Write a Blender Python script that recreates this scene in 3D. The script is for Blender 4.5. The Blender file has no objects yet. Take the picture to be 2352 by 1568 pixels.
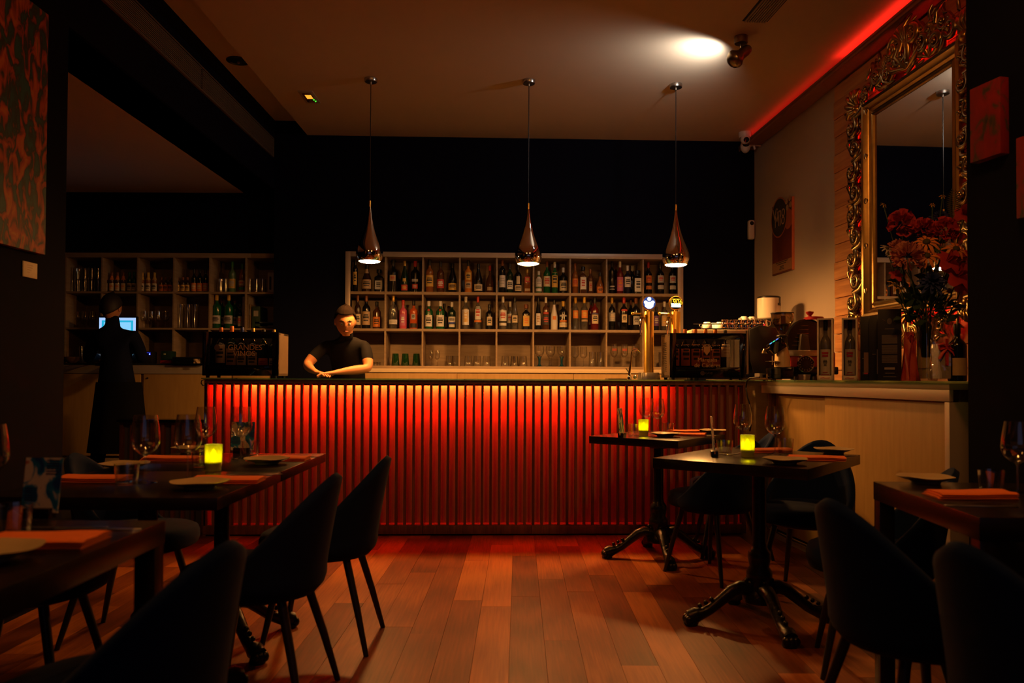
import bpy, bmesh, math, random
from mathutils import Vector, Matrix
R = math.radians
rnd = random.Random(7)
sc = bpy.context.scene
COL = sc.collection

# ---------------------------------------------------------------- camera
W, H, F = 2352, 1568, 1829.0           # frame and focal length in pixels (28 mm lens)
EYE = Vector((0, 0, 1.12))
TILT, ROLL, PPY = math.atan(0.0183), 0.0044, 832.5
_f = Vector((0, math.cos(TILT), math.sin(TILT)))
_u = Vector((0, -math.sin(TILT), math.cos(TILT)))
_r = Vector((1, 0, 0))
CR = _r * math.cos(ROLL) + _u * math.sin(ROLL)
CU = -_r * math.sin(ROLL) + _u * math.cos(ROLL)
cd = bpy.data.cameras.new('camera'); cam = bpy.data.objects.new('camera', cd); COL.objects.link(cam)
m = Matrix((CR, CU, -_f)).transposed().to_4x4(); m.translation = EYE
cam.matrix_world = m
cd.sensor_width = 36.0; cd.lens = 36.0 * F / W
cd.shift_y = (PPY - H / 2) / W
cd.clip_start = 0.05
cd.dof.use_dof = True; cd.dof.focus_distance = 6.0; cd.dof.aperture_fstop = 3.2
sc.camera = cam

# ---------------------------------------------------------------- world, exposure, lights beyond the frame, added fill among them
wd = bpy.data.worlds.new('world'); sc.world = wd; wd.use_nodes = True
wd.node_tree.nodes['Background'].inputs[0].default_value = (0.35, 0.4, 0.6, 1)
wd.node_tree.nodes['Background'].inputs[1].default_value = 0.0
vs = sc.view_settings
vs.view_transform = 'Standard'; vs.look = 'None'; vs.gamma = 1; vs.use_curve_mapping = False
vs.exposure = 0.0
cy = sc.cycles
cy.use_denoising = True; cy.caustics_reflective = False; cy.caustics_refractive = False
cy.sample_clamp_indirect = 4.0; cy.max_bounces = 8; cy.diffuse_bounces = 4; cy.glossy_bounces = 4
cy.transparent_max_bounces = 24; cy.transmission_bounces = 6

WARM = (1.0, 0.38, 0.08)
def area(name, loc, target, sx, sy, power, col):
    l = bpy.data.lights.new(name, 'AREA'); l.shape = 'RECTANGLE'; l.size = sx; l.size_y = sy
    l.energy = power; l.color = col
    o = bpy.data.objects.new(name, l); COL.objects.link(o); o.location = loc
    o.rotation_euler = (Vector(target) - Vector(loc)).to_track_quat('-Z', 'Y').to_euler()
    return o
def spot(name, loc, target, power, col, ang, blend=0.5, size=0.03):
    l = bpy.data.lights.new(name, 'SPOT'); l.energy = power; l.color = col
    l.spot_size = R(ang); l.spot_blend = blend; l.shadow_soft_size = size
    o = bpy.data.objects.new(name, l); COL.objects.link(o); o.location = loc
    o.rotation_euler = (Vector(target) - Vector(loc)).to_track_quat('-Z', 'Y').to_euler()
    return o
area('window_light', (0.3, -2.2, 1.7), (0.3, 4, 1.4), 3.0, 1.6, 1.2, (0.40, 0.50, 1.0))
area('table_fill_light', (-0.9, 1.9, 3.35), (-1.2, 2.4, 0), 0.4, 0.4, 12.0, WARM)  # unseen fill added to brighten the left tables
area('table_fill_light', (1.1, 2.0, 3.35), (1.6, 3.4, 0.4), 0.4, 0.4, 16.0, WARM)  # unseen fill added to brighten the right tables and side counter
spot('red_floor_spot', (0.0, 0.8, 3.3), (-0.1, 3.0, 0), 34, (1.0, 0.03, 0.01), 44, 1.0, 0.05)  # unseen red spot, added for the red patches on the near floor

# ---------------------------------------------------------------- pixel to place helpers (rays against real planes)
def ray(x, y):
    return (CR * ((x - W / 2) / F) - CU * ((y - PPY) / F) + _f)
def hit(x, y, p, n):
    d = ray(x, y); n = Vector(n)
    return EYE + d * ((Vector(p) - EYE).dot(n) / d.dot(n))
def on_z(x, y, z): return hit(x, y, (0, 0, z), (0, 0, 1))
def on_y(x, y, Y): return hit(x, y, (0, Y, 0), (0, 1, 0))
def hz(x): return 866 + ROLL * (x - W / 2)      # horizon row at column x

# ---------------------------------------------------------------- materials
MATS = {}
def _new(name):
    m = bpy.data.materials.new(name); m.use_nodes = True
    return m, m.node_tree.nodes, m.node_tree.links
def M(name, col, rough=0.5, metal=0.0, noise=0.15, scale=30, emit=None, es=0, coat=0, spec=0.5, bump=0, sheen=0, stretch=None):
    if name in MATS: return MATS[name]
    m, N, L = _new(name); b = N['Principled BSDF']
    c = tuple(col) + (1,)
    b.inputs['Roughness'].default_value = rough; b.inputs['Metallic'].default_value = metal
    b.inputs['Specular IOR Level'].default_value = spec
    b.inputs['Coat Weight'].default_value = coat; b.inputs['Coat Roughness'].default_value = 0.1
    b.inputs['Sheen Weight'].default_value = sheen
    b.inputs['Base Color'].default_value = c
    if noise or bump:
        tc = N.new('ShaderNodeTexCoord'); nz = N.new('ShaderNodeTexNoise'); nz.inputs['Scale'].default_value = scale
        nz.inputs['Detail'].default_value = 4
        src = tc.outputs['Object']
        if stretch:
            mp = N.new('ShaderNodeMapping'); mp.inputs['Scale'].default_value = stretch
            L.new(src, mp.inputs[0]); src = mp.outputs[0]
        L.new(src, nz.inputs['Vector'])
        if noise:
            mx = N.new('ShaderNodeMix'); mx.data_type = 'RGBA'
            mx.inputs[6].default_value = tuple(v * (1 - noise) for v in col) + (1,)
            mx.inputs[7].default_value = tuple(min(1, v * (1 + noise)) for v in col) + (1,)
            L.new(nz.outputs['Fac'], mx.inputs[0]); L.new(mx.outputs[2], b.inputs['Base Color'])
        if bump:
            bp = N.new('ShaderNodeBump'); bp.inputs['Strength'].default_value = bump; bp.inputs['Distance'].default_value = 0.004
            L.new(nz.outputs['Fac'], bp.inputs['Height']); L.new(bp.outputs[0], b.inputs['Normal'])
    if emit:
        b.inputs['Emission Color'].default_value = tuple(emit) + (1,); b.inputs['Emission Strength'].default_value = es
    MATS[name] = m
    return m
def THIN(name, tint, refl=1.0, rough=0.03, edge=0.0, trl=0.0):
    """thin walled glass: tinted see-through plus fresnel reflection (and a little milky scatter)"""
    if name in MATS: return MATS[name]
    m, N, L = _new(name); N.remove(N['Principled BSDF'])
    out = N['Material Output']
    tr = N.new('ShaderNodeBsdfTransparent'); tr.inputs[0].default_value = tuple(tint) + (1,)
    last = tr.outputs[0]
    if edge:
        lw = N.new('ShaderNodeLayerWeight'); lw.inputs[0].default_value = 0.5
        mx = N.new('ShaderNodeMix'); mx.data_type = 'RGBA'
        mx.inputs[6].default_value = tuple(tint) + (1,)
        mx.inputs[7].default_value = tuple(v * (1 - edge) for v in tint) + (1,)
        L.new(lw.outputs['Facing'], mx.inputs[0]); L.new(mx.outputs[2], tr.inputs[0])
    if trl:
        ts = N.new('ShaderNodeBsdfTranslucent'); ts.inputs[0].default_value = tuple(tint) + (1,)
        df = N.new('ShaderNodeBsdfDiffuse'); df.inputs[0].default_value = tuple(tint) + (1,)
        a = N.new('ShaderNodeMixShader'); a.inputs[0].default_value = 0.35
        L.new(ts.outputs[0], a.inputs[1]); L.new(df.outputs[0], a.inputs[2])
        s = N.new('ShaderNodeMixShader'); s.inputs[0].default_value = trl
        L.new(last, s.inputs[1]); L.new(a.outputs[0], s.inputs[2]); last = s.outputs[0]
    gl = N.new('ShaderNodeBsdfGlossy'); gl.inputs['Roughness'].default_value = rough
    fr = N.new('ShaderNodeLayerWeight'); fr.inputs[0].default_value = 0.5      # Schlick: the same from both sides of the thin wall
    pw = N.new('ShaderNodeMath'); pw.operation = 'POWER'; pw.inputs[1].default_value = 4.0; L.new(fr.outputs['Facing'], pw.inputs[0])
    ma = N.new('ShaderNodeMath'); ma.operation = 'MULTIPLY_ADD'; ma.inputs[1].default_value = 1.0; ma.inputs[2].default_value = 0.09; L.new(pw.outputs[0], ma.inputs[0])
    mu = N.new('ShaderNodeMath'); mu.operation = 'MULTIPLY'; mu.inputs[1].default_value = refl * 1.25; mu.use_clamp = True
    L.new(ma.outputs[0], mu.inputs[0])
    s = N.new('ShaderNodeMixShader'); L.new(mu.outputs[0], s.inputs[0])
    L.new(last, s.inputs[1]); L.new(gl.outputs[0], s.inputs[2]); L.new(s.outputs[0], out.inputs[0])
    MATS[name] = m
    return m
def RAMP(name, cols, kind='NOISE', scale=6, rough=0.7, detail=6, dist=1.0, coord='Object', stretch=(1, 1, 1), bump=0.0, metal=0.0, perobj=0.0, spec=0.5, coat=0.0):
    """colour ramp over a procedural texture; cols = [(pos, rgb), ...]"""
    if name in MATS: return MATS[name]
    m, N, L = _new(name); b = N['Principled BSDF']
    b.inputs['Roughness'].default_value = rough; b.inputs['Metallic'].default_value = metal
    b.inputs['Specular IOR Level'].default_value = spec
    b.inputs['Coat Weight'].default_value = coat; b.inputs['Coat Roughness'].default_value = 0.15
    if coord == 'World':
        tc = N.new('ShaderNodeNewGeometry'); src = tc.outputs['Position']
    else:
        tc = N.new('ShaderNodeTexCoord'); src = tc.outputs[coord]
    mp = N.new('ShaderNodeMapping'); mp.inputs['Scale'].default_value = stretch; L.new(src, mp.inputs[0]); src = mp.outputs[0]
    oi = N.new('ShaderNodeObjectInfo')
    if perobj:
        ad = N.new('ShaderNodeVectorMath'); ad.operation = 'ADD'
        ml = N.new('ShaderNodeMath'); ml.operation = 'MULTIPLY'; ml.inputs[1].default_value = 57.0
        L.new(oi.outputs['Random'], ml.inputs[0]); L.new(src, ad.inputs[0]); L.new(ml.outputs[0], ad.inputs[1]); src = ad.outputs[0]
    if kind == 'WAVE':
        t = N.new('ShaderNodeTexWave'); t.inputs['Scale'].default_value = scale; t.inputs['Distortion'].default_value = dist
        t.inputs['Detail'].default_value = detail; t.inputs['Detail Scale'].default_value = 1.2; fac = t.outputs['Fac']
    elif kind == 'VORONOI':
        t = N.new('ShaderNodeTexVoronoi'); t.inputs['Scale'].default_value = scale; fac = t.outputs['Distance']
    else:
        t = N.new('ShaderNodeTexNoise'); t.inputs['Scale'].default_value = scale; t.inputs['Detail'].default_value = detail
        t.inputs['Distortion'].default_value = dist; fac = t.outputs['Fac']
    L.new(src, t.inputs['Vector'])
    if perobj:
        mr = N.new('ShaderNodeMath'); mr.operation = 'MULTIPLY_ADD'; mr.inputs[1].default_value = perobj; mr.inputs[2].default_value = -perobj / 2
        L.new(oi.outputs['Random'], mr.inputs[0])
        a2 = N.new('ShaderNodeMath'); a2.operation = 'ADD'; a2.use_clamp = True
        L.new(fac, a2.inputs[0]); L.new(mr.outputs[0], a2.inputs[1]); fac = a2.outputs[0]
    cr = N.new('ShaderNodeValToRGB'); e = cr.color_ramp.elements
    while len(e) < len(cols): e.new(0.5)
    for i, (p, c) in enumerate(cols): e[i].position = p; e[i].color = tuple(c) + (1,)
    L.new(fac, cr.inputs[0]); L.new(cr.outputs[0], b.inputs['Base Color'])
    if bump:
        bp = N.new('ShaderNodeBump'); bp.inputs['Strength'].default_value = bump; bp.inputs['Distance'].default_value = 0.003
        L.new(fac, bp.inputs['Height']); L.new(bp.outputs[0], b.inputs['Normal'])
    MATS[name] = m
    return m
def EMIT(name, col, s):
    if name in MATS: return MATS[name]
    m, N, L = _new(name); N.remove(N['Principled BSDF'])
    e = N.new('ShaderNodeEmission'); e.inputs[0].default_value = tuple(col) + (1,); e.inputs[1].default_value = s
    L.new(e.outputs[0], N['Material Output'].inputs[0]); MATS[name] = m
    return m

# ---------------------------------------------------------------- geometry builder
class G:
    def __init__(s): s.v = []; s.f = []; s.mi = []; s.cur = 0
    def add(s, vs, fs):
        o = len(s.v); s.v += [tuple(v) for v in vs]; s.f += [tuple(i + o for i in f) for f in fs]; s.mi += [s.cur] * len(fs); return s
    def box(s, x0, x1, y0, y1, z0, z1, mat=None):
        vs = [(x, y, z) for z in (z0, z1) for y in (y0, y1) for x in (x0, x1)]
        if mat is not None: vs = [mat @ Vector(v) for v in vs]
        return s.add(vs, [(0, 2, 3, 1), (4, 5, 7, 6), (0, 1, 5, 4), (2, 6, 7, 3), (0, 4, 6, 2), (1, 3, 7, 5)])
    def cbox(s, c, d, mat=None):
        return s.box(c[0] - d[0] / 2, c[0] + d[0] / 2, c[1] - d[1] / 2, c[1] + d[1] / 2, c[2] - d[2] / 2, c[2] + d[2] / 2, mat)
    def lathe(s, prof, n=24, c=(0, 0, 0), mat=None, sq=0.0, a0=0.0, a1=None, ph=0.0, cap=True):
        """revolve (r, z) profile; sq>0 squares the plan; a1 limits the arc"""
        full = a1 is None
        k = n if full else n + 1
        vs, fs = [], []
        for r, z in prof:
            for i in range(k):
                a = ph + (2 * math.pi * i / n if full else a0 + (a1 - a0) * i / n)
                ca, sa = math.cos(a), math.sin(a)
                q = r
                if sq: q = r / ((abs(ca) ** sq + abs(sa) ** sq) ** (1 / sq))
                vs.append((c[0] + q * ca, c[1] + q * sa, c[2] + z))
        for j in range(len(prof) - 1):
            for i in range(n):
                i2 = (i + 1) % k if full else i + 1
                a, b = j * k + i, j * k + i2
                fs.append((a, b, b + k, a + k))
        if full and cap:
            if prof[0][0] > 1e-6: fs.append(tuple(reversed(range(k))))
            if prof[-1][0] > 1e-6: fs.append(tuple(range((len(prof) - 1) * k, len(prof) * k)))
        if mat is not None: vs = [mat @ Vector(v) for v in vs]
        return s.add(vs, fs)
    def tube(s, pts, r, n=8, flat=1.0, mat=None, cap=True):
        pts = [Vector(p) for p in pts]
        if mat is not None: pts = [mat @ p for p in pts]
        rs = r if isinstance(r, (list, tuple)) else [r] * len(pts)
        vs, fs = [], []
        ref = None
        for i, p in enumerate(pts):
            t = (pts[min(i + 1, len(pts) - 1)] - pts[max(i - 1, 0)]).normalized()
            if ref is None:
                ref = t.orthogonal().normalized()
            ref = (ref - t * ref.dot(t)); ref = ref.normalized() if ref.length > 1e-6 else t.orthogonal().normalized()
            b = t.cross(ref)
            for k in range(n):
                a = 2 * math.pi * k / n
                vs.append(p + (ref * math.cos(a) + b * math.sin(a) * flat) * rs[i])
        for i in range(len(pts) - 1):
            for k in range(n):
                a, b2 = i * n + k, i * n + (k + 1) % n
                fs.append((a, b2, b2 + n, a + n))
        if cap:
            fs.append(tuple(reversed(range(n)))); fs.append(tuple(range((len(pts) - 1) * n, len(pts) * n)))
        return s.add(vs, fs)
    def prism(s, poly, z0, z1, mat=None):
        n = len(poly)
        vs = [(x, y, z0) for x, y in poly] + [(x, y, z1) for x, y in poly]
        if mat is not None: vs = [mat @ Vector(v) for v in vs]
        fs = [tuple(reversed(range(n))), tuple(range(n, 2 * n))] + [(i, (i + 1) % n, n + (i + 1) % n, n + i) for i in range(n)]
        return s.add(vs, fs)
    def sphere(s, c, r, n=12, k=8, sc3=(1, 1, 1), mat=None):
        prof = [(max(1e-7, math.sin(math.pi * j / k)) if 0 < j < k else 0.0, -math.cos(math.pi * j / k)) for j in range(k + 1)]
        mm = Matrix.Translation(c) @ Matrix.Diagonal((r * sc3[0], r * sc3[1], r * sc3[2], 1))
        if mat is not None: mm = mat @ mm
        return s.lathe(prof, n, mat=mm)
    def grid(s, fn, nu, nv, closed_u=False):
        vs = [fn(i / nu, j / nv) for j in range(nv + 1) for i in range(nu + 1)]
        fs = [(j * (nu + 1) + i, j * (nu + 1) + i + 1, (j + 1) * (nu + 1) + i + 1, (j + 1) * (nu + 1) + i) for j in range(nv) for i in range(nu)]
        return s.add(vs, fs)
    def mesh(s, name, mat, bevel=0, ang=35, seg=2, weld=False, solid=0):
        me = bpy.data.meshes.new(name); me.from_pydata(s.v, [], s.f)
        mats = mat if isinstance(mat, (list, tuple)) else [mat]
        for mm in mats: me.materials.append(mm)
        if len(mats) > 1: me.polygons.foreach_set('material_index', s.mi)
        bm = bmesh.new(); bm.from_mesh(me)
        if weld or True: bmesh.ops.remove_doubles(bm, verts=bm.verts, dist=1e-6)
        if solid:
            bmesh.ops.solidify(bm, geom=list(bm.faces), thickness=solid)
        bmesh.ops.recalc_face_normals(bm, faces=bm.faces)
        if bevel:
            es = [e for e in bm.edges if len(e.link_faces) == 2 and e.calc_face_angle(0) > R(30)]
            bmesh.ops.bevel(bm, geom=es, offset=bevel, segments=seg, profile=0.6, affect='EDGES', clamp_overlap=True)
        bm.to_mesh(me); bm.free()
        me.shade_smooth(); me.set_sharp_from_angle(angle=R(ang))
        return me

def link(o, parent=None):
    COL.objects.link(o)
    if parent is not None: o.parent = parent
    return o
def tag(o, label, cat, group=None):
    o['label'] = label; o['category'] = cat
    if group: o['group'] = group
    return o
def thing(name, label, cat, loc=(0, 0, 0), rz=0.0, group=None):
    o = bpy.data.objects.new(name, None); o.empty_display_size = 0.05
    link(o); o.location = loc; o.rotation_euler = (0, 0, rz)
    return tag(o, label, cat, group)
def part(name, g, mat, parent=None, bevel=0, label=None, loc=None, rot=None, ang=35, seg=2, kind=None, solid=0):
    me = g if isinstance(g, bpy.types.Mesh) else g.mesh(name, mat, bevel, ang, seg, solid=solid)
    o = bpy.data.objects.new(name, me); link(o, parent)
    if loc is not None: o.location = loc
    if rot is not None: o.rotation_euler = rot
    if label: o['label'] = label
    if kind: o['kind'] = kind
    return o
def struct(name, g, mat, bevel=0, loc=None, rot=None, ang=35, parent=None):
    o = part(name, g, mat, parent, bevel, loc=loc, rot=rot, ang=ang)
    if parent is None: o['kind'] = 'structure'
    return o
def copy_tree(o, loc=None, rz=None, label=None, group=None, parent=None):
    c = o.copy(); COL.objects.link(c)
    if parent is not None: c.parent = parent
    for ch in list(o.children): copy_tree(ch, parent=c)
    if loc is not None: c.location = loc
    if rz is not None: c.rotation_euler = (0, 0, rz)
    if label: c['label'] = label
    if group: c['group'] = group
    return c
def text(name, body, size, mat, parent, loc, rot=(R(90), 0, 0), extrude=0.0006, align='CENTER', sx=1.0, label=None):
    cu = bpy.data.curves.new(name, 'FONT'); cu.body = body; cu.size = size; cu.extrude = extrude; cu.align_x = align
    cu.align_y = 'CENTER'
    t = bpy.data.objects.new(name, cu); COL.objects.link(t)
    dg = bpy.context.evaluated_depsgraph_get()
    me = bpy.data.meshes.new_from_object(t.evaluated_get(dg)); me.materials.clear(); me.materials.append(mat)
    bpy.data.objects.remove(t)
    o = part(name, me, None, parent, loc=loc, rot=rot, label=label); o.scale = (sx, 1, 1)
    return o
ORD = ['first', 'second', 'third', 'fourth', 'fifth', 'sixth', 'seventh', 'eighth', 'ninth', 'tenth']
# ================================================================= materials in use
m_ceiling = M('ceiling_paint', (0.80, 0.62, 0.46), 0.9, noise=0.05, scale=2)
m_navy = M('navy_wall_paint', (0.0038, 0.0046, 0.0140), 0.8, noise=0.15, scale=3, spec=0.06)
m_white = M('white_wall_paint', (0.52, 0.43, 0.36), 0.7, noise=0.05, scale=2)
m_oak = RAMP('pale_shelf_laminate', [(0.3, (0.27, 0.19, 0.115)), (0.7, (0.36, 0.26, 0.165))], 'NOISE', 5, 0.55, stretch=(1, 1, 9), dist=0.4)
m_cream = RAMP('cream_laminate', [(0.3, (0.37, 0.215, 0.060)), (0.7, (0.43, 0.26, 0.080))], 'NOISE', 4, 0.5, stretch=(9, 9, 1), dist=0.3)
m_trim = M('satin_aluminium', (0.44, 0.37, 0.31), 0.42, metal=0.35, noise=0.05, scale=40)
m_black = M('black_plastic', (0.012, 0.012, 0.013), 0.35, noise=0.2)
m_blackgloss = M('gloss_black', (0.006, 0.006, 0.007), 0.08, noise=0)
m_iron = M('cast_iron', (0.018, 0.015, 0.012), 0.32, metal=0.6, noise=0.4, scale=60, bump=0.5)
m_table = RAMP('dark_table_wood', [(0.3, (0.007, 0.004, 0.003)), (0.7, (0.018, 0.009, 0.005))], 'NOISE', 8, 0.26, stretch=(1, 12, 1), dist=0.5, coat=0.08, spec=0.4)
m_velvet = M('navy_velvet', (0.005, 0.015, 0.060), 0.85, noise=0.25, scale=25, sheen=0.05, spec=0.06)
m_leg = M('black_leg', (0.012, 0.011, 0.011), 0.4, noise=0.2)
m_redwood = RAMP('reddish_slat_wood', [(0.3, (0.11, 0.040, 0.020)), (0.7, (0.24, 0.095, 0.045))], 'NOISE', 6, 0.55, stretch=(6, 6, 0.6), dist=0.8, perobj=0.3)
m_panel = RAMP('bar_panel_board', [(0.3, (0.27, 0.18, 0.13)), (0.7, (0.35, 0.24, 0.175))], 'NOISE', 4, 0.5, stretch=(14, 1, 0.7), dist=0.4)
m_glass = THIN('clear_glass', (0.99, 0.99, 0.98), 1.1, 0.06, edge=0.06)
m_bottleclear = THIN('clear_bottle_glass', (0.80, 0.82, 0.80), 1.1, 0.10, edge=0.5, trl=0.12)
m_greenglass_t = THIN('green_tumbler_glass', (0.10, 0.42, 0.10), 1.0, 0.05, edge=0.4, trl=0.25)
m_blueglass = THIN('blue_stem_glass', (0.05, 0.35, 0.55), 1.0, 0.05, edge=0.3, trl=0.35)
m_topglass = THIN('green_edged_plate_glass', (0.55, 0.80, 0.66), 1.0, 0.03, trl=0.05)
m_chrome = M('chrome', (0.85, 0.83, 0.80), 0.06, metal=1, noise=0)
m_steel = M('brushed_steel', (0.55, 0.52, 0.48), 0.28, metal=1, noise=0.1, scale=80)
m_brass = M('polished_brass', (1.0, 0.62, 0.13), 0.33, metal=1, noise=0.05, scale=60)
m_bronze = M('antique_bronze', (0.30, 0.22, 0.13), 0.28, metal=1, noise=0.2)
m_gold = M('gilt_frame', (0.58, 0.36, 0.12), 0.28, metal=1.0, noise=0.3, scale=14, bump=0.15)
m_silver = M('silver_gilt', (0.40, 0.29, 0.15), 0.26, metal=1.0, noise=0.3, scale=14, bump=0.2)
m_plate = M('stoneware_glaze', (0.56, 0.42, 0.22), 0.3, noise=0.1, scale=12)
m_napkin = M('orange_napkin_cloth', (0.85, 0.17, 0.014), 0.9, noise=0.12, scale=90, bump=0.3)
m_skin = M('skin', (0.50, 0.21, 0.085), 0.55, noise=0.08, scale=12)
m_shirt = M('black_shirt_cloth', (0.010, 0.009, 0.010), 0.9, noise=0.3, scale=30, spec=0.08)
m_navyshirt = M('navy_shirt_cloth', (0.006, 0.008, 0.024), 0.9, noise=0.3, scale=30, spec=0.06)
m_hair = M('dark_hair', (0.010, 0.006, 0.004), 0.65, noise=0.4, scale=80, stretch=(1, 1, 0.1))
m_red = M('red_lacquer', (0.35, 0.02, 0.015), 0.3, noise=0.1)
m_whiteplastic = M('white_plastic', (0.75, 0.74, 0.71), 0.3, noise=0.03)
m_porcelain = M('white_porcelain', (0.78, 0.76, 0.72), 0.15, noise=0.03)
m_cork = M('orange_capsule', (0.75, 0.22, 0.04), 0.35, noise=0.15)
m_pine = RAMP('pine_cladding', [(0.25, (0.42, 0.18, 0.06)), (0.55, (0.62, 0.30, 0.11)), (0.8, (0.72, 0.38, 0.15))], 'NOISE', 3, 0.6, stretch=(0.8, 4, 12), dist=0.5, perobj=0.35)
m_floor_base = M('floor_underlay', (0.012, 0.006, 0.004), 0.9, noise=0.1)
m_print = M('dark_print', (0.03, 0.025, 0.02), 0.6, noise=0)
m_lightprint = M('pale_gold_print', (0.62, 0.40, 0.20), 0.5, noise=0.1, scale=50)
m_redprint = M('red_print', (0.55, 0.04, 0.03), 0.5, noise=0)
m_mirror = M('mirror_silvering', (0.86, 0.85, 0.83), 0.01, metal=1, noise=0)

# plank floor: grain + cathedral rings, one shade per plank
def floor_mat():
    m, N, L = _new('jatoba_floor_board'); b = N['Principled BSDF']
    geo = N.new('ShaderNodeNewGeometry'); oi = N.new('ShaderNodeObjectInfo')
    ml = N.new('ShaderNodeMath'); ml.operation = 'MULTIPLY'; ml.inputs[1].default_value = 91.0; L.new(oi.outputs['Random'], ml.inputs[0])
    ad = N.new('ShaderNodeVectorMath'); ad.operation = 'ADD'; L.new(geo.outputs['Position'], ad.inputs[0]); L.new(ml.outputs[0], ad.inputs[1])
    mp = N.new('ShaderNodeMapping'); mp.inputs['Scale'].default_value = (7, 0.55, 1); L.new(ad.outputs[0], mp.inputs[0])
    wv = N.new('ShaderNodeTexWave'); wv.wave_type = 'RINGS'; wv.inputs['Scale'].default_value = 1.6; wv.inputs['Distortion'].default_value = 3.0
    wv.inputs['Detail'].default_value = 3; wv.inputs['Detail Scale'].default_value = 1.0; L.new(mp.outputs[0], wv.inputs['Vector'])
    mp2 = N.new('ShaderNodeMapping'); mp2.inputs['Scale'].default_value = (60, 2.2, 1); L.new(ad.outputs[0], mp2.inputs[0])
    nz = N.new('ShaderNodeTexNoise'); nz.inputs['Scale'].default_value = 2.0; nz.inputs['Detail'].default_value = 6; L.new(mp2.outputs[0], nz.inputs['Vector'])
    a = N.new('ShaderNodeMath'); a.operation = 'MULTIPLY'; a.inputs[1].default_value = 0.20; L.new(wv.outputs['Fac'], a.inputs[0])
    c = N.new('ShaderNodeMath'); c.operation = 'MULTIPLY_ADD'; c.inputs[1].default_value = 0.50; L.new(nz.outputs['Fac'], c.inputs[0]); L.new(a.outputs[0], c.inputs[2])
    d = N.new('ShaderNodeMath'); d.operation = 'MULTIPLY_ADD'; d.inputs[1].default_value = 0.62; d.use_clamp = True
    L.new(oi.outputs['Random'], d.inputs[0]); L.new(c.outputs[0], d.inputs[2])
    cr = N.new('ShaderNodeValToRGB'); e = cr.color_ramp.elements; e.new(0.5)
    for i, (p, col) in enumerate([(0.20, (0.050, 0.010, 0.002)), (0.62, (0.19, 0.045, 0.006)), (1.0, (0.42, 0.125, 0.018))]): e[i].position = p; e[i].color = col + (1,)
    L.new(d.outputs[0], cr.inputs[0]); L.new(cr.outputs[0], b.inputs['Base Color'])
    b.inputs['Roughness'].default_value = 0.45; b.inputs['Specular IOR Level'].default_value = 0.25
    bp = N.new('ShaderNodeBump'); bp.inputs['Strength'].default_value = 0.12; bp.inputs['Distance'].default_value = 0.002
    L.new(nz.outputs['Fac'], bp.inputs['Height']); L.new(bp.outputs[0], b.inputs['Normal'])
    return m
m_floor = floor_mat()

# ================================================================= the room
ZC = 3.43                 # main ceiling
ZS = 3.565                # raised strip along the beam
XL = -2.28                # left wall / opening plane
TH = math.atan(0.0347)    # the bar side of the room is turned by two degrees
def bx(x, y, z, o=0.0): # room-frame -> world, frame origin at (0, o) turned by TH
    return Vector((x * math.cos(TH) - y * math.sin(TH), o + x * math.sin(TH) + y * math.cos(TH), z))
SH0 = 7.62                # shelf front at X = 0
NB = Vector((-math.sin(TH), math.cos(TH), 0))   # normal of bar side planes (pointing away)
def on_back(x, y, d=0.0): return hit(x, y, (0, SH0 + d, 0), NB)
def back_local(x, y, d=0.0):
    p = on_back(x, y, d); q = p - Vector((0, SH0, 0))
    return q.x * math.cos(TH) + q.y * math.sin(TH), -q.x * math.sin(TH) + q.y * math.cos(TH), p.z
WD = 0.04                 # wall plane lies this much behind the shelf fronts
xc_r, _, _ = back_local(1733, 600, WD)
xc_l, _, _ = back_local(629, 600, WD)

# floor
g = G(); g.box(-7.0, 3.4, -3.0, 9.2, -0.12, -0.012)
floor = struct('floor', g, m_floor_base)
plank = G().box(-0.5, 0.5, -0.5, 0.5, -0.5, 0.5).mesh('plank', m_floor, 0)
PW, rot_p = 0.1457, 0.0082
x0p = on_z(1178, 1254.8, 0).x
for k in range(-22, 20):
    y = 0.9 + rnd.random() * 1.0 - 1.0
    if k == 0: y = 0.35
    while y < 6.4:
        Lp = rnd.uniform(0.65, 1.5)
        xc = x0p + (k + 0.5) * PW + (5.2 - (y + Lp / 2)) * -rot_p
        if XL - 0.3 < xc < 2.75 and y + Lp > 0.6 and abs(xc) < 0.75 * (y + Lp) + 0.4:
            o = part('plank', plank, None, floor)
            o.location = (xc, y + Lp / 2, -0.006 + rnd.uniform(-0.0004, 0.0004))
            o.scale = (PW - 0.0014, Lp - 0.0014, 0.012); o.rotation_euler = (0, 0, -rot_p)
        y += Lp

# ceiling: main slab, raised strip beside the beam, lower ceiling of the left room
g = G()
yb = 7.95
g.box(-1.97, 3.4, -3.0, yb + 0.2, ZC, ZC + 0.3)
g.box(XL - 0.05, -1.97, -3.0, yb + 0.2, ZS, ZS + 0.165)
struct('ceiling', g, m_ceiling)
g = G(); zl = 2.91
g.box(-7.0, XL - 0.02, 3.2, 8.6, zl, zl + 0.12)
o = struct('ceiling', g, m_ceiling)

# back wall of the bar with the opening for the shelves
sx0, sx1 = back_local(793, 700)[0], back_local(1568.8, 700)[0]
sz1 = on_back(1180, 581).z; sz0 = on_back(1180, 847).z
frame_m = Matrix.Translation((0, SH0, 0)) @ Matrix.Rotation(TH, 4, 'Z')
g = G(); y0, y1 = WD, WD + 0.45
g.box(xc_l, sx0 + 0.002, y0, y1, 0, ZS); g.box(sx1 - 0.002, xc_r + 0.3, y0, y1, 0, ZS)
g.box(sx0, sx1, y0, y1, sz1 - 0.002, ZS); g.box(sx0, sx1, y0 + 0.41, y1, 0, sz1)
o = struct('wall_back', g, m_navy); o.matrix_world = frame_m

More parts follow.
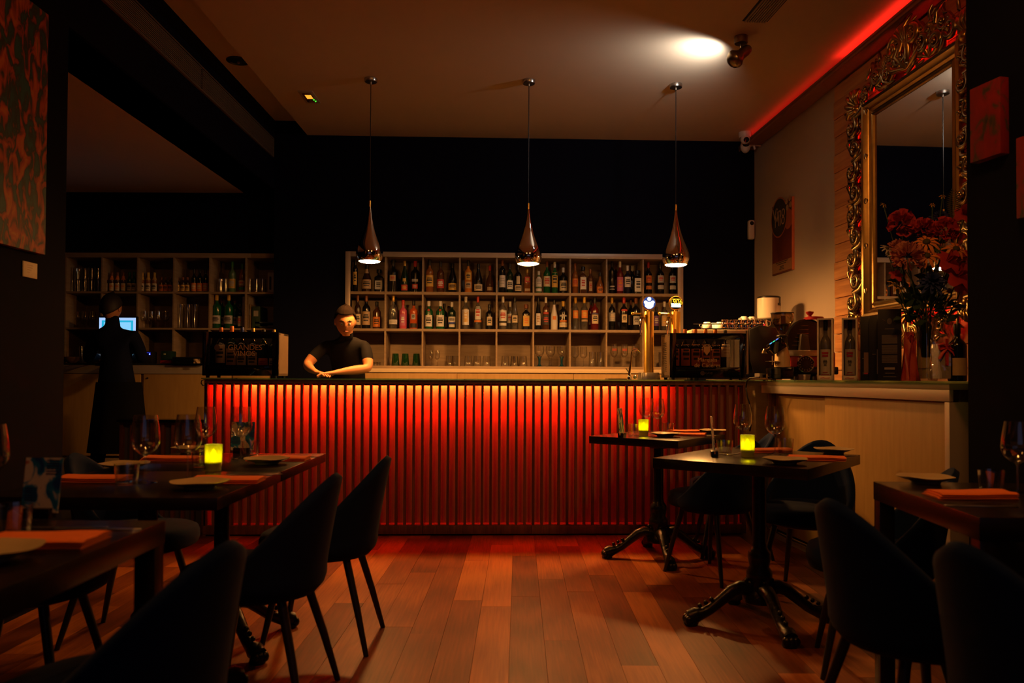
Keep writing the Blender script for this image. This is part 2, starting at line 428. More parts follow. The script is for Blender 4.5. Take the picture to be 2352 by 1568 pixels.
# left: wall the camera stands along, pier at the near end of the opening, beam above it
g = G(); yp = 4.05
g.box(XL - 0.35, XL, -3.0, yp, 0, ZS)
g.box(XL - 0.35, XL, yp, 7.9, zl, ZS)
struct('wall_left', g, m_navy)
# back wall of the left room (shelf recess built in front)
YLW = 7.74
g = G(); g.box(-7.0, xc_l + 0.06, YLW + 0.40, YLW + 0.5, 0, zl + 0.05)
zlt = on_y(390, 580.7, YLW).z
g.box(-7.0, xc_l + 0.02, YLW + 0.02, YLW + 0.42, zlt, zl + 0.05)
struct('wall_left_room', g, m_navy)
g = G(); g.box(-7.1, -7.0, 3.0, 8.6, 0, zl + 0.1); g.box(-7.0, XL - 0.3, 3.1, 3.2, 0, zl + 0.1)
struct('wall_left_room_side', g, m_navy)

# right wall (turned three degrees), its cornice with a light strip on top
TR = math.atan(0.0569)
pr = on_back(1733, 600, WD)
RW = Vector((math.cos(TR), math.sin(TR), 0))        # normal pointing out of the room
RA = Vector((math.sin(TR), -math.cos(TR), 0))       # along the wall, towards the camera
def on_right(x, y, d=0.0): return hit(x, y, pr - RW * d, RW)
def rw_s(x, y, d=0.0):                              # (distance along wall from the far corner, height)
    p = on_right(x, y, d); return (p - pr).dot(RA), p.z
# wall frame: local x = towards the camera along the wall, local y = out of the room, z up
rm = Matrix((( RA.x, RW.x, 0, pr.x), (RA.y, RW.y, 0, pr.y), (0, 0, 1, 0), (0, 0, 0, 1)))
g = G(); g.box(-0.3, 11.2, 0, 0.15, 0, ZC + 0.05)
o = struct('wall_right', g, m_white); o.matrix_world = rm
g = G(); g.box(0.0, 4.28, -0.158, 0.0, 3.345, 3.365)
g.box(0.0, 4.28, -0.158, -0.145, 3.33, 3.377)
o = struct('trim_1', g, M('cornice_wood', (0.26, 0.13, 0.07), 0.7), 0.002); o.matrix_world = rm
g = G(); g.box(2.05, 4.26, -0.140, -0.122, 3.366, 3.373)
o = part('light_strip', g, EMIT('red_cove_led', (1.0, 0.02, 0.012), 10.0), bpy.data.objects['trim_1'])
g = G(); g.box(0.2, 2.05, -0.140, -0.122, 3.366, 3.373)
o = part('light_strip', g, EMIT('red_cove_led_dim', (1.0, 0.02, 0.012), 2.2), bpy.data.objects['trim_1'])
# pier on the right, nearest the camera
pe = on_y(2222, 600, 3.37)
g = G(); g.prism([(pe.x, pe.y), (3.45, pe.y + 0.05), (3.45, -3), (pe.x + 0.226 * 6.37, -3)], 0, ZC)
struct('wall_right_near', g, m_navy)
# wall behind the camera
g = G(); g.box(XL, 3.4, -3.1, -3.0, 0, ZS)
struct('wall_near', g, m_white)

# grille of the air vent along the beam: frame pieces and louvres
t = thing('air_vent', 'long louvred air vent grille running along the dark beam', 'vent', (XL, 0, 0))
va, vb = 2.6, 7.5
for (a, b) in ((va, 4.2), (4.22, 5.75), (5.77, vb)):
    g = G(); g.box(0.0, 0.006, a, b, 3.200, 3.362); part('backing', g, M('vent_shadow', (0.03, 0.022, 0.015), 0.8), t)
    lv = G(); lv.box(0.006, 0.014, a, b, 0, 0.006); lm = lv.mesh('louvre', M('vent_louvre', (0.20, 0.16, 0.12), 0.5), 0)
    for k in range(12):
        o = part('louvre', lm, None, t); o.location = (0, 0, 3.206 + k * 0.0128)
g = G(); g.box(0.0, 0.018, va, vb, 3.362, 3.370); g.box(0.0, 0.018, va, vb, 3.192, 3.200); g.box(0, 0.018, vb, vb + 0.008, 3.192, 3.37)
part('frame', g, M('vent_frame', (0.16, 0.12, 0.08), 0.5), t)

# ceiling vent, upper right
c0 = on_z(1708, 48, ZC); c1 = on_z(1759, 49, ZC)
vd = (on_z(1748, 0, ZC) - c0).normalized(); vw = (c1 - c0).length; ang = math.atan2(-vd.x, vd.y) + math.pi
t = thing('ceiling_vent', 'slatted air vent set in the ceiling, top right', 'vent', (c0 + c1) / 2, math.atan2(-(-vd).x, (-vd).y))
g = G(); g.box(-vw / 2 - 0.01, vw / 2 + 0.01, -1.2, 0.0, -0.004, 0.001); part('backing', g, M('vent_shadow2', (0.015, 0.012, 0.01), 0.8), t)
o_c = (c0 + c1) / 2; t.rotation_euler = (0, 0, math.atan2(vd.x, -vd.y))
sl = G(); sl.box(-0.0045, 0.0045, -1.2, 0.0, -0.012, -0.004); slm = sl.mesh('slat', M('vent_slat', (0.42, 0.34, 0.27), 0.5))
for k in range(9):
    o = part('slat', slm, None, t); o.location = (-vw / 2 + 0.008 + k * (vw - 0.016) / 8, 0, 0)

# recessed downlight in the raised strip
p = on_z(547, 139, ZS)
t = thing('downlight', 'black recessed downlight in the raised ceiling strip', 'light', (p.x, p.y, ZS))
g = G(); g.lathe([(0.088, 0.0), (0.088, -0.006), (0.070, -0.010), (0.062, -0.004)], 32); part('ring', g, m_black, t)
g = G(); g.lathe([(0.066, -0.001), (0.050, -0.0035), (0.0, -0.004)], 24); part('reflector', g, M('dark_reflector', (0.05, 0.04, 0.03), 0.15, metal=1), t)
g = G(); g.sphere((0.0, 0.01, -0.012), 0.012); part('lamp', g, M('unlit_lamp', (0.5, 0.45, 0.4), 0.1), t)

# emergency light
a = [on_z(x, y, ZC) for x, y in ((683, 208), (718, 208), (737, 236), (703, 236))]
c = sum(a, Vector()) / 4
t = thing('emergency_light', 'small recessed emergency light glowing orange in the ceiling', 'light', c, 0.0)
w, d = (a[1] - a[0]).length / 2, abs(a[0].y - a[3].y) / 2
g = G(); g.box(-w, w, -d, d, -0.006, 0.0); part('frame', g, M('emergency_frame', (0.55, 0.45, 0.35), 0.5), t, 0.002)
g = G(); g.box(-w * 0.62, w * 0.62, -d * 0.72, d * 0.72, -0.0105, -0.004); part('lens', g, RAMP('amber_lens', [(0.3, (0.10, 0.03, 0.01)), (0.7, (0.55, 0.25, 0.05))], 'NOISE', 25, 0.15), t, 0.002)
g = G(); g.cbox((0.005, -d * 0.2, -0.011), (w * 0.8, d * 0.6, 0.003)); part('lamp', g, EMIT('amber_lamp', (1, 0.38, 0.03), 1.3), t)
for q in (0.35, 0.62):
    g = G(); g.sphere((w * 0.35 + 0.02 * q, d * q - d * 0.1, -0.011), 0.007); part('indicator', g, EMIT('green_led', (0.1, 1, 0.05), 0.9), t)
# ================================================================= shelf units
def shelf_unit(label, frame, xs, zs, depth, x_out, z_out, z_low, board=0.016):
    """xs: divider centres; zs: (low, high) of each shelf board; outer frame x_out, top z_out"""
    t = thing('shelf_unit', label, 'shelf'); t.matrix_world = frame
    x0, x1 = x_out
    g = G(); g.box(x0, x1, depth - 0.012, depth, z_low, z_out); part('back_panel', g, m_oak, t)
    g = G(); g.box(x0, x1, 0, depth, z_out - (z_out - zs[0][1]), z_out); part('top_board', g, m_oak, t, 0.001)
    for k, (a, b) in enumerate(zs[1:]):
        g = G(); g.box(x0, x1, 0.0, depth - 0.012, a, b); part('shelf', g, m_oak, t, 0.001)
    for x in xs:
        g = G(); g.box(x - board / 2, x + board / 2, 0.001, depth - 0.012, z_low, zs[0][1]); part('divider', g, m_oak, t, 0.001)
    return t
DEP = 0.38
div = [885, 970.8, 1055.5, 1140.8, 1225.3, 1309.6, 1393.3, 1477.3]
def mz(y): return on_back(1180, y).z
xs = [back_local(x, 700)[0] for x in div]
row_z = [(mz(592.6), mz(592.6)), (mz(678), mz(671.5)), (mz(762), mz(756)), (mz(847), mz(841))]
main_shelf = shelf_unit('tall white-framed oak shelf unit of bottles set in the navy wall behind the bar', frame_m, xs, row_z, DEP, (sx0, sx1), sz1, sz0)
# white outer frame proud of the boards
fx = back_local(804.5, 700)[0]; fx1 = back_local(1556.5, 700)[0]
for nm, b in (('frame_post', (sx0, fx, sz0, sz1)), ('frame_post', (fx1, sx1, sz0, sz1)), ('frame_rail', (fx, fx1, row_z[0][1], sz1))):
    g = G(); g.box(b[0], b[1], -0.012, 0.02, b[2], b[3]); part(nm, g, m_trim, main_shelf, 0.0015)
shelf_z = {'top': mz(671.5), 'middle': mz(756), 'bottom': mz(841)}

# back counter below the shelves
t = thing('back_counter', 'cream back counter with drawer fronts below the bottle shelves', 'counter'); t.matrix_world = frame_m
zt = mz(847.0); z1 = on_back(1180, 856, -0.06).z
g = G(); g.box(sx0 + 0.05, sx1, -0.07, DEP, z1, zt - 0.001); part('worktop', g, M('counter_edge', (0.66, 0.52, 0.34), 0.4, noise=0.04), t, 0.002)
dx = [sx0 + 0.06, back_local(1050, 862, -0.05)[0], back_local(1317, 862, -0.05)[0], sx1]
for k in range(3):
    g = G(); g.box(dx[k] + 0.0015, dx[k + 1] - 0.0015, -0.055, -0.035, 0.82, z1 - 0.002); part('drawer_front', g, m_cream, t, 0.0015)
    g = G(); g.box(dx[k] + 0.0015, dx[k + 1] - 0.0015, -0.055, -0.035, 0.1, 0.816); part('door', g, m_cream, t, 0.0015)
g = G(); g.box(dx[0], dx[3], -0.035, DEP, 0.0, z1 - 0.001); part('carcass', g, m_cream, t)

# ---- left room shelves and cabinet
LF = Matrix.Translation((0, YLW, 0))
def lx(x): return on_y(x, 700, YLW).x
def lz(y): return on_y(390, y, YLW).z
ldiv = [66.7, 149.5, 232.6, 314.8, 398.1, 480.8, 563.9]
lrow = [(lz(591.5), lz(591.5)), (lz(674), lz(669.5)), (lz(757), lz(752.8))]
left_shelf = shelf_unit('dim shelf unit of glasses and bottles in the left side room', LF, [lx(x) for x in ldiv], lrow, DEP, (lx(-20), lx(631)), lz(580.7), lz(835))
t = thing('sideboard_cabinet', 'long dark-topped cabinet with cream doors in the left side room', 'cabinet', (0, YLW, 0))
zc = lz(837)
g = G(); g.box(lx(-20), lx(631), -0.16, DEP, zc - 0.004, lz(835) - 0.001); part('worktop', g, M('dark_stone_top', (0.02, 0.022, 0.024), 0.15), t, 0.001)
g = G(); g.box(lx(-20), lx(631), -0.15, -0.12, lz(853.5) - 0.02, zc - 0.006); part('fascia', g, m_trim, t, 0.001)
zb = on_y(200, 1046, YLW - 0.14).z
for a, b in ((-15, 60), (63, 145), (149, 340.5), (347.5, 545), (548, 630)):
    g = G(); g.box(lx(a), lx(b), -0.142, -0.125, zb, lz(853.5) - 0.022); part('door', g, m_cream, t, 0.001)
    g = G(); g.lathe([(0.007, 0), (0.007, 0.01), (0, 0.011)], 10, mat=Matrix.Translation((lx(a) + 0.04, -0.142, lz(868) - 0.0)) @ Matrix.Rotation(R(90), 4, 'X')); part('knob', g, m_black, t)
g = G(); g.box(lx(-20), lx(631), -0.12, DEP, 0.0, zc - 0.005); part('carcass', g, m_oak, t)

# ================================================================= bottles
def prof_std(r, h, nr, s0=0.60, s1=0.74):
    return [(r * 0.9, 0), (r, h * 0.012), (r, h * s0), (r * 0.97, h * (s0 + (s1 - s0) * 0.25)), (r * 0.72, h * (s0 + (s1 - s0) * 0.65)), (nr * 1.12, h * s1), (nr, h * (s1 + 0.05)), (nr, h * 0.9)]
def prof_slope(r, h, nr):
    return [(r * 0.9, 0), (r, h * 0.012), (r, h * 0.42), (r * 0.95, h * 0.48), (r * 0.66, h * 0.62), (nr * 1.25, h * 0.76), (nr, h * 0.84), (nr, h * 0.92)]
def prof_bulb(r, h, nr):
    return [(r * 0.7, 0), (r * 0.9, h * 0.04), (r, h * 0.22), (r * 0.95, h * 0.42), (r * 0.6, h * 0.58), (nr * 1.1, h * 0.68), (nr, h * 0.75), (nr, h * 0.9)]
def prof_tall(r, h, nr): return prof_std(r, h, nr, 0.70, 0.80)
def prof_squat(r, h, nr): return prof_std(r, h, nr, 0.62, 0.74)
KIND = {'std': prof_std, 'slope': prof_slope, 'bulb': prof_bulb, 'tall': prof_tall, 'squat': prof_squat, 'square': prof_squat}
LIQ = {
    'black': M('bottle_black', (0.006, 0.006, 0.006), 0.15, noise=0), 'darkbrown': M('bottle_dark_brown', (0.030, 0.013, 0.006), 0.15, noise=0),
    'darkgreen': M('bottle_dark_green', (0.006, 0.022, 0.008), 0.15, noise=0), 'green': M('bottle_green', (0.008, 0.085, 0.025), 0.13, noise=0),
    'amber': M('bottle_amber', (0.25, 0.085, 0.014), 0.13, noise=0.2, scale=8), 'gold': M('bottle_gold', (0.55, 0.20, 0.02), 0.12, noise=0.3, scale=10),
    'brown': M('bottle_brown', (0.075, 0.028, 0.010), 0.13, noise=0.1), 'pink': M('bottle_pink', (0.62, 0.10, 0.16), 0.13, noise=0.2, scale=9),
    'orange': M('bottle_orange', (0.55, 0.10, 0.02), 0.13, noise=0.2), 'red': M('bottle_red', (0.12, 0.010, 0.008), 0.13, noise=0.1),
    'white': M('bottle_white', (0.72, 0.68, 0.62), 0.25, noise=0.03), 'clear': m_bottleclear, 'navy': M('bottle_navy', (0.010, 0.012, 0.04), 0.15, noise=0),
    'palegreen': M('bottle_pale_green', (0.10, 0.20, 0.10), 0.13, noise=0.1)}
def LAB(col):
    nm = 'label_paper_%02d_%02d_%02d' % tuple(int(c * 99) for c in col)
    return M(nm, col, 0.55, noise=0.12, scale=60)
CREAM, WHITE, YEL, ORA, REDL, GREY, BLK, TAN, PINKL, PURP = (0.66, 0.55, 0.36), (0.72, 0.70, 0.66), (0.66, 0.42, 0.08), (0.72, 0.22, 0.03), (0.50, 0.05, 0.03), (0.45, 0.44, 0.43), (0.03, 0.03, 0.03), (0.48, 0.33, 0.18), (0.55, 0.14, 0.28), (0.15, 0.05, 0.22)
CAPM = {'black': m_black, 'gold': M('cap_gold', (0.55, 0.35, 0.08), 0.3, metal=0.6), 'red': M('cap_red', (0.50, 0.03, 0.02), 0.35), 'white': M('cap_white', (0.70, 0.68, 0.64), 0.35),
        'yellow': M('cap_yellow', (0.70, 0.42, 0.04), 0.35), 'brown': M('cap_brown', (0.22, 0.07, 0.02), 0.4), 'orange': m_cork, 'green': M('cap_green', (0.02, 0.20, 0.05), 0.35), 'blue': M('cap_blue', (0.02, 0.04, 0.2), 0.35)}
def bottle(loc, h, w, kind, liq, cap, labels, label, group=None, rz=0.0, name='liquor_bottle', cat='bottle', seg=20):
    """labels: list of (colour, z0, z1, half angle[, print colour]) fractions of height; front faces -Y"""
    t = thing(name, label, cat, loc, rz, group)
    r = w / 2; nr = max(0.011, r * 0.33) if kind != 'bulb' else max(0.011, r * 0.26)
    pf = KIND[kind](r, h, nr); sq = 7.0 if kind == 'square' else 0.0
    g = G(); g.lathe(pf, seg if not sq else 28, sq=sq, ph=math.pi / 28 if sq else 0); part('glass', g, LIQ[liq], t, ang=50)
    if liq == 'clear':
        g = G(); q = [(max(0.0, a - 0.0025), z + 0.003) for a, z in pf if z < h * 0.58]; q.append((0.0, q[-1][1]))
        g.lathe([(0.0, 0.003)] + q, 16); part('liquor', g, THIN('clear_spirit', (0.90, 0.88, 0.82), 0.4, 0.05, trl=0.06), t)
    cw = nr * (1.75 if kind == 'square' else 1.18)
    g = G(); z = pf[-1][1] - h * 0.05
    g.lathe([(nr * 1.02, z - h * 0.03), (cw, z), (cw, h * 0.985), (cw * 0.9, h)], 14); part('cap', g, CAPM[cap], t)
    for lb in labels:
        c, z0, z1, ha = lb[:4]
        if z1 <= z0: continue
        g = G()
        if sq:
            g.box(-r * 0.8, r * 0.8, -r * 1.005 - 0.0012, -r * 0.9, h * z0, h * z1)
        else:
            # follow the glass radius
            def rad(zz):
                for (ra, za), (rb, zb2) in zip(pf, pf[1:]):
                    if za <= zz <= zb2: return ra + (rb - ra) * (zz - za) / max(1e-6, zb2 - za)
                return pf[-1][0]
            steps = [z0 + (z1 - z0) * k / 4 for k in range(5)]
            g.lathe([(rad(h * q) + 0.0009, h * q) for q in steps], 10, a0=-math.pi / 2 - ha, a1=-math.pi / 2 + ha)
        o = part('label', g, LAB(c), t)
        if len(lb) > 4:                         # printed lines on the label
            g = G(); n = 3
            for k in range(n):
                zz0 = z0 + (z1 - z0) * (0.28 + 0.2 * k); zz1 = zz0 + (z1 - z0) * (0.10 if k != 1 else 0.15)
                hb = ha * (0.5 if k != 1 else 0.62)
                if sq: g.box(-r * 0.45, r * 0.45, -r * 1.005 - 0.0020, -r * 0.9, h * zz0, h * zz1)
                else: g.lathe([(rad(h * zz0) + 0.0015, h * zz0), (rad(h * zz1) + 0.0015, h * zz1)], 8, a0=-math.pi / 2 - hb, a1=-math.pi / 2 + hb)
            part('print', g, LAB(lb[4]), o)
    return t

kpx = 7.75 / 1829          # metres per pixel where the bottles stand
def shelf_bottle(x, top, wz, row, kind, liq, cap, labels, label, dy=0.10, group=None):
    base = {'top': 674.0, 'middle': 758.5, 'bottom': 843}[row]
    p = on_back(x, 700, dy)
    h = min((base - top) * kpx, 0.322 if row != 'bottom' else 0.32)
    return bottle((p.x, p.y, shelf_z[row]), h, wz / 4.9 * kpx * 0.93, kind, liq, cap, labels, label, group, TH)
A, B, C = (0.12, 0.50, 1.15), (0.10, 0.42, 1.15), (0.2, 0.62, 1.1)
def L1(z, c, pr=BLK): return [(c,) + z + (pr,)]
def xa(z): return 780 + z / 4.9
def xb(z): return 1180 + z / 4.9
def yt(z): return 560 + z / 4.9
S = [  # column, x, top, width, kind, liquid, cap, labels, description
 ('top', 1, xa(175), yt(195), 60, 'tall', 'black', 'black', [(YEL, .22, .62, .7, BLK)], 'slim black bottle with a narrow gilt label'),
 ('top', 1, xa(305), yt(250), 112, 'slope', 'darkbrown', 'black', [(TAN, .12, .45, 1.2, BLK), (TAN, .68, .84, .9)], 'stout brown bottle with tan body and neck labels'),
 ('top', 1, xa(442), yt(303), 106, 'square', 'black', 'black', [(GREY, .12, .50, 1, BLK)], 'square dark decanter with wide black stopper and grey label'),
 ('top', 2, xa(600), yt(190), 122, 'std', 'black', 'black', [(TAN, .34, .52, .6, REDL)], 'broad black bottle with a copper crest'),
 ('top', 2, xa(730), yt(203), 94, 'slope', 'darkgreen', 'gold', [(REDL, .06, .24, .9, YEL), (YEL, .34, .44, .4)], 'dark green bottle with red label and gold collar'),
 ('top', 2, xa(850), yt(203), 112, 'std', 'black', 'red', [(REDL, .12, .26, .6, GREY), (GREY, .34, .42, .7)], 'black bottle with a dark red emblem'),
 ('top', 3, xa(1012), yt(174), 92, 'std', 'amber', 'black', [(YEL, .18, .52, 1.2, BLK)], 'amber bottle with a tall yellow label'),
 ('top', 3, xa(1135), yt(205), 90, 'std', 'brown', 'black', [(REDL, .14, .42, 1.1, WHITE)], 'brown bottle with a red and white label'),
 ('top', 3, xa(1270), yt(226), 102, 'slope', 'black', 'black', [(YEL, .09, .32, 1.2, BLK)], 'dark bottle with a mustard yellow label'),
 ('top', 4, xa(1447), yt(188), 90, 'squat', 'gold', 'black', [(YEL, .40, .62, .8, BLK), (TAN, .14, .34, .9, BLK)], 'glowing golden bottle with slanting label'),
 ('top', 4, xa(1560), yt(226), 102, 'slope', 'black', 'black', [(CREAM, .08, .30, 1.2, BLK)], 'dark bottle with a cream label'),
 ('top', 4, xa(1690), yt(248), 96, 'bulb', 'brown', 'red', [(TAN, .10, .22, .7)], 'rounded brown bottle with a red cap'),
 ('top', 5, xa(1830), yt(172), 76, 'tall', 'black', 'brown', [(WHITE, .18, .54, 1.2, GREY)], 'tall dark bottle with a large white label'),
 ('top', 5, xa(1915), yt(214), 76, 'std', 'darkgreen', 'black', [(WHITE, .14, .42, 1.2, BLK)], 'dark green bottle with a white label'),
 ('top', 5, xa(2008), yt(230), 84, 'std', 'black', 'black', [(CREAM, .08, .28, 1.2, BLK), (CREAM, .32, .58, .5)], 'dark bottle with cream oval and label'),
 ('top', 5, xb(152), yt(285), 80, 'square', 'amber', 'gold', [(REDL, .45, .68, .8, YEL), (TAN, .1, .2, .8)], 'amber bottle with a slanting red label'),
 ('top', 6, xb(280), yt(305), 74, 'std', 'palegreen', 'white', [(WHITE, .30, .75, 1.2, GREY), (WHITE, .1, .22, 1.2)], 'bottle wrapped in white labels'),
 ('top', 6, xb(372), yt(190), 84, 'std', 'green', 'brown', [(CREAM, .22, .54, 1.2, REDL)], 'green bottle with a big cream label'),
 ('top', 6, xb(460), yt(200), 74, 'std', 'green', 'white', [(YEL, .20, .66, 1.1, BLK)], 'green bottle with yellow label and white cap'),
 ('top', 6, xb(557), yt(260), 100, 'std', 'black', 'white', [(CREAM, .12, .50, 1.1, BLK)], 'black bottle with a cream shield label'),
 ('top', 7, xb(690), yt(210), 78, 'std', 'amber', 'brown', [(ORA, .24, .50, 1.1, REDL)], 'amber bottle with an orange label'),
 ('top', 7, xb(778), yt(250), 86, 'square', 'brown', 'black', [(WHITE, .16, .60, 1, REDL)], 'square bottle with white label and red dot'),
 ('top', 7, xb(862), yt(276), 76, 'std', 'brown', 'brown', [(TAN, .12, .50, .5, REDL)], 'short brown bottle with a narrow tan label'),
 ('top', 7, xb(970), yt(312), 92, 'bulb', 'amber', 'black', [(ORA, .06, .34, .9, BLK)], 'round amber bottle with an orange medallion'),
 ('top', 8, xb(1105), yt(176), 72, 'tall', 'black', 'black', [(GREY, .22, .26, 1.0), (GREY, .14, .17, 1.0)], 'plain tall black bottle with thin grey lines'),
 ('top', 8, xb(1195), yt(174), 82, 'std', 'red', 'white', [(PINKL, .10, .52, 1.1, ORA)], 'dark bottle with a pink label and white cap'),
 ('top', 8, xb(1280), yt(234), 80, 'std', 'navy', 'white', [(WHITE, .25, .60, 1.1, BLK)], 'dark bottle with a white vine label'),
 ('top', 8, xb(1392), yt(285), 106, 'square', 'black', 'black', [(WHITE, .10, .66, 1, BLK)], 'square black bottle with a plain white card label'),
 ('top', 9, xb(1515), yt(188), 86, 'std', 'black', 'red', [(ORA, .36, .58, .9, REDL), (ORA, .16, .27, .9)], 'black bottle with a round orange label and red collar'),
 ('top', 9, xb(1650), yt(190), 92, 'std', 'black', 'black', [(GREY, .36, .58, .9, REDL), (GREY, .16, .28, .9)], 'black bottle with a round silver label, beside the orange one'),
 ('top', 9, xb(1785), yt(190), 92, 'std', 'black', 'black', [(GREY, .36, .58, .9, REDL), (GREY, .16, .28, .9)], 'black bottle with a round silver label, last on the right'),
 ('middle', 1, xa(205), yt(600), 74, 'std', 'darkbrown', 'brown', [(CREAM, .12, .44, 1.2, BLK)], 'dark bottle with cream label behind the bartender'),
 ('middle', 1, xa(302), yt(592), 96, 'std', 'black', 'brown', [(TAN, .12, .52, 1.2, BLK)], 'dark bottle with a large tan label'),
 ('middle', 1, xa(420), yt(665), 98, 'std', 'brown', 'black', [(ORA, .08, .44, 1.0, BLK)], 'short dark bottle with an orange label'),
 ('middle', 2, xa(605), yt(590), 100, 'std', 'clear', 'gold', [(WHITE, .14, .28, 1.3, GREY)], 'clear gin bottle with a low white label'),
 ('middle', 2, xa(715), yt(646), 92, 'squat', 'pink', 'red', [(PINKL, .12, .5, .7, WHITE)], 'pink gin bottle with a red cap'),
 ('middle', 2, xa(835), yt(650), 98, 'squat', 'orange', 'black', [(GREY, .34, .52, .5, BLK), (BLK, .05, .2, .9)], 'orange bottle with a black cap'),
 ('middle', 3, xa(1005), yt(655), 100, 'squat', 'green', 'white', [(WHITE, .10, .50, 1.0, BLK), (REDL, .64, .72, .3)], 'green gin bottle with a white label, leftmost of three'),
 ('middle', 3, xa(1135), yt(655), 104, 'squat', 'green', 'white', [(WHITE, .10, .50, 1.0, BLK), (REDL, .64, .72, .3)], 'green gin bottle with a white label, middle of three'),
 ('middle', 3, xa(1265), yt(667), 92, 'squat', 'darkgreen', 'white', [(WHITE, .26, .46, 1.1, BLK), ((0.05, 0.08, .4), .2, .26, 1.1), (WHITE, .08, .18, .8)], 'green gin bottle with a blue banded label'),
 ('middle', 4, xa(1420), yt(592), 98, 'std', 'clear', 'white', [(YEL, .22, .62, .5, WHITE), (WHITE, .14, .6, .9)], 'clear bottle with a white and yellow label'),
 ('middle', 4, xa(1557), yt(600), 86, 'squat', 'clear', 'red', [(WHITE, .30, .70, .9, REDL), (ORA, .22, .28, 1.3)], 'clear gin bottle with white label and red cap'),
 ('middle', 4, xa(1688), yt(690), 98, 'squat', 'black', 'black', [(CREAM, .16, .50, .7, BLK)], 'black apothecary bottle with a cream diamond label'),
 ('middle', 5, xa(1838), yt(578), 94, 'std', 'clear', 'white', [(WHITE, .26, .58, 1.1, REDL), (WHITE, .12, .2, 1.1)], 'clear rum bottle with a white label and red dot'),
 ('middle', 5, xa(1972), yt(606), 88, 'slope', 'clear', 'black', [(CREAM, .22, .44, .8, BLK)], 'clear bottle with a round cream label'),
 ('middle', 5, xb(140), yt(684), 94, 'square', 'black', 'brown', [(YEL, .14, .55, 1, ORA)], 'black square bottle with an orange and yellow label'),
 ('middle', 6, xb(275), yt(588), 76, 'slope', 'black', 'black', [(WHITE, .14, .50, .8, TAN)], 'dark bottle with a white oval label'),
 ('middle', 6, xb(362), yt(602), 82, 'std', 'brown', 'white', [(BLK, .16, .44, 1.2, REDL), (REDL, .48, .54, .8)], 'dark bottle with a black and red label'),
 ('middle', 6, xb(455), yt(632), 84, 'slope', 'white', 'black', [(ORA, .34, .46, .5)], 'white opaque bottle with a palm badge'),
 ('middle', 6, xb(557), yt(646), 102, 'squat', 'black', 'yellow', [(CREAM, .10, .26, 1.1, GREY), (ORA, .28, .34, 1.0), (GREY, .46, .52, 1.0)], 'black bottle with a landscape label and yellow cap'),
 ('middle', 7, xb(695), yt(592), 76, 'std', 'clear', 'yellow', [(ORA, .36, .60, .9, YEL)], 'clear bottle with orange label and yellow cap, left of two'),
 ('middle', 7, xb(795), yt(592), 90, 'std', 'clear', 'yellow', [(ORA, .36, .60, .9, YEL), (TAN, .26, .32, .9)], 'clear bottle with orange label and yellow cap, right of two'),
 ('middle', 7, xb(912), yt(600), 98, 'std', 'red', 'black', [(CREAM, .20, .50, .9, BLK), ((0.04, 0.07, .3), .46, .52, .9)], 'red-brown bottle with a yellow and blue label'),
 ('middle', 8, xb(1105), yt(576), 84, 'std', 'black', 'yellow', [(GREY, .28, .54, 1.1, CREAM)], 'black bottle with grey label and yellow cap'),
 ('middle', 8, xb(1240), yt(570), 96, 'std', 'black', 'red', [(CREAM, .24, .48, .7, BLK), (REDL, .58, .64, .8)], 'black bottle with cream label and red cap'),
 ('middle', 8, xb(1375), yt(570), 106, 'std', 'black', 'brown', [(GREY, .18, .44, .8, BLK)], 'black bottle with grey pointed label and brown cap'),
 ('middle', 9, xb(1603), yt(700), 66, 'std', 'navy', 'black', [(PURP, .2, .62, 1.2, GREY)], 'dark bottle with a purple label between the beer taps'),
 ('middle', 9, xb(1697), yt(640), 86, 'std', 'clear', 'white', [(TAN, .16, .52, 1.1, YEL)], 'clear bottle with an amber label between the beer taps'),
]
for row, c, x, top, wz, kind, liq, cap, labels, desc in S:
    shelf_bottle(x, top, wz, row, kind, liq, cap, labels, desc + ', %s column, %s shelf' % (ORD[c - 1], row), dy=0.09 + 0.03 * rnd.random())
# bottles standing behind the front row
for row, c, x, top, wz, kind, liq, cap, labels, desc in [
    ('middle', 5, xa(1918), yt(640), 70, 'std', 'clear', 'white', [(WHITE, .26, .58, 1.1, REDL)], 'clear rum bottle behind two others'),
    ('middle', 7, xb(868), yt(606), 66, 'std', 'red', 'black', [(TAN, .2, .5, .9)], 'red bottle half hidden behind its neighbour'),
    ('middle', 3, xa(1178), yt(668), 80, 'squat', 'darkgreen', 'black', [(WHITE, .1, .5, 1.)], 'dark green bottle tucked behind the front three'),
    ('middle', 8, xb(1318), yt(590), 80, 'std', 'black', 'brown', [(TAN, .2, .5, .9)], 'black bottle with a brown cap, set back'),
    ('top', 8, xb(1150), yt(190), 70, 'std', 'darkbrown', 'brown', [(TAN, .2, .5, .9)], 'brown bottle set back between two others'),
    ('top', 8, xb(1335), yt(210), 70, 'std', 'black', 'white', [(GREY, .2, .5, .9)], 'black bottle with white cap, set back'),
    ('middle', 2, xa(628), yt(600), 70, 'std', 'black', 'black', [], 'black bottle set back behind the clear gin')]:
    shelf_bottle(x, top, wz, row, kind, liq, cap, labels, desc + ', %s column, %s shelf' % (ORD[c - 1], row), dy=0.24)

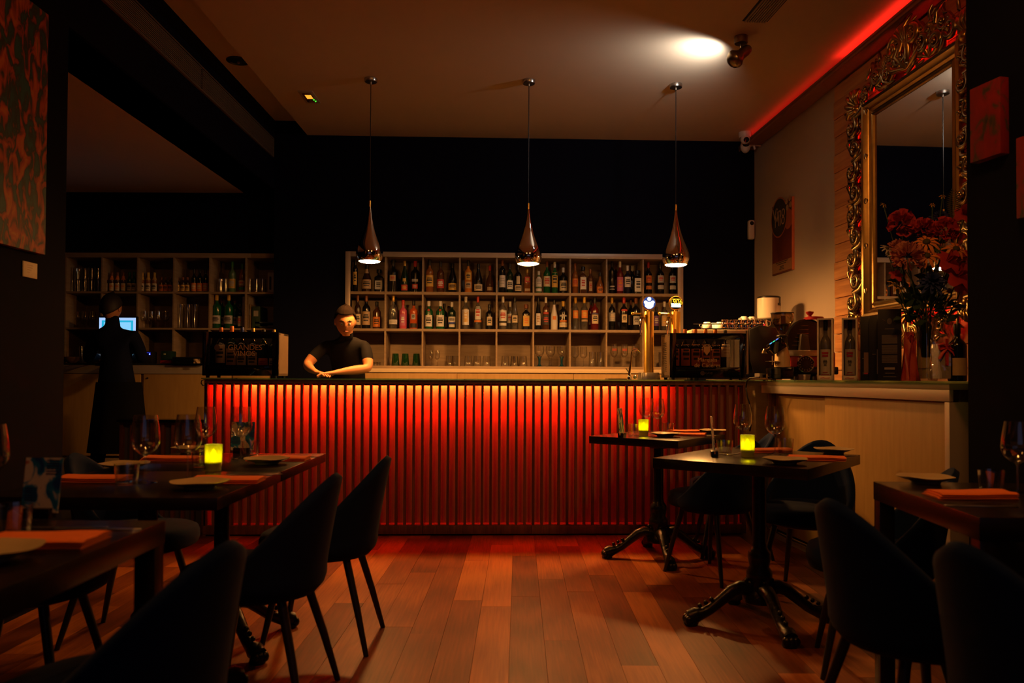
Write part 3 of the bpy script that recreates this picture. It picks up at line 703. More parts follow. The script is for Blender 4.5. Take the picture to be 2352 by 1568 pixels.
# ================================================================= glassware generators
def wine_glass_mesh(h=0.225, rb=0.045, rr=0.034, rf=0.036, mat=None, n=28):
    g = G()
    g.lathe([(rf, 0.0), (rf, 0.0015), (rf * 0.5, 0.004), (0.005, 0.009), (0.0038, 0.02), (0.0036, h * 0.36), (0.006, h * 0.405), (rb * 0.45, h * 0.435),
             (rb * 0.8, h * 0.50), (rb * 0.97, h * 0.58), (rb, h * 0.64), (rb * 0.97, h * 0.74), (rb * 0.88, h * 0.87), (rr, h), (rr - 0.0012, h), (rb * 0.86, h * 0.87), (rb * 0.95, h * 0.74),
             (rb * 0.98, h * 0.64), (rb * 0.94, h * 0.58), (rb * 0.77, h * 0.505), (rb * 0.42, h * 0.445), (0.0, h * 0.425)], n)
    return g.mesh('bowl', mat or m_glass, ang=60)
def tumbler_mesh(h, r0, r1, mat=None, n=24, base=0.008, ribs=0):
    g = G()
    g.lathe([(r0 * 0.94, 0), (r0, 0.003), (r1, h), (r1 - 0.0022, h), (r0 - 0.003, base), (0.0, base)], n)
    return g.mesh('body', mat or m_glass, ang=60)
def glass_thing(name, label, cat, loc, parts, group=None, rz=0.0):
    t = thing(name, label, cat, loc, rz, group)
    for nm, me in parts: part(nm, me, None, t)
    return t
# bottom row of the shelf
zb = shelf_z['bottom']; gt = tumbler_mesh(0.115, 0.040, 0.030, m_greenglass_t)
gb = G(); gb.lathe([(0.0, 0.1155), (0.030, 0.1155), (0.0305, 0.1175), (0.029, 0.119), (0.0, 0.119)], 20); gbm = gb.mesh('foot', M('green_glass_foot', (0.01, 0.06, 0.015), 0.15))
for k, z in enumerate((630, 740, 865)):
    p = on_back(xa(z), 800, 0.10)
    glass_thing('tumbler', 'upturned green tumbler, %s of three on the bottom shelf' % ('leftmost', 'middle', 'rightmost')[k], 'glass', (p.x, p.y, zb), [('body', gt), ('foot', gbm)], 'green tumblers on the bottom shelf')
sw = wine_glass_mesh(0.150, 0.024, 0.019, 0.022, n=20)
for k, z in enumerate((1028, 1100)):
    p = on_back(xa(z), 800, 0.10)
    glass_thing('small_wine_glass', '%s small stemmed glass on the bottom shelf, third column' % ('left', 'right')[k], 'glass', (p.x, p.y, zb), [('bowl', sw)], 'small stemmed glasses')
tb = tumbler_mesh(0.100, 0.042, 0.034)
spots = [(xa(1238), 3), (xa(1300), 3)] + [(xa(z), 4) for z in (1450, 1550, 1655)] + [(xa(z), 5) for z in (1865, 1968)] + [(xb(10), 5), (xb(105), 5)]
cnt = {}
for x, c in spots:
    cnt[c] = cnt.get(c, 0) + 1
    p = on_back(x, 800, 0.10 + 0.05 * (c == 3 and cnt[c] == 2))
    glass_thing('tumbler', 'upturned clear tumbler, %s from left in the %s column, bottom shelf' % (ORD[cnt[c] - 1], ORD[c - 1]), 'glass', (p.x, p.y, zb), [('body', tb)], 'clear tumblers on the bottom shelf')
st = tumbler_mesh(0.035, 0.018, 0.02, n=16)
for k in range(3):
    p = on_back(xa(372 + 34 * k), 800, 0.07)
    glass_thing('shot_glass', '%s short shot glass beside the bartender, bottom shelf' % ORD[k], 'glass', (p.x, p.y, zb), [('body', st)], 'shot glasses on the bottom shelf')
def goblet(stem):
    g = G(); g.lathe([(0.024, 0.098), (0.040, 0.120), (0.047, 0.15), (0.046, 0.198), (0.0445, 0.198), (0.0455, 0.15), (0.038, 0.122), (0.0, 0.105)], 24); a = g.mesh('bowl', m_glass, ang=60)
    g = G(); g.lathe([(0.042, 0.0), (0.042, 0.003), (0.018, 0.010), (0.011, 0.03), (0.013, 0.075), (0.024, 0.0985)], 20); b = g.mesh('stem', stem, ang=60)
    return [('bowl', a), ('stem', b)]
gp = [goblet(m_blueglass), goblet(m_glass), None]; gp[2] = gp[0]
for k, z in enumerate((290, 412, 540)):
    p = on_back(xb(z), 800, 0.11)
    glass_thing('goblet', ('goblet with blue stem, left of the clear goblet', 'clear cut goblet between two blue-stemmed ones', 'goblet with blue stem, right of the clear goblet')[k], 'glass', (p.x, p.y, zb), gp[k], 'goblets on the bottom shelf')
bg = wine_glass_mesh(0.195, 0.037, 0.033, 0.034, n=22)
for k, z in enumerate((690, 785)):
    p = on_back(xb(z), 800, 0.11)
    glass_thing('beer_goblet', '%s stemmed goblet in the seventh column, bottom shelf' % ('left', 'right')[k], 'glass', (p.x, p.y, zb), [('bowl', bg)], 'stemmed goblets, seventh column')
tt = tumbler_mesh(0.145, 0.036, 0.034)
for k, z in enumerate((885, 975)):
    p = on_back(xb(z), 800, 0.11)
    glass_thing('highball_glass', '%s tall straight tumbler in the seventh column, bottom shelf' % ('left', 'right')[k], 'glass', (p.x, p.y, zb), [('body', tt)], 'tall tumblers, seventh column')
bl = wine_glass_mesh(0.225, 0.036, 0.034, 0.034, n=22)
rb_ = G(); rb_.lathe([(0.0365, 0.155), (0.0365, 0.178)], 12, a0=-2.2, a1=-0.95); rbm = rb_.mesh('badge', M('red_badge', (0.35, 0.06, 0.03), 0.5))
for k, z in enumerate((1130, 1245, 1365)):
    p = on_back(xb(z), 800, 0.11)
    glass_thing('beer_glass', '%s tall stemmed beer glass with red badge, eighth column' % ('left', 'middle', 'right')[k], 'glass', (p.x, p.y, zb), [('bowl', bl), ('badge', rbm)], 'badged beer glasses')
p = on_back(xb(1668), 800, 0.10)
t = thing('cup_stack', 'stack of dark cups half hidden beside the right wine cooler', 'cup', (p.x, p.y, zb))
for k in range(6):
    g = G(); g.lathe([(0.026, 0), (0.034, 0.05), (0.032, 0.05), (0.02, 0.006), (0, 0.006)], 16); part('cup', g, M('dark_cup', (0.08, 0.06, 0.05), 0.3), t, loc=(0, 0, 0.019 * k))

# ---- things in the left room's shelves
def l_at(zx, d=0.1): return on_y(130 + zx / 4.356, 650, YLW + d)
kl = 7.85 / 1829
zt, zm = lz(669.5), lz(752.8)
def lb(zx, top, wz, row, kind, liq, cap, labels, desc, d=0.10, name='bottle'):
    p = l_at(zx, d); base = 671.5 if row == 'top' else 755
    bottle((p.x, p.y, zt if row == 'top' else zm), (base - (560 + top / 4.356)) * kl, wz / 4.356 * kl * 0.95, kind, liq, cap, labels, desc, name=name, seg=14)
n = 0
for z in (490, 553, 610, 668):
    n += 1; lb(z, 285, 50, 'top', 'std', 'brown', 'brown', [(ORA, .62, .95, 1.6), (CREAM, .08, .45, 1.3, ORA)], '%s small orange-necked juice bottle, side room shelf' % ORD[n - 1], name='juice_bottle')
for n, z in enumerate((730, 775)): lb(z, 280, 48, 'top', 'std', 'green', 'green', [(CREAM, .08, .45, 1.3, BLK)], '%s small green juice bottle in the side room shelf' % ('left', 'right')[n], name='juice_bottle')
for n, z in enumerate((856, 918, 980)): lb(z, 285, 54, 'top', 'std', 'amber', 'yellow', [(YEL, .62, .95, 1.6), (CREAM, .08, .45, 1.3, BLK)], '%s small yellow-necked bottle in the side room shelf' % ORD[n], name='juice_bottle')
for n, z in enumerate((1048, 1092, 1138)): lb(z, 330, 48, 'top', 'squat', 'brown', 'brown', [(ORA, .1, .5, 1.3, BLK)], '%s squat brown bottle beside the yellow-necked ones' % ORD[n], name='small_bottle')
for n, z in enumerate((1212, 1265, 1310)): lb(z, 330, 48, 'top', 'squat', 'darkbrown', 'brown', [(YEL, .1, .5, 1.3, BLK)], '%s squat dark bottle with yellow label, side room' % ORD[n], name='small_bottle')
for n, z in enumerate((1375, 1432, 1490)): lb(z, 245, 56, 'top', 'std', 'black', 'black', [(ORA, .06, .40, 1.3, CREAM)], '%s black beer bottle with an orange label, side room' % ORD[n], name='beer_bottle')
lb(1758, 172, 80, 'top', 'std', 'palegreen', 'green', [(YEL, .14, .44, 1.2, GREY)], 'tall pale bottle with yellow label in the side room')
lb(1855, 195, 66, 'top', 'std', 'amber', 'green', [(CREAM, .25, .42, 1.2, REDL), ((.02, .2, .05), .1, .2, 1.3)], 'tall amber bottle with green band in the side room')
for n, z in enumerate((1605, 1725)): lb(z, 505, 95, 'middle', 'std', 'green', 'yellow', [(GREY, .14, .38, 1.2, BLK)], '%s large green bottle in the side room shelf' % ('left', 'right')[n], name='water_bottle')
for n, z in enumerate((1655, 1785)): lb(z, 520, 85, 'middle', 'std', 'green', 'brown', [(GREY, .14, .38, 1.2, BLK)], '%s green bottle set back in the side room shelf' % ('left', 'right')[n], d=0.22, name='water_bottle')
lb(1838, 600, 46, 'middle', 'std', 'black', 'black', [(GREY, .1, .5, 1.2, REDL)], 'small black bottle right of the large green ones')
wg = wine_glass_mesh(0.17, 0.034, 0.028, 0.03, n=16); hb = tumbler_mesh(0.24, 0.030, 0.036, n=16)
hb2 = tumbler_mesh(0.14, 0.03, 0.036, n=16); sg = tumbler_mesh(0.12, 0.033, 0.036, n=16)
def lg(zx, row, me, name, desc, d=0.1, grp=None, z=None):
    p = l_at(zx, d); glass_thing(name, desc, 'glass', (p.x, p.y, (zt if row == 'top' else zm) if z is None else z), [('body', me)], grp)
for n, z in enumerate((145, 215, 285, 355, 415)):
    lg(z, 'top', sg, 'tumbler', '%s tumbler of the lower row, leftmost side room column' % ORD[n], grp='stacked tumblers in the side room')
    lg(z, 'top', sg, 'tumbler', '%s tumbler of the upper row, leftmost side room column' % ORD[n], grp='stacked tumblers in the side room', z=zt + 0.121)
for n, z in enumerate((880, 950, 1020, 1095)): lg(z, 'middle', wg, 'wine_glass', '%s stemmed glass in the side room, middle shelf' % ORD[n], d=0.08 + 0.03 * (n % 2), grp='stemmed glasses in the side room')
for n, z in enumerate((1245, 1320, 1390)): lg(z, 'middle', hb, 'tall_glass', '%s tall glass with bright edges, side room middle shelf' % ORD[n], grp='tall glasses in the side room')
for n, z in enumerate((1640, 1690)): lg(z, 'top', hb2, 'tumbler', '%s flared tumbler left of the pale bottle, side room' % ('left', 'right')[n], grp='flared tumblers, fifth side room column')
for n, z in enumerate((1930, 2000, 2060)): lg(z, 'top', hb2, 'tumbler', '%s flared tumbler in the last side room column' % ORD[n], grp='flared tumblers, last side room column')
for n, z in enumerate((215, 290, 365)): lg(z, 'middle', wg, 'wine_glass', '%s stemmed glass left of the man in the side room' % ORD[n], d=0.2, grp='stemmed glasses left of the man')
p = l_at(2150); t = thing('carton', 'white upright carton at the right end of the side room shelf', 'carton', (p.x, p.y, zt))
g = G(); g.box(-0.03, 0.03, -0.03, 0.03, 0, 0.20); part('box', g, M('carton_card', (0.5, 0.47, 0.45), 0.6), t, 0.002); g = G(); g.box(-0.012, 0.008, -0.0312, -0.0305, 0.03, 0.16); part('print', g, m_print, t)
for n, (z, hh, c, th) in enumerate(((1872, .315, (.35, .3, .33), .020), (1908, .312, (.5, .42, .40), .026), (1938, .24, (.28, .2, .1), .012), (1998, .22, (.03, .07, .03), .075))):
    p = l_at(z, 0.06); t = thing('folder', ('grey', 'pink-grey', 'tan', 'dark green wide')[n] + ' upright folder in the side room shelf', 'folder', (p.x, p.y, zm))
    g = G(); g.box(-th / 2, th / 2, 0, 0.24, 0, hh); part('cover', g, M('folder_%d' % n, c, 0.6), t, 0.002)
    g = G(); g.box(-th / 2 + 0.002, th / 2 - 0.002, -0.0, 0.236, 0.003, hh - 0.003); g = G(); g.box(-th * .3, th * .3, -0.001, 0.0, hh * .55, hh * .8); part('spine_label', g, LAB(GREY), t)
p = l_at(2085, 0.06); t = thing('paper_tray', 'stacked blue-grey paper tray in the side room shelf', 'tray', (p.x, p.y, zm))
for k in range(2):
    g = G(); g.box(-0.095, 0.095, 0, 0.25, 0.004 + 0.045 * k, 0.010 + 0.045 * k); g.box(-0.095, 0.095, 0, 0.004, 0.004 + 0.045 * k, 0.022 + 0.045 * k); g.box(-0.095, -0.091, 0, .25, 0.004 + 0.045 * k, 0.049 + 0.045 * k); g.box(0.091, 0.095, 0, .25, 0.0 + 0.045 * k, 0.049 + 0.045 * k)
    part('tray', g, M('tray_plastic', (0.10, 0.13, 0.16), 0.4), t)
# things on the cabinet top
zc2 = lz(835)
p = on_y(270, 740, 7.60)
t = thing('monitor', 'lit computer monitor in front of the standing man', 'monitor', (p.x, p.y, zc2))
wv = (312 - 228) * 7.6 / 1829 / 2; zt2 = on_y(270, 726, 7.6).z - zc2; zb2 = zt2 - 0.32
g = G(); g.box(-wv - 0.012, wv + 0.012, 0, 0.035, zb2 - 0.02, zt2 + 0.0); part('casing', g, m_black, t, 0.004)
g = G(); g.box(-wv, wv, -0.001, 0.001, zb2, zt2 - 0.014); part('screen', g, EMIT('screen_pale', (0.42, 0.62, 1.0), 1.0), t)
g = G(); g.box(-wv * 0.86, wv * 0.86, -0.0018, -0.0012, zb2 + 0.02, zt2 - 0.040); part('window_pane', g, EMIT('screen_teal', (0.02, 0.45, 0.72), 1.0), t)
g = G(); g.box(-wv * 0.74, wv * 0.74, -0.0024, -0.0019, zb2 + 0.03, zt2 - 0.058); part('window_pane', g, EMIT('screen_light', (0.25, 0.65, 1.0), 1.0), t)
g = G(); g.box(-0.03, 0.03, 0.0, 0.03, 0.0, zb2 - 0.01); g.box(-0.11, 0.11, -0.06, 0.08, 0.0, 0.012); part('stand', g, m_black, t, 0.003)
p = on_y(342, 818, 7.62); t = thing('card_terminal', 'small card terminal with two blue lights on the cabinet', 'terminal', (p.x, p.y, zc2))
g = G(); g.box(-0.05, 0.05, -0.04, 0.06, 0, 0.115); part('body', g, m_black, t, 0.006)
for s in (-1, 1):
    g = G(); g.sphere((0.026 * s, -0.042, 0.088), 0.006, 8, 6); part('light', g, EMIT('blue_led', (0.05, 0.08, 1.0), 12.0), t)
g = G(); g.box(-0.035, 0.035, -0.0415, -0.04, 0.098, 0.106); part('display', g, EMIT('blue_glow', (0.02, 0.03, 0.5), 0.6), t)
p = on_y(385, 820, 7.66); t = thing('receipt_printer', 'dark receipt printer with a green button and red base', 'printer', (p.x, p.y, zc2))
g = G(); g.box(-0.05, 0.05, -0.04, 0.08, 0.03, 0.12); part('body', g, M('printer_green', (0.01, 0.035, 0.02), 0.4), t, 0.006)
g = G(); g.box(-0.052, 0.052, -0.045, 0.08, 0, 0.03); part('base', g, m_red, t, 0.004)
g = G(); g.cbox((-0.01, -0.041, 0.09), (0.02, 0.003, 0.014)); part('button', g, M('pale_button', (0.4, 0.45, 0.3), 0.4), t)
p = on_y(440, 826, 7.6); t = thing('cash_drawer', 'low black cash drawer on the cabinet beside the left cooler', 'drawer', (p.x, p.y, zc2))
g = G(); g.box(-0.15, 0.15, -0.08, 0.10, 0, 0.062); part('body', g, m_black, t, 0.003); g = G(); g.box(-0.14, 0.14, -0.083, -0.08, 0.008, 0.054); part('front', g, m_blackgloss, t, 0.001)
p = on_y(452, 828, 7.48); t = thing('note_paper', 'crumpled pale note on the cabinet beside the left cooler', 'paper', (p.x, p.y, zc2 + 0.0))
g = G(); g.grid(lambda u, v: (-0.03 + 0.06 * u, 0.006 * math.sin(7 * u + 4 * v), 0.001 + 0.042 * v), 5, 4); part('sheet', g, LAB(TAN), t, solid=0.0008)
p = on_y(165, 815, 7.64); t = thing('fruit_bowl', 'dark wooden bowl on the cabinet at far left', 'bowl', (p.x, p.y, zc2))
g = G(); g.lathe([(0.03, 0), (0.07, 0.03), (0.085, 0.06), (0.08, 0.06), (0.06, 0.03), (0, 0.012)], 18); part('body', g, M('bowl_wood', (0.10, 0.05, 0.02), 0.5), t)
p = on_y(192, 815, 7.6); glass_thing('pitcher', 'glass of water on the cabinet left of the man', 'glass', (p.x, p.y, zc2), [('body', tumbler_mesh(0.16, 0.035, 0.04, n=16))])
# ================================================================= the bar
YB = 5.66                         # slat fronts at X = 0
bar_m = Matrix.Translation((0, YB, 0)) @ Matrix.Rotation(TH, 4, 'Z')
def bar_local(x, y, d=0.0):
    p = hit(x, y, (0, YB + d, 0), NB); q = p - Vector((0, YB, 0))
    return q.x * math.cos(TH) + q.y * math.sin(TH), p.z
def on_bar(x, y, d=0.0): return hit(x, y, (0, YB + d, 0), NB)
bx0, bx1 = bar_local(468, 1000)[0], bar_local(1713, 1000)[0]
ZB = 1.097                        # timber top; the glass plate lies on it
t = thing('bar_counter', 'long bar counter of vertical timber slats over a red-lit panel', 'bar'); t.matrix_world = bar_m
SD = 0.035
g = G(); g.box(bx0, bx1, SD + 0.075, SD + 0.095, 0.05, ZB - 0.03); part('panel', g, m_panel, t)
g = G(); g.box(bx0, bx1, 0.0, 0.78, ZB - 0.012, ZB); part('top', g, m_redwood, t)
ztr = bar_local(1176, 882.5)[1]
g = G(); g.box(bx0, bx1, -0.004, 0.018, ztr, ZB - 0.012); part('top_rail', g, m_redwood, t, 0.001)
zbr = bar_local(1176, 1206)[1]
xq = [bx0 + (bx1 - bx0) * k / 5 for k in range(6)]
for k in range(5):
    g = G(); g.box(xq[k] + 0.001, xq[k + 1] - 0.001, -0.006, SD + 0.075, 0.012, zbr); part('bottom_rail', g, m_redwood, t, 0.002)
g = G(); g.box(bx0, bx0 + 0.02, 0, 0.60, 0.0, ZB - 0.012); part('end_panel', g, m_redwood, t); g = G(); g.box(bx1 - 0.02, bx1, 0.08, 0.60, 0.0, ZB - 0.012); part('end_panel', g, m_redwood, t)
g = G(); g.box(bx0 + 0.02, bx1 - 0.02, 0.575, 0.60, 0.0, ZB - 0.012); part('rear_panel', g, m_redwood, t)
NS = 64; pitch = (bx1 - bx0 - 0.02) / (NS - 1)
slat = G().box(-0.009, 0.009, 0.0, SD, zbr - 0.0005, ZB - 0.0125).mesh('slat', m_redwood, 0.0012, seg=1)
for k in range(NS):
    o = part('slat', slat, None, t); o.location = (bx0 + 0.01 + k * pitch, 0, 0)
# red light strip under the top, in four lengths
for a, b, s in ((505, 560, .35), (560, 683, 1.0), (702, 1078, 1.12), (1102, 1420, 1.15), (1420, 1448, .5), (1452, 1505, .85)):
    g = G(); g.box(bar_local(a, 885, SD)[0], bar_local(b, 885, SD)[0], SD + 0.0165, SD + 0.018, ZB - 0.033, ZB - 0.020)
    part('light_strip', g, EMIT('red_strip_led_%d' % (s * 100), (1.0, 0.0150, 0.0020), 1500.0 * s), t)
g = G(); g.box(bx0 + 0.02, bx1 - 0.02, SD + 0.004, SD + 0.010, ZB - 0.040, ZB - 0.012); part('light_blocker', g, m_black, t)  # unseen strip added to block the red light going forward
# plate glass on top, in two lengths
for a, b in ((462, 1066), (1067, 1716)):
    g = G(); g.box(bar_local(a, 870, -0.03)[0], bar_local(b, 870, -0.03)[0], -0.03, 0.78, ZB + 0.0005, ZB + 0.0095); part('glass_top', g, m_topglass, t, 0.001, seg=1)
ZBT = ZB + 0.010
# low slatted partition left of the bar
pw = on_y(272, 963, 5.72)
t = thing('low_partition', 'low slatted timber partition left of the bar end', 'partition', (0, 5.72, 0))
xa0, xa1 = pw.x, bx0 - 0.03
g = G(); g.box(xa0, xa1, -0.03, 0.14, pw.z - 0.02, pw.z); part('top', g, m_blackgloss, t, 0.002)
g = G(); g.box(xa0, xa1, 0.03, 0.05, 0.0, pw.z - 0.02); part('panel', g, M('partition_panel', (0.10, 0.10, 0.13), 0.6), t)
ps = G().box(-0.012, 0.012, 0, 0.03, 0.05, pw.z - 0.022).mesh('slat', m_redwood, 0.001, seg=1)
for k in range(9): o = part('slat', ps, None, t); o.location = (xa0 + 0.02 + k * (xa1 - xa0 - 0.04) / 8, 0, 0)
g = G(); g.box(xa0, xa1, -0.004, 0.03, 0, 0.05); part('bottom_rail', g, m_redwood, t)

# ---- wine coolers on the bar
def cooler(px0, px1, py0, py1, side, label, face, bottles, d=0.10):
    p0 = on_bar(px0, py1, d); p1 = on_bar(px1, py1, d)
    w = (p1 - p0).length; zt = on_bar((px0 + px1) / 2, py0, d).z
    hgt = zt - ZBT; c = (p0 + p1) / 2
    t = thing('wine_cooler', label, 'cooler', (c.x, c.y, ZBT), TH)
    fz = 0.016; dp = 0.30; hw = w / 2
    shell = G(); th = 0.018
    shell.box(-hw + 0.004, -hw + th, 0.02, dp, fz, hgt - 0.004); shell.box(hw - th, hw - 0.004, 0.02, dp, fz, hgt - 0.004)
    shell.box(-hw + 0.004, hw - 0.004, 0.02, dp, fz, fz + th); shell.box(-hw + th, hw - th, dp - 0.01, dp, fz, hgt - 0.004)
    part('casing', shell, M('cooler_steel', (0.11, 0.068, 0.036), 0.55, metal=0.2), t, 0.001)
    top = G(); top.box(-hw + 0.004, hw - 0.004, 0.02, 0.075, hgt - th, hgt - 0.002); top.box(-hw + 0.004, hw - 0.004, 0.165, dp, hgt - th, hgt - 0.002)
    part('top_panel', top, m_black, t, 0.001)
    fr = G(); b = 0.045
    for q in ((-hw, -hw + b, fz, hgt), (hw - b, hw, fz, hgt), (-hw + b, hw - b, fz, fz + b * 1.7), (-hw + b, hw - b, hgt - b, hgt)):
        fr.box(q[0], q[1], 0.0, 0.022, q[2], q[3])
    part('door_frame', fr, m_blackgloss, t, 0.002)
    g = G(); g.box(-hw + b, hw - b, 0.006, 0.010, fz + b * 1.7, hgt - b); part('door_glass', g, THIN('smoked_glass', (0.72, 0.64, 0.58), 0.8, 0.02), t)
    g = G(); g.box(-hw + b, hw - b, 0.030, 0.036, hgt - 0.030, hgt - 0.024); part('fill_strip', g, EMIT('cooler_fill_glow', (1.0, 0.50, 0.20), 6.0), t)  # glowing strip added to brighten the bottles behind the door
    g = G(); g.box(-hw + th + .0005, -hw + th + .002, .024, dp - .012, fz + th, hgt - th); g.box(hw - th - .002, hw - th - .0005, .024, dp - .012, fz + th, hgt - th); g.box(-hw + th, hw - th, dp - .013, dp - .011, fz + th, hgt - th); part('liner', g, m_black, t)
    if side == 'left':
        s = 1 if side == 'right' else -1
        lv = G()
        for k in range(16): lv.box(s * (hw - 0.004), s * (hw - 0.001), dp * 0.45, dp * 0.8, 0.06 + k * 0.014, 0.066 + k * 0.014)
        part('vent_slots', lv, m_black, t, kind='stuff')
    for x in (-hw + 0.03, hw - 0.03):
        for y in (0.03, dp - 0.03):
            g = G(); g.lathe([(0.012, 0), (0.014, fz)], 12, c=(x, y, 0)); part('foot', g, m_black, t)
    for tx in face:
        body, size, x, z, sx, mt = tx
        text('lettering', body, size, mt, t, (x * w, -0.0012 if abs(x) < 9 else 0, fz + z * (hgt - fz)), sx=sx, extrude=0.0004)
    for (bxx, top, wd, liq, cap, labels, desc) in bottles:
        xx = (bxx - (px0 + px1) / 2) * w / (px1 - px0)
        q = Vector((c.x, c.y, 0)) + Vector((math.cos(TH) * xx - math.sin(TH) * 0.12, math.sin(TH) * xx + math.cos(TH) * 0.12, 0))
        zt2 = on_bar(bxx, top, d + 0.12).z
        bottle((q.x, q.y, ZBT + fz + th + 0.001), zt2 - (ZBT + fz + th), wd, 'std', liq, cap, labels, desc, None, TH, 'wine_bottle')
    return t, c, w, hgt, fz
wl = [(CREAM, .22, .56, 1.2, BLK)]
t, c, w, hh, fz = cooler(464, 639, 762, 865, 'right', 'black countertop wine cooler lettered GRANDES VINOS at the left bar end',
    [('GRANDES', 0.054, 0.06, 0.64, 1.0, m_lightprint), ('VINOS', 0.054, 0.05, 0.50, 1.0, m_lightprint)],
    [(494, 752, .072, 'black', 'orange', [(CREAM, .22, .62, 1.2, BLK)], 'wine bottle with a tall cream label in the left cooler'),
     (519, 749, .075, 'darkgreen', 'orange', [(TAN, .12, .52, 1.2, BLK)], 'wine bottle with a tan label, second in the left cooler'),
     (543, 752, .070, 'black', 'blue', [(CREAM, .16, .42, 1.2, BLK)], 'wine bottle with a cream label, third in the left cooler'),
     (569, 754, .070, 'black', 'gold', [(CREAM, .14, .46, 1.2, BLK)], 'gold-capped wine bottle, fourth in the left cooler'),
     (594, 757, .072, 'darkgreen', 'black', [(ORA, .06, .34, 1.2, REDL)], 'wine bottle with a salmon label in the left cooler'),
     (618, 757, .066, 'darkgreen', 'gold', [(GREY, .08, .34, 1.2, BLK)], 'wine bottle with a grey label, rightmost in the left cooler')])
g = G(); g.lathe([(0.020, 0), (0.0205, 0.0012), (0.0175, 0.0014), (0.017, 0.0006), (0.009, 0.0006), (0.0085, 0.0014), (0.0, 0.0014)], 24, mat=Matrix.Translation((-0.165, -0.0002, 0.215)) @ Matrix.Rotation(R(90), 4, 'X')); part('round_seal', g, M('seal_grey', (0.14, 0.10, 0.07), 0.4), t)
lor = [(ORA, .20, .66, 1.15, BLK)]
t, c, w, hh, fz = cooler(1539, 1714, 765, 867, 'left', 'black countertop wine cooler lettered Marqués de Cáceres at the right bar end',
    [('Marqués', 0.042, -0.01, 0.40, 1.0, m_lightprint), ('de Cáceres', 0.042, -0.01, 0.275, 1.0, m_lightprint), ('CAVE', 0.020, 0.01, 0.10, 1.1, M('faint_print', (0.10, 0.075, 0.05), 0.4))],
    [(1558, 756, .072, 'black', 'orange', lor, 'orange-capped wine bottle, leftmost in the right cooler'),
     (1583, 756, .072, 'black', 'orange', lor, 'orange-capped wine bottle, second in the right cooler'),
     (1607, 756, .072, 'black', 'orange', lor, 'orange-capped wine bottle, third in the right cooler'),
     (1631, 756, .072, 'black', 'orange', lor, 'orange-capped wine bottle, fourth in the right cooler'),
     (1654, 757, .072, 'black', 'orange', lor, 'orange-capped wine bottle, fifth in the right cooler'),
     (1677, 758, .072, 'black', 'black', [(CREAM, .40, .68, 1.2, TAN)], 'black-capped wine bottle with a pale label in the right cooler')])
cr = G()                                        # crest above the lettering: shield and flourishes
zc_ = fz + 0.61 * (hh - fz)
cr.prism([(-0.022, 0.03), (0.022, 0.03), (0.022, -0.005), (0.0, -0.035), (-0.022, -0.005)], -0.001, 0.0004, Matrix.Translation((-0.010, -0.0012, zc_)) @ Matrix.Rotation(R(90), 4, 'X'))
for k in range(9):
    a = math.pi * (k / 8); cr.sphere((-0.010 + 0.034 * math.cos(a), -0.0012, zc_ + 0.006 + 0.036 * math.sin(a)), 0.006, 8, 4, (1, 0.1, 1))
part('crest', cr, m_lightprint, t)
g = G(); rm2 = Matrix.Translation((-0.042, -0.0006, fz + 0.10 * (hh - fz))) @ Matrix.Rotation(R(90), 4, 'X')
g.lathe([(0.015, 0), (0.016, 0.0008), (0.013, 0.0009), (0.0128, 0)], 24, mat=rm2); g.tube([(-0.049, -0.0012, fz + .11 * (hh - fz)), (-0.040, -0.0012, fz + .10 * (hh - fz)), (-0.043, -0.0012, fz + .08 * (hh - fz))], 0.0012, 5); part('round_mark', g, M('faint_print', (0.1, 0.075, 0.05), 0.4), t)

# ---- beer towers
def beer_tower(px, label, y_top_badge, badge, d=0.36):
    p = on_bar(px, 860, d); k = (p - EYE).dot(_f) / F
    t = thing('beer_tap', label, 'tap', (p.x, p.y, ZBT), TH)
    r = 11.3 * k; zt = on_bar(px, 715.5, d).z - ZBT
    g = G(); g.lathe([(r * 2.1, 0), (r * 2.1, 0.006), (r * 1.9, 0.05), (r * 1.88, 0.052)], 28, sq=6, ph=math.pi / 28); part('base', g, m_steel, t, 0.002)
    g = G(); g.lathe([(r, 0.052), (r, zt - 0.004), (r * 0.96, zt), (r * 0.3, zt + 0.001), (r * 0.28, zt + 0.016)], 32); part('column', g, m_brass, t)
    rb = 16.2 * k; zc = on_bar(px, 696, d).z - ZBT
    rx = Matrix.Translation((0, -0.014, zc)) @ Matrix.Rotation(R(90), 4, 'X')
    g = G(); g.lathe([(rb * 0.9, -0.022), (rb, -0.018), (rb, 0.004), (rb * 0.9, 0.006), (rb * 0.885, 0.0)], 40, mat=rx); b = part('badge', g, m_brass, t)
    g = G(); g.lathe([(rb * 0.89, 0.0005), (0.0, 0.001)], 40, mat=rx); part('badge_face', g, badge[0], t)
    for nm, gg, mt in badge[1](rb, zc): part(nm, gg, mt, t)
    # faucet on the left with a long handle
    hz_ = on_bar(px, 721, d).z - ZBT
    g = G(); g.tube([(-r * 0.9, -0.005, hz_ - 0.03), (-r * 1.5, -0.02, hz_ - 0.03), (-r * 1.75, -0.03, hz_ - 0.06), (-r * 1.9, -0.035, hz_ - 0.11), (-r * 1.9, -0.035, hz_ - 0.16)], [0.012, 0.014, 0.012, 0.008, 0.006], 12); part('spout', g, m_chrome, t)
    g = G(); g.tube([(-r * 1.55, -0.022, hz_ - 0.03), (-r * 1.55, -0.022, hz_ + 0.004)], 0.009, 10); g.tube([(-r * 1.5, -0.022, hz_), (-r * 2.6, -0.024, hz_ + 0.001), (-r * 3.35, -0.025, hz_ + 0.001)], [0.006, 0.006, 0.006], 10); g.sphere((-r * 3.45, -0.025, hz_ + 0.001), 0.012, 12, 8); part('handle', g, m_brass, t)
    return t
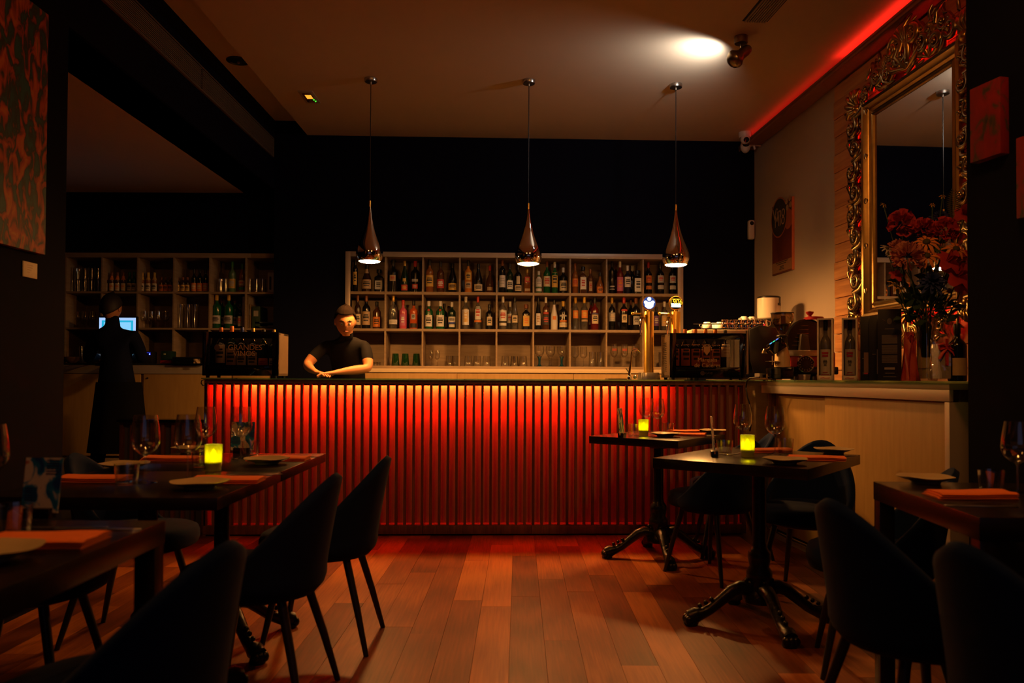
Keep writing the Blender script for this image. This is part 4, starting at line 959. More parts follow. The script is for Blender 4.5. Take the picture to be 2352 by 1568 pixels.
def badge_left(rb, zc):
    e = EMIT('badge_white', (0.80, 0.88, 1.0), 4.0); y = -0.0155
    g = G()
    def disc(cx, cz, rx_, rz_): g.lathe([(1, 0), (1, 0.001), (0, 0.001)], 24, mat=Matrix.Translation((cx, y, zc + cz)) @ Matrix.Rotation(R(90), 4, 'X') @ Matrix.Diagonal((rx_, rz_, 1, 1)))
    disc(0, rb * 0.56, rb * 0.27, rb * 0.27); disc(-rb * .5, rb * .1, rb * .25, rb * .24); disc(rb * .5, rb * .1, rb * .25, rb * .24)
    g.prism([(-rb * .66, rb * .15), (rb * .66, rb * .15), (rb * .58, -rb * .5), (rb * .2, -rb * .8), (-rb * .2, -rb * .8), (-rb * .58, -rb * .5)], 0, 0.001, Matrix.Translation((0, y, zc)) @ Matrix.Rotation(R(90), 4, 'X'))
    return [('crowned_emblem', g, e)]
beer_tower(1490, 'brass beer tap with a glowing white emblem badge', 680, (EMIT('badge_blue', (0.05, 0.10, 0.42), 0.7), badge_left))
def badge_right(rb, zc):
    y = -0.0155; mm = Matrix.Translation((0, y, zc)) @ Matrix.Rotation(R(90), 4, 'X'); out = []
    g = G(); g.prism([(-rb * .66, -rb * .05), (rb * .66, -rb * .05), (rb * .68, -rb * .6), (-rb * .68, -rb * .6)], 0, 0.001, mm); out.append(('white_field', g, EMIT('badge_white2', (0.9, 1.0, 0.9), 2.2)))
    g = G(); g.prism([(-rb * .6, rb * .60), (rb * .6, rb * .60), (rb * .6, rb * .50), (-rb * .6, rb * .50)], 0, 0.001, mm); out.append(('line', g, EMIT('badge_yellow', (1.0, 0.50, 0.02), 2.0)))
    return out
tt_ = beer_tower(1551.5, 'brass beer tap with a red and white 1906 badge', 680, (M('badge_dark', (0.05, 0.03, 0.02), 0.3), badge_right), d=0.50)
text('lettering', '1906', 0.058, EMIT('badge_yellow', (1.0, 0.5, 0.02), 2.0), tt_, (0, -0.016, on_bar(1551.5, 694.2, 0.50).z - ZBT), sx=0.9)
# swan-neck water tap and sink drain
p = on_bar(1446, 862, 0.45); k = 6.1 / 1829
t = thing('sink_tap', 'slender chrome swan-neck tap behind the bar edge', 'tap', (p.x, p.y, ZBT), TH)
pts = [(0, 0, 0.0), (0.0, 0, 0.06), (0.012, 0, 0.14), (0.014, 0, 0.195)] + [(0.046 - 0.032 * math.cos(R(a)), 0, 0.20 + 0.030 * math.sin(R(a))) for a in (20, 50, 80, 110, 140)] + [(0.085, 0, 0.206)]
g = G(); g.tube(pts, [0.012, 0.010, 0.0065] + [0.005] * 7, 10); part('spout', g, m_chrome, t)
g = G(); g.tube([(-0.004, 0, 0.05), (-0.03, -0.01, 0.085)], 0.004, 8); g.sphere((0.042, 0, 0.02), 0.016, 10, 8); g.lathe([(0.018, 0), (0.018, 0.01), (0.012, 0.03)], 14); part('lever', g, m_chrome, t)
p = on_bar(1416, 866, 0.30)
t = thing('bar_mat', 'thin black rubber mat on the bar near the tap', 'mat', (p.x, p.y, ZBT), TH)
g = G(); g.box(-0.07, 0.07, -0.05, 0.1, 0, 0.006); part('body', g, m_black, t, 0.001)

# ================================================================= pendant lamps
def pendant(px, py_canopy, py_top, py_rim, label):
    p = on_z(px, py_canopy - 6, ZC); k = p.y / F
    p = Vector((p.x, p.y, 0)); zr = hit(px, py_rim, p, (0, 1, 0)).z; ztop = hit(px, py_top, p, (0, 1, 0)).z
    t = thing('pendant_lamp', label, 'lamp', (p.x, p.y, zr), 0, 'chrome teardrop pendants over the bar')
    h = ztop - zr; R0 = 31 * k
    g = G(); zc_ = ZC - zr; g.lathe([(0.049, zc_), (0.049, zc_ - 0.022), (0.046, zc_ - 0.027), (0.008, zc_ - 0.028), (0.006, zc_ - 0.045)], 28); part('canopy', g, m_steel, t)
    g = G(); g.tube([(0, 0, h - 0.002), (0, 0, zc_ - 0.03)], 0.0032, 8); part('cord', g, m_black, t)
    out = [(0.80, 0.0), (0.90, 0.030), (0.985, 0.085), (1.0, 0.125), (0.975, 0.175), (0.90, 0.235), (0.77, 0.31), (0.60, 0.40), (0.44, 0.50), (0.30, 0.61), (0.19, 0.73), (0.115, 0.84), (0.085, 0.90)]
    pr_ = [(R0 * r, h * z) for r, z in out]
    g = G(); g.lathe(pr_ + [(R0 * 0.07, h * 0.90)], 40, cap=False)
    inner = [(R0 * r * 0.965, h * z) for r, z in out[:6]]
    g2 = G(); g2.lathe(list(reversed([(R0 * 0.80, 0.0)] + inner[1:] + [(0.0, h * 0.235)])), 40, cap=False)
    part('shade', g, m_chrome, t, ang=60); part('reflector', g2, M('shade_lining', (0.85, 0.62, 0.35), 0.5, metal=0.2, noise=0), t, ang=60)
    g = G(); g.lathe([(R0 * 0.085, h * 0.895), (R0 * 0.085, h), (0.0, h + 0.001)], 16); part('stem', g, m_brass, t)
    g = G(); g.lathe([(R0 * 0.775, 0.006), (R0 * 0.72, -0.004), (R0 * 0.5, -0.010), (0.0, -0.013)], 36, cap=False); part('bulb', g, EMIT('pendant_bulb', (1.0, 0.42, 0.10), 620.0), t)
pendant(852, 187, 461, 600, 'leftmost chrome teardrop pendant lamp above the bartender')
pendant(1215, 191, 467, 605.5, 'middle chrome teardrop pendant lamp above the bar')
pendant(1552.5, 200, 470, 608, 'rightmost chrome teardrop pendant lamp near the beer taps')

# ================================================================= ceiling spotlight
p = on_z(1702, 84, ZC); k = p.y / F
t = thing('ceiling_spotlight', 'bronze ceiling spotlight throwing white light across the ceiling', 'spotlight', (p.x, p.y, ZC))
g = G(); g.lathe([(0.045, 0), (0.045, -0.045), (0.042, -0.048), (0.0, -0.049)], 28); part('canopy', g, m_bronze, t)
def rel(x, y): return hit(x, y, (0, p.y, 0), (0, 1, 0)) - Vector((p.x, p.y, ZC))
a, b, cc = rel(1703, 98), rel(1703, 112), rel(1712, 117)
g = G(); g.tube([a, b], 0.0075, 10); part('stem', g, m_bronze, t)
e = rel(1690, 134); dirv = (e - cc).normalized(); up = dirv
mt = (-dirv).to_track_quat('Z', 'Y').to_matrix().to_4x4(); mt.translation = cc
L_ = (e - cc).length
g = G(); g.lathe([(0.0, 0.045), (0.018, 0.041), (0.030, 0.028), (0.036, 0.0), (0.036, -L_ * 0.45), (0.046, -L_ * 0.72), (0.061, -L_ * 0.95), (0.062, -L_ * 1.15), (0.050, -L_ * 1.45), (0.03, -L_ * 1.62), (0.0, -L_ * 1.68)], 28, mat=mt); part('head', g, m_bronze, t)
lp = Vector((p.x, p.y, ZC)) + rel(1688, 124) + Vector((-0.075, 0.085, -0.035))
s_ = spot('spot_beam', lp, lp + Vector((-0.62, 0.62, 0.20)), 17, (1.0, 0.95, 0.84), 158, 0.9, 0.03)

# ================================================================= cameras and sensor at the far right corner
p = on_z(1710, 308, ZC) ; p = hit(1711, 305, (0, 7.45, 0), (0, 1, 0))
t = thing('dome_camera', 'white dome camera tucked under the ceiling corner', 'camera', (p.x, p.y, ZC))
g = G(); g.lathe([(0.058, 0), (0.058, -0.03), (0.05, -0.05), (0.0, -0.052)], 24); part('base', g, m_whiteplastic, t)
g = G(); g.sphere((0, -0.012, -0.068), 0.045, 18, 12); part('ball', g, m_whiteplastic, t)
g = G(); g.lathe([(0.026, 0.036), (0.024, 0.042), (0.0, 0.046)], 18, mat=Matrix.Translation((0, -0.012, -0.072)) @ Matrix.Rotation(R(105), 4, 'X')); part('lens', g, m_blackgloss, t)
p2 = on_right(1722, 338, 0.10)
t = thing('security_camera', 'small white wall camera with a blue light below the dome', 'camera', (p2.x - 0.02, p2.y - 0.03, p2.z))
g = G(); g.sphere((-0.03, 0, 0.0), 0.055, 18, 12, (0.85, 0.9, 1.2)); part('body', g, m_whiteplastic, t)
g = G(); g.sphere((-0.033, -0.03, 0.012), 0.034, 16, 10, (0.95, 0.8, 1.15)); part('lens', g, m_blackgloss, t)
g = G(); g.sphere((-0.020, -0.056, 0.022), 0.006, 8, 6); part('light', g, EMIT('blue_led2', (0.2, 0.25, 1.0), 10), t)
g = G(); g.tube([(0.0, 0, 0.01), (0.06, 0.01, 0.02), (0.135, 0.02, 0.02)], 0.016, 10); g.tube([(0.05, 0, 0.015), (0.06, 0, -0.03)], 0.01, 8); part('arm', g, m_whiteplastic, t)
q = on_back(1727, 528, WD - 0.03)
t = thing('motion_sensor', 'white oblong motion sensor high beside the poster corner', 'sensor', (q.x - 0.008, q.y, q.z), TH)
g = G(); g.box(-0.030, 0.030, -0.025, 0.03, -0.094, 0.094); part('body', g, m_whiteplastic, t, 0.018, seg=4)
g = G(); g.sphere((0, -0.02, 0.062), 0.022, 14, 8, (1, 0.55, 1)); part('lens', g, m_blackgloss, t)
# ================================================================= right-hand side counter along the wall
cA = on_z(1752, 1224, 0.0); cB3 = on_z(1845, 1268, 0.0)
dr = (cB3 - cA).normalized()                     # along the front, towards the camera
ZR = 1.100
pB = hit(2181, 1000, cA, (dr.y, -dr.x, 0))       # right-hand end of the fronts
RL = (Vector((pB.x, pB.y, 0)) - cA).length
nr_ = Vector((-dr.y, dr.x, 0))                   # into the counter (towards the wall)
if nr_.x < 0: nr_ = -nr_
cm = Matrix(((dr.x, nr_.x, 0, cA.x), (dr.y, nr_.y, 0, cA.y), (0, 0, 1, 0), (0, 0, 0, 1)))
t = thing('side_counter', 'long cream side counter with glass top along the right wall', 'counter'); t.matrix_world = cm
g = G(); g.box(-1.15, RL + 0.18, -0.02, 0.50, ZR, ZR + 0.010); part('glass_top', g, m_topglass, t, 0.001, seg=1)
g = G(); g.box(-1.15, RL + 0.0, 0.0, 0.50, ZR - 0.030, ZR - 0.0005); part('worktop', g, m_oak, t, 0.001)
g = G(); g.box(-0.02, RL, 0.0, 0.02, ZR - 0.085, ZR - 0.031); part('fascia', g, m_trim, t, 0.001)
zt_ = ZR - 0.088
xm = (hit(1884, 1000, cA, (dr.y, -dr.x, 0)) - cA).dot(dr)
g = G(); g.box(0.10, xm + 0.03, 0.055, 0.073, 0.05, zt_); part('sliding_door', g, m_cream, t, 0.001)
g = G(); g.box(xm, RL - 0.04, 0.030, 0.048, 0.05, zt_); part('sliding_door', g, m_cream, t, 0.001)
g = G(); g.box(RL - 0.035, RL, 0.0, 0.50, 0.0, zt_); part('end_panel', g, m_trim, t, 0.001)
g = G(); g.box(0.03, 0.095, 0.03, 0.09, 0.0, zt_); part('end_post', g, m_redwood, t, 0.001)
g = G(); g.box(-1.1, RL - 0.04, 0.075, 0.50, 0.0, ZR - 0.031); part('carcass', g, m_oak, t)
for k, y in enumerate((0.012, 0.040)):
    g = G(); g.box(0.10, RL - 0.04, y, y + 0.008, 0.0, 0.05 - 0.012 * k); part('track', g, m_trim, t)
ZRT = ZR + 0.0102
def on_rc(x, y=869): # a point on the counter top under pixel column x, some way in from the front edge
    return hit(x, y, cA + nr_ * 0.12, (dr.y, -dr.x, 0))
def rc(x, inn=0.12):
    p = hit(x, 869, cA + nr_ * inn, (dr.y, -dr.x, 0)); return Vector((p.x, p.y, ZRT))
def kk(p): return (p - EYE).dot(_f) / F
RZ = math.atan2(nr_.y, nr_.x) - math.pi / 2      # rotation that turns local -Y ... kept near zero: things face the camera
def zpx(p, y): return on_y(1900, y, p.y).z - ZRT

# black cable loop at the joint of the two counters
t = thing('cable', 'black cable hanging from the counter joint beside the right cooler', 'cable')
a = on_y(1716, 872, 5.60)
pts = [on_y(x, y, Y) for x, y, Y in ((1745, 866, 5.5), (1722, 868, 5.55), (1715, 876, 5.58), (1713, 890, 5.60), (1717, 912, 5.58), (1724, 935, 5.58), (1727, 962, 5.60), (1722, 990, 5.62))]
g = G(); g.tube(pts, 0.0055, 8); part('cord', g, m_black, t)
t = thing('cable', 'short black cable loop at the left end of the bar', 'cable')
g = G(); g.tube([on_y(x, y, Y) for x, y, Y in ((470, 871, 5.56), (463, 874, 5.54), (462, 880, 5.54), (466, 885, 5.55), (471, 884, 5.57))], 0.004, 8); part('cord', g, m_black, t)
t = thing('cable', 'thin dark cable lying along the foot of the side counter', 'cable')
f1 = [cA + dr * d - nr_ * (0.02 + 0.01 * math.sin(9 * d)) + Vector((0, 0, z)) for d, z in ((0.0, .09), (.2, .07), (.45, .05), (.7, .06), (1.0, .02), (1.4, .01), (1.8, .01))]
g = G(); g.tube(f1, 0.006, 6); part('cord', g, m_black, t)

# ---- coffee machine (beyond the cooler), cups and jugs on top
YM = 6.15
def ym(x, y): return on_y(x, y, YM)
x0, x1, x2 = ym(1588, 800).x, ym(1720, 800).x, ym(1796, 800).x; ztop = ym(1700, 757).z - 1.10
t = thing('coffee_machine', 'white and black coffee machine behind the right wine cooler', 'coffee machine', (0, YM, 1.10))
g = G(); g.box(x0, x1, 0.0, 0.30, 0.05, ztop); part('body', g, M('machine_cream', (0.70, 0.58, 0.42), 0.35, noise=0.05), t, 0.008)
g = G(); g.prism([(x1, ztop), (ym(1745, 757).x, ztop + 0.035), (x2 - 0.02, ztop + 0.01), (x2, ztop - 0.09), (x2, 0.06), (x1 + 0.035, 0.06), (x1 + 0.005, 0.16)], -0.30, 0.02, Matrix.Rotation(R(90), 4, 'X')); part('side_panel', g, m_black, t, 0.006)
g = G(); g.box(x0 + 0.42, x0 + 0.427, -0.002, 0.0, 0.06, ztop - 0.005); part('seam', g, m_black, t)
g = G(); g.box(x0 + 0.02, x2 - 0.10, 0.02, 0.28, ztop, ztop + 0.012); g.tube([(x0 + .02, 0.02, ztop + 0.045), (x2 - 0.12, 0.02, ztop + 0.045)], 0.005, 8); part('cup_rail', g, m_chrome, t)
for x in (x0 + 0.05, x2 - 0.05):
    for y in (0.05, 0.25): g = G(); g.lathe([(0.02, 0), (0.024, 0.05)], 12, c=(x, y, 0)); part('foot', g, m_black, t)
for z in (0.021, 0.003):
    g = G(); g.sphere((ym(1757, 741).x, 0.02, ztop + 0.02 + z), 0.006, 8, 6); part('indicator', g, EMIT('red_led', (1, 0.02, 0.02), 3.0), t)
zct = 1.10 + ztop + 0.0125
cupg = G(); cupg.lathe([(0.022, 0), (0.038, 0.02), (0.042, 0.05), (0.0395, 0.05), (0.036, 0.022), (0.0, 0.006)], 20); cupm = cupg.mesh('body', m_porcelain, ang=50)
hg = G(); hg.tube([(-0.040, 0, 0.040)] + [(-0.050 - 0.014 * math.sin(R(a)), 0, 0.028 + 0.013 * math.cos(R(a))) for a in (20, 60, 100, 140)] + [(-0.036, 0, 0.014)], 0.004, 8); hm = hg.mesh('handle', m_porcelain, ang=60)
for n, (x, Y, up, rz, zo) in enumerate(((1624, 6.22, 1, 0.2, 0), (1640, 6.32, 1, 1.5, 0), (1653, 6.23, 1, 2.2, 0), (1694, 6.35, 1, 2.8, 0.0), (1709, 6.30, 1, 0.6, 0.051), (1727, 6.32, 1, 1.1, 0.051), (1727, 6.32, 1, 2.0, 0.0), (1744, 6.33, 1, 2.6, 0.0), (1709, 6.30, 1, -0.6, 0))):
    q = on_y(x, 750, Y)
    t = thing('coffee_cup', ('upturned white cup with looped handle, leftmost on the coffee machine', 'second upturned white cup on the coffee machine', 'third upturned white cup on the coffee machine', 'white cup at the back of the coffee machine', 'white cup stacked on another, middle of the coffee machine', 'white cup stacked on another, right of the machine top', 'lower white cup of the right-hand stack', 'rightmost white cup on the coffee machine', 'lower white cup of the middle stack')[n], 'cup', (q.x, q.y, zct + zo), rz, 'white cups on the coffee machine')
    for nm, me in (('body', cupm), ('handle', hm)):
        o = part(nm, me, None, t); o.location = (0, 0, 0.0505); o.rotation_euler = (R(180), 0, 0)
jug = G(); jug.lathe([(0.030, 0), (0.032, 0.01), (0.030, 0.04), (0.026, 0.055), (0.030, 0.068), (0.0285, 0.068), (0.024, 0.055), (0.0, 0.006)], 20); jm = jug.mesh('body', m_chrome, ang=50)
jh = G(); jh.tube([(0.028, 0, 0.058), (0.05, 0, 0.055), (0.052, 0, 0.03), (0.03, 0, 0.014)], 0.004, 8); jhm = jh.mesh('handle', m_chrome, ang=60)
for n, (x, Y) in enumerate(((1665, 6.20), (1682, 6.21), (1697, 6.20), (1712, 6.21), (1727, 6.20), (1741, 6.21), (1754, 6.20))):
    q = on_y(x, 750, Y); t = thing('milk_jug', '%s steel milk jug along the front of the coffee machine top' % ORD[n], 'jug', (q.x, q.y, zct), (0.4, 2.6, 0.2, 3.5, 1.0, 2, 0)[n], 'steel jugs on the coffee machine')
    part('body', jm, None, t); part('handle', jhm, None, t)

# ---- tall white bean hopper at the back
YG = 6.60; q = on_y(1766, 860, YG); k = YG / F
t = thing('bean_grinder', 'tall grinder with white round hopper and black lid by the wall', 'grinder', (q.x, YG, 1.1102))
def zg(y): return on_y(1766, y, YG).z - 1.1102
r = 26.0 * k
g = G(); g.lathe([(r * 0.78, 0.01), (r * 0.78, zg(745)), (r * 0.9, zg(735)), (r * 0.9, zg(733.5))], 28); part('body', g, m_black, t)
g = G(); g.lathe([(r * 0.85, zg(733.5)), (r * 0.97, zg(731)), (r, zg(725)), (r, zg(685))], 36); part('hopper', g, M('hopper_white', (0.72, 0.66, 0.58), 0.18, noise=0.02), t)
g = G(); g.lathe([(r * 1.01, zg(685.5)), (r * 1.01, zg(683)), (r * 0.9, zg(681)), (0, zg(680.5))], 36); part('lid', g, m_black, t)
g = G(); g.lathe([(r * 1.006, zg(700)), (r * 1.006, zg(684))], 10, a0=-0.9, a1=0.0); part('dark_panel', g, m_black, t); g = G(); g.lathe([(r * 1.008, zg(703)), (r * 1.008, zg(697))], 10, a0=-1.05, a1=-0.2); part('nameplate', g, m_print, t)

# ---- coffee grinder in front
p = rc(1797, 0.07); k = kk(p)
t = thing('coffee_grinder', 'cream coffee grinder with clear bean hopper on the side counter', 'grinder', p)
z = lambda y: zpx(p, y)
g = G(); g.box(-32 * k, 20 * k, -0.05, 0.06, 0.006, z(845)); part('base', g, m_blackgloss, t, 0.008)
g = G(); g.lathe([(18 * k, z(843)), (16.5 * k, z(815)), (9 * k, z(790)), (8 * k, z(788))], 28); part('body', g, M('grinder_cream', (0.74, 0.55, 0.28), 0.3, noise=0.04), t)
g = G(); g.lathe([(8 * k, z(788)), (9 * k, z(776)), (13 * k, z(773)), (12 * k, z(770)), (6 * k, z(769))], 24); part('collar', g, m_black, t)
g = G(); g.lathe([(6 * k, z(770)), (9 * k, z(764)), (22 * k, z(742)), (25 * k, z(735)), (25 * k, z(720)), (24.4 * k, z(720)), (24.4 * k, z(735)), (21 * k, z(743)), (6 * k, z(768))], 32); part('hopper', g, THIN('hopper_clear', (0.80, 0.72, 0.62), 1.0, 0.03, edge=0.3), t)
g = G(); g.lathe([(7 * k, z(768)), (19 * k, z(746)), (10 * k, z(742)), (0, z(741))], 24); part('beans', g, RAMP('coffee_beans', [(0.2, (0.02, 0.008, 0.003)), (0.6, (0.10, 0.04, 0.015))], 'VORONOI', 180, 0.4), t)
g = G(); g.lathe([(26 * k, z(720.5)), (26 * k, z(718.5)), (0, z(717.5))], 32); part('lid', g, m_black, t)
g = G(); g.box(-12 * k, -1 * k, -25.4 * k, -24.8 * k, z(745), z(727)); part('hopper_label', g, M('label_brown', (0.10, 0.03, 0.015), 0.5), t)
mt = Matrix.Translation((-18 * k, -0.04, z(795))) @ Matrix.Rotation(R(-33), 4, 'Y')
g = G(); g.cbox((0, 0, 0), (34 * k, 0.07, 26 * k), mt); part('display_housing', g, m_blackgloss, t, 0.006)
for n, c in enumerate(((0.1, 0.5, 1.0), (0.05, 0.8, 0.35), (0.1, 0.2, 1.0))):
    g = G(); g.cbox(((-11 + 8.5 * n) * k, -0.036, 13.2 * k), (6.5 * k, 0.004, 1.6 * k), mt); part('indicator', g, EMIT('grinder_led%d' % n, c, 1.3), t)
g = G(); g.tube([(-40 * k, -.03, z(806)), (-34 * k, -.03, z(802)), (-22 * k, -.02, z(806))], [5 * k, 3.5 * k, 2.5 * k], 10); g.lathe([(8 * k, 0), (6 * k, 6 * k), (3 * k, 10 * k)], 14, c=(-43 * k, -.03, z(812))); part('portafilter_fork', g, m_bronze, t)
g = G(); g.tube([(-26 * k, -.03, z(818)), (-26 * k, -.03, z(838))], 1.5 * k, 8); g.box(-38 * k, -12 * k, -.07, .01, z(831), z(829.5)); part('tray', g, m_steel, t)

# ---- meat slicer
p = rc(1862, 0.30); k = kk(p)
z = lambda y: zpx(p, y)
t = thing('meat_slicer', 'dark red meat slicer with a round blade guard on the side counter', 'slicer', p)
g = G(); g.box(-44 * k, 62 * k, -0.02, 0.20, z(860), z(842)); part('base', g, m_blackgloss, t, 0.01)
for x in (-34, -20, 10, 50):
    g = G(); g.lathe([(9 * k, 0), (6 * k, z(860) + 0.002)], 14, c=(x * k, 0.03 + 0.1 * (x in (-20, 50)), 0)); part('foot', g, m_black, t)
g = G(); g.box(-46 * k, 58 * k, 0.0, 0.16, z(843), z(808)); part('motor_body', g, m_red, t, 0.015)
g = G(); g.lathe([(48 * k, 0.0), (50 * k, 0.01), (50 * k, 0.035), (46 * k, 0.045), (0, 0.046)], 48, mat=Matrix.Translation((-2 * k, 0.09, z(781))) @ Matrix.Rotation(R(90), 4, 'X')); part('blade_guard', g, M('guard_dark', (0.055, 0.045, 0.032), 0.25, metal=0.7, noise=0.1), t)
for n in range(6):
    g = G(); zz = z(748 + n * 9); hw = (14 + n * 4) * k; g.box(-38 * k + (6 - n) * 4 * k - 4 * k, -38 * k + (6 - n) * 4 * k + hw, 0.040, 0.044, zz, zz + 1.6 * k); part('guard_rib', g, m_bronze, t)
g = G(); g.box(-56 * k, 40 * k, -0.015, 0.10, z(818), z(804)); part('carriage', g, m_steel, t, 0.006)
g = G(); g.prism([(-26 * k, 0), (-2 * k, 0), (-6 * k, 36 * k), (-22 * k, 38 * k)], -0.01, 0.03, Matrix.Translation((0, 0.02, z(805))) @ Matrix.Rotation(R(90), 4, 'X')); part('pusher', g, M('pusher_dark', (0.08, 0.06, 0.045), 0.35), t, 0.004)
g = G(); g.lathe([(4 * k, z(732)), (6 * k, z(727)), (3.5 * k, z(723)), (8 * k, z(718)), (9 * k, z(714)), (0, z(712))], 18, c=(8 * k, 0.08, 0)); part('knob', g, m_red, t)
g = G(); g.lathe([(26 * k, 0), (20 * k, 7 * k), (0, 9 * k)], 24, c=(18 * k, 0.08, z(733)), sq=0); part('top_cover', g, m_red, t)
mt = Matrix.Translation((-14 * k, -0.02, z(836))) @ Matrix.Rotation(R(90), 4, 'X')
g = G(); g.lathe([(20 * k, -0.02), (20 * k, 0.006), (18 * k, 0.01), (17 * k, 0.006)], 32, mat=mt); part('dial_ring', g, m_chrome, t)
g = G(); g.lathe([(17.5 * k, 0.006), (0, 0.007)], 32, mat=mt); part('dial_face', g, m_blackgloss, t)
g = G()
for a in range(0, 360, 24): g.cbox((0, 14 * k, 0.008), (1.2 * k, 3 * k, 0.001), mt @ Matrix.Rotation(R(a), 4, 'Z'))
part('dial_marks', g, M('dial_mark', (0.35, 0.25, 0.15), 0.4), t, kind='stuff')

# chopping board lying under the slicer
p = rc(1745, 0.16)
t = thing('chopping_board', 'pale chopping board lying on the side counter by the grinder', 'board', (p.x, p.y, ZRT), 0.2)
g = G(); g.box(-0.10, 0.16, -0.06, 0.14, 0, 0.014); part('board', g, M('board_pale', (0.72, 0.55, 0.32), 0.5), t, 0.004)

# ---- boxed bottles
RBX = R(-27)
def window_box(xa_, xb_, ytop, label, side):
    p = rc((xa_ + xb_) / 2, 0.06); k = kk(p); w = (xb_ - xa_) * k; h = zpx(p, ytop)
    t = thing('bottle_box', label, 'box', p, RBX)
    dpt = 0.085; hw = w / 2; th = 0.009; gm = M('box_card', (0.86, 0.77, 0.64), 0.55, noise=0.06)
    g = G(); g.box(-hw, -hw + th, 0, dpt, 0, h); g.box(hw - th, hw, 0, dpt, 0, h); g.box(-hw, hw, dpt - th, dpt, 0, h); g.box(-hw, hw, 0, dpt, 0, th); g.box(-hw, hw, 0, dpt, h - th, h); g.box(-hw, hw, 0, 0.004, 0, h * 0.075)
    part('box', g, gm, t)
    g = G(); g.box(-hw + th, hw - th, 0.002, 0.003, h * 0.075, h - th); part('window', g, THIN('box_window', (0.93, 0.92, 0.9), 0.6, 0.05), t)
    g = G(); g.tube([(-hw * 0.6, -0.001, h * .035), (-hw * .2, -0.001, h * .043), (hw * .1, -0.001, h * .032), (hw * .6, -0.001, h * .04)], 0.0025, 6, 0.3); part('script_print', g, m_redprint, t)
    bottle((p.x - math.sin(RBX) * 0.042, p.y + math.cos(RBX) * 0.042, ZRT + th + 0.0005), h * 0.95, w * 0.68, 'std', 'clear', 'black', [(WHITE, .06, .50, 1.15)], side, None, RBX, 'boxed_bottle')
    g = G(); r = w * 0.34
    for zz, hh_, ww in ((.43, .035, .5), (.385, .032, .45), (.115, .012, .4), (.075, .012, .6)): g.box(-r * ww * 1.2, r * ww * 1.2, 0.0415 - r * 1.0 - 0.003, 0.042 - r * 0.86, h * (zz) * .95, h * (zz + hh_) * .95)
    return t, g, h, r
for (xa_, xb_, yt_, lab, side) in ((1878, 1912, 730.5, 'grey-white window box holding a skull-label bottle, left of two', 'clear bottle with white skull label inside the left window box'), (1935, 1968, 729.5, 'grey-white window box holding a skull-label bottle, right of two', 'clear bottle with white skull label inside the right window box')):
    t, g, h, r = window_box(xa_, xb_, yt_, lab, side)
    bt = [o for o in bpy.data.objects if o.get('label') == side][0]
    g2 = G(); g2.v = [(x, y - 0.042, z - 0.005) for x, y, z in g.v]; g2.f = g.f; g2.mi = g.mi
    part('red_print', g2, m_redprint, bt)
    g3 = G(); g3.sphere((0, -r * 0.99, h * 0.27), r * 0.42, 14, 8, (1, 0.12, 1.25)); g3.cbox((0, -r * 1.0, h * 0.218), (r * 0.5, r * 0.1, h * 0.035)); part('skull_print', g3, M('skull_grey', (0.22, 0.21, 0.20), 0.5), bt)
    g4 = G()
    for s in (-1, 1): g4.sphere((s * r * 0.17, -r * 1.045, h * 0.275), r * 0.11, 8, 6, (1, 0.2, 1.2))
    part('skull_eyes', g4, m_print, bt)
def black_box(xa_, xb_, ytop, label, lines, inn=0.05, extra=None):
    p = rc((xa_ + xb_) / 2, inn); k = kk(p); w = (xb_ - xa_) * k; h = zpx(p, ytop)
    t = thing('gift_box', label, 'box', p, RBX)
    g = G(); g.box(-w / 2, w / 2, 0, 0.09, 0, h); part('box', g, M('box_black', (0.008, 0.008, 0.009), 0.4, noise=0.1), t, 0.001)
    lp = M('box_print', (0.16, 0.14, 0.12), 0.5)
    for z0, z1, ww, n in lines:
        g = G()
        for q in range(n):
            zz = h * (z0 + (z1 - z0) * q / max(1, n)); g.box(-w * ww / 2, w * ww / 2, -0.0006, 0, zz, zz + h * 0.009)
        part('print', g, lp, t, kind='stuff' if n > 3 else None)
    return t, w, h
t, w, h = black_box(1977, 1997, 727, 'narrow black gift box left of the large black box', [(.10, .14, .5, 2), (.34, .36, .6, 1)])
g = G(); g.box(-w * .12, w * .36, -0.0008, 0, h * .12, h * .44); part('bottle_print', g, M('print_gold', (0.22, 0.13, 0.08), 0.4), t); g = G(); g.box(-w * .1, w * .3, -0.0012, 0, h * .10, h * .12); part('red_print', g, m_redprint, t)
t, w, h = black_box(1998, 2018, 724, 'second narrow black gift box with a lit silver edge', [(.4, .42, .4, 1)], 0.06)
g = G(); g.box(w * .28, w * .48, -0.0008, 0, h * .10, h * .48); part('silver_print', g, M('print_silver', (0.35, 0.31, 0.30), 0.3, metal=.6), t)
t, w, h = black_box(2019, 2068, 709, 'large black gift box with grey crest and printed lines', [(.52, .64, .66, 9), (.38, .50, .66, 8), (.25, .36, .66, 7), (.10, .115, .4, 1), (.05, .06, .55, 1), (.72, .73, .4, 1)], 0.05)
g = G(); g.sphere((0, -0.0002, h * .83), w * .11, 12, 8, (1, .03, 1.3)); g.tube([(-w * .3, -0.0005, h * .86), (-w * .15, -0.0005, h * .83), (-w * .25, -0.0005, h * .80)], 0.002, 5, .4); g.tube([(w * .3, -0.0005, h * .86), (w * .15, -0.0005, h * .83), (w * .25, -0.0005, h * .80)], 0.002, 5, .4); part('crest', g, M('box_print', (0.16, 0.14, 0.12), 0.5), t)
g = G(); g.box(-w * .22, w * .22, -0.0008, 0, h * .155, h * .185); part('title_print', g, M('title_print', (0.30, 0.27, 0.24), .5), t)
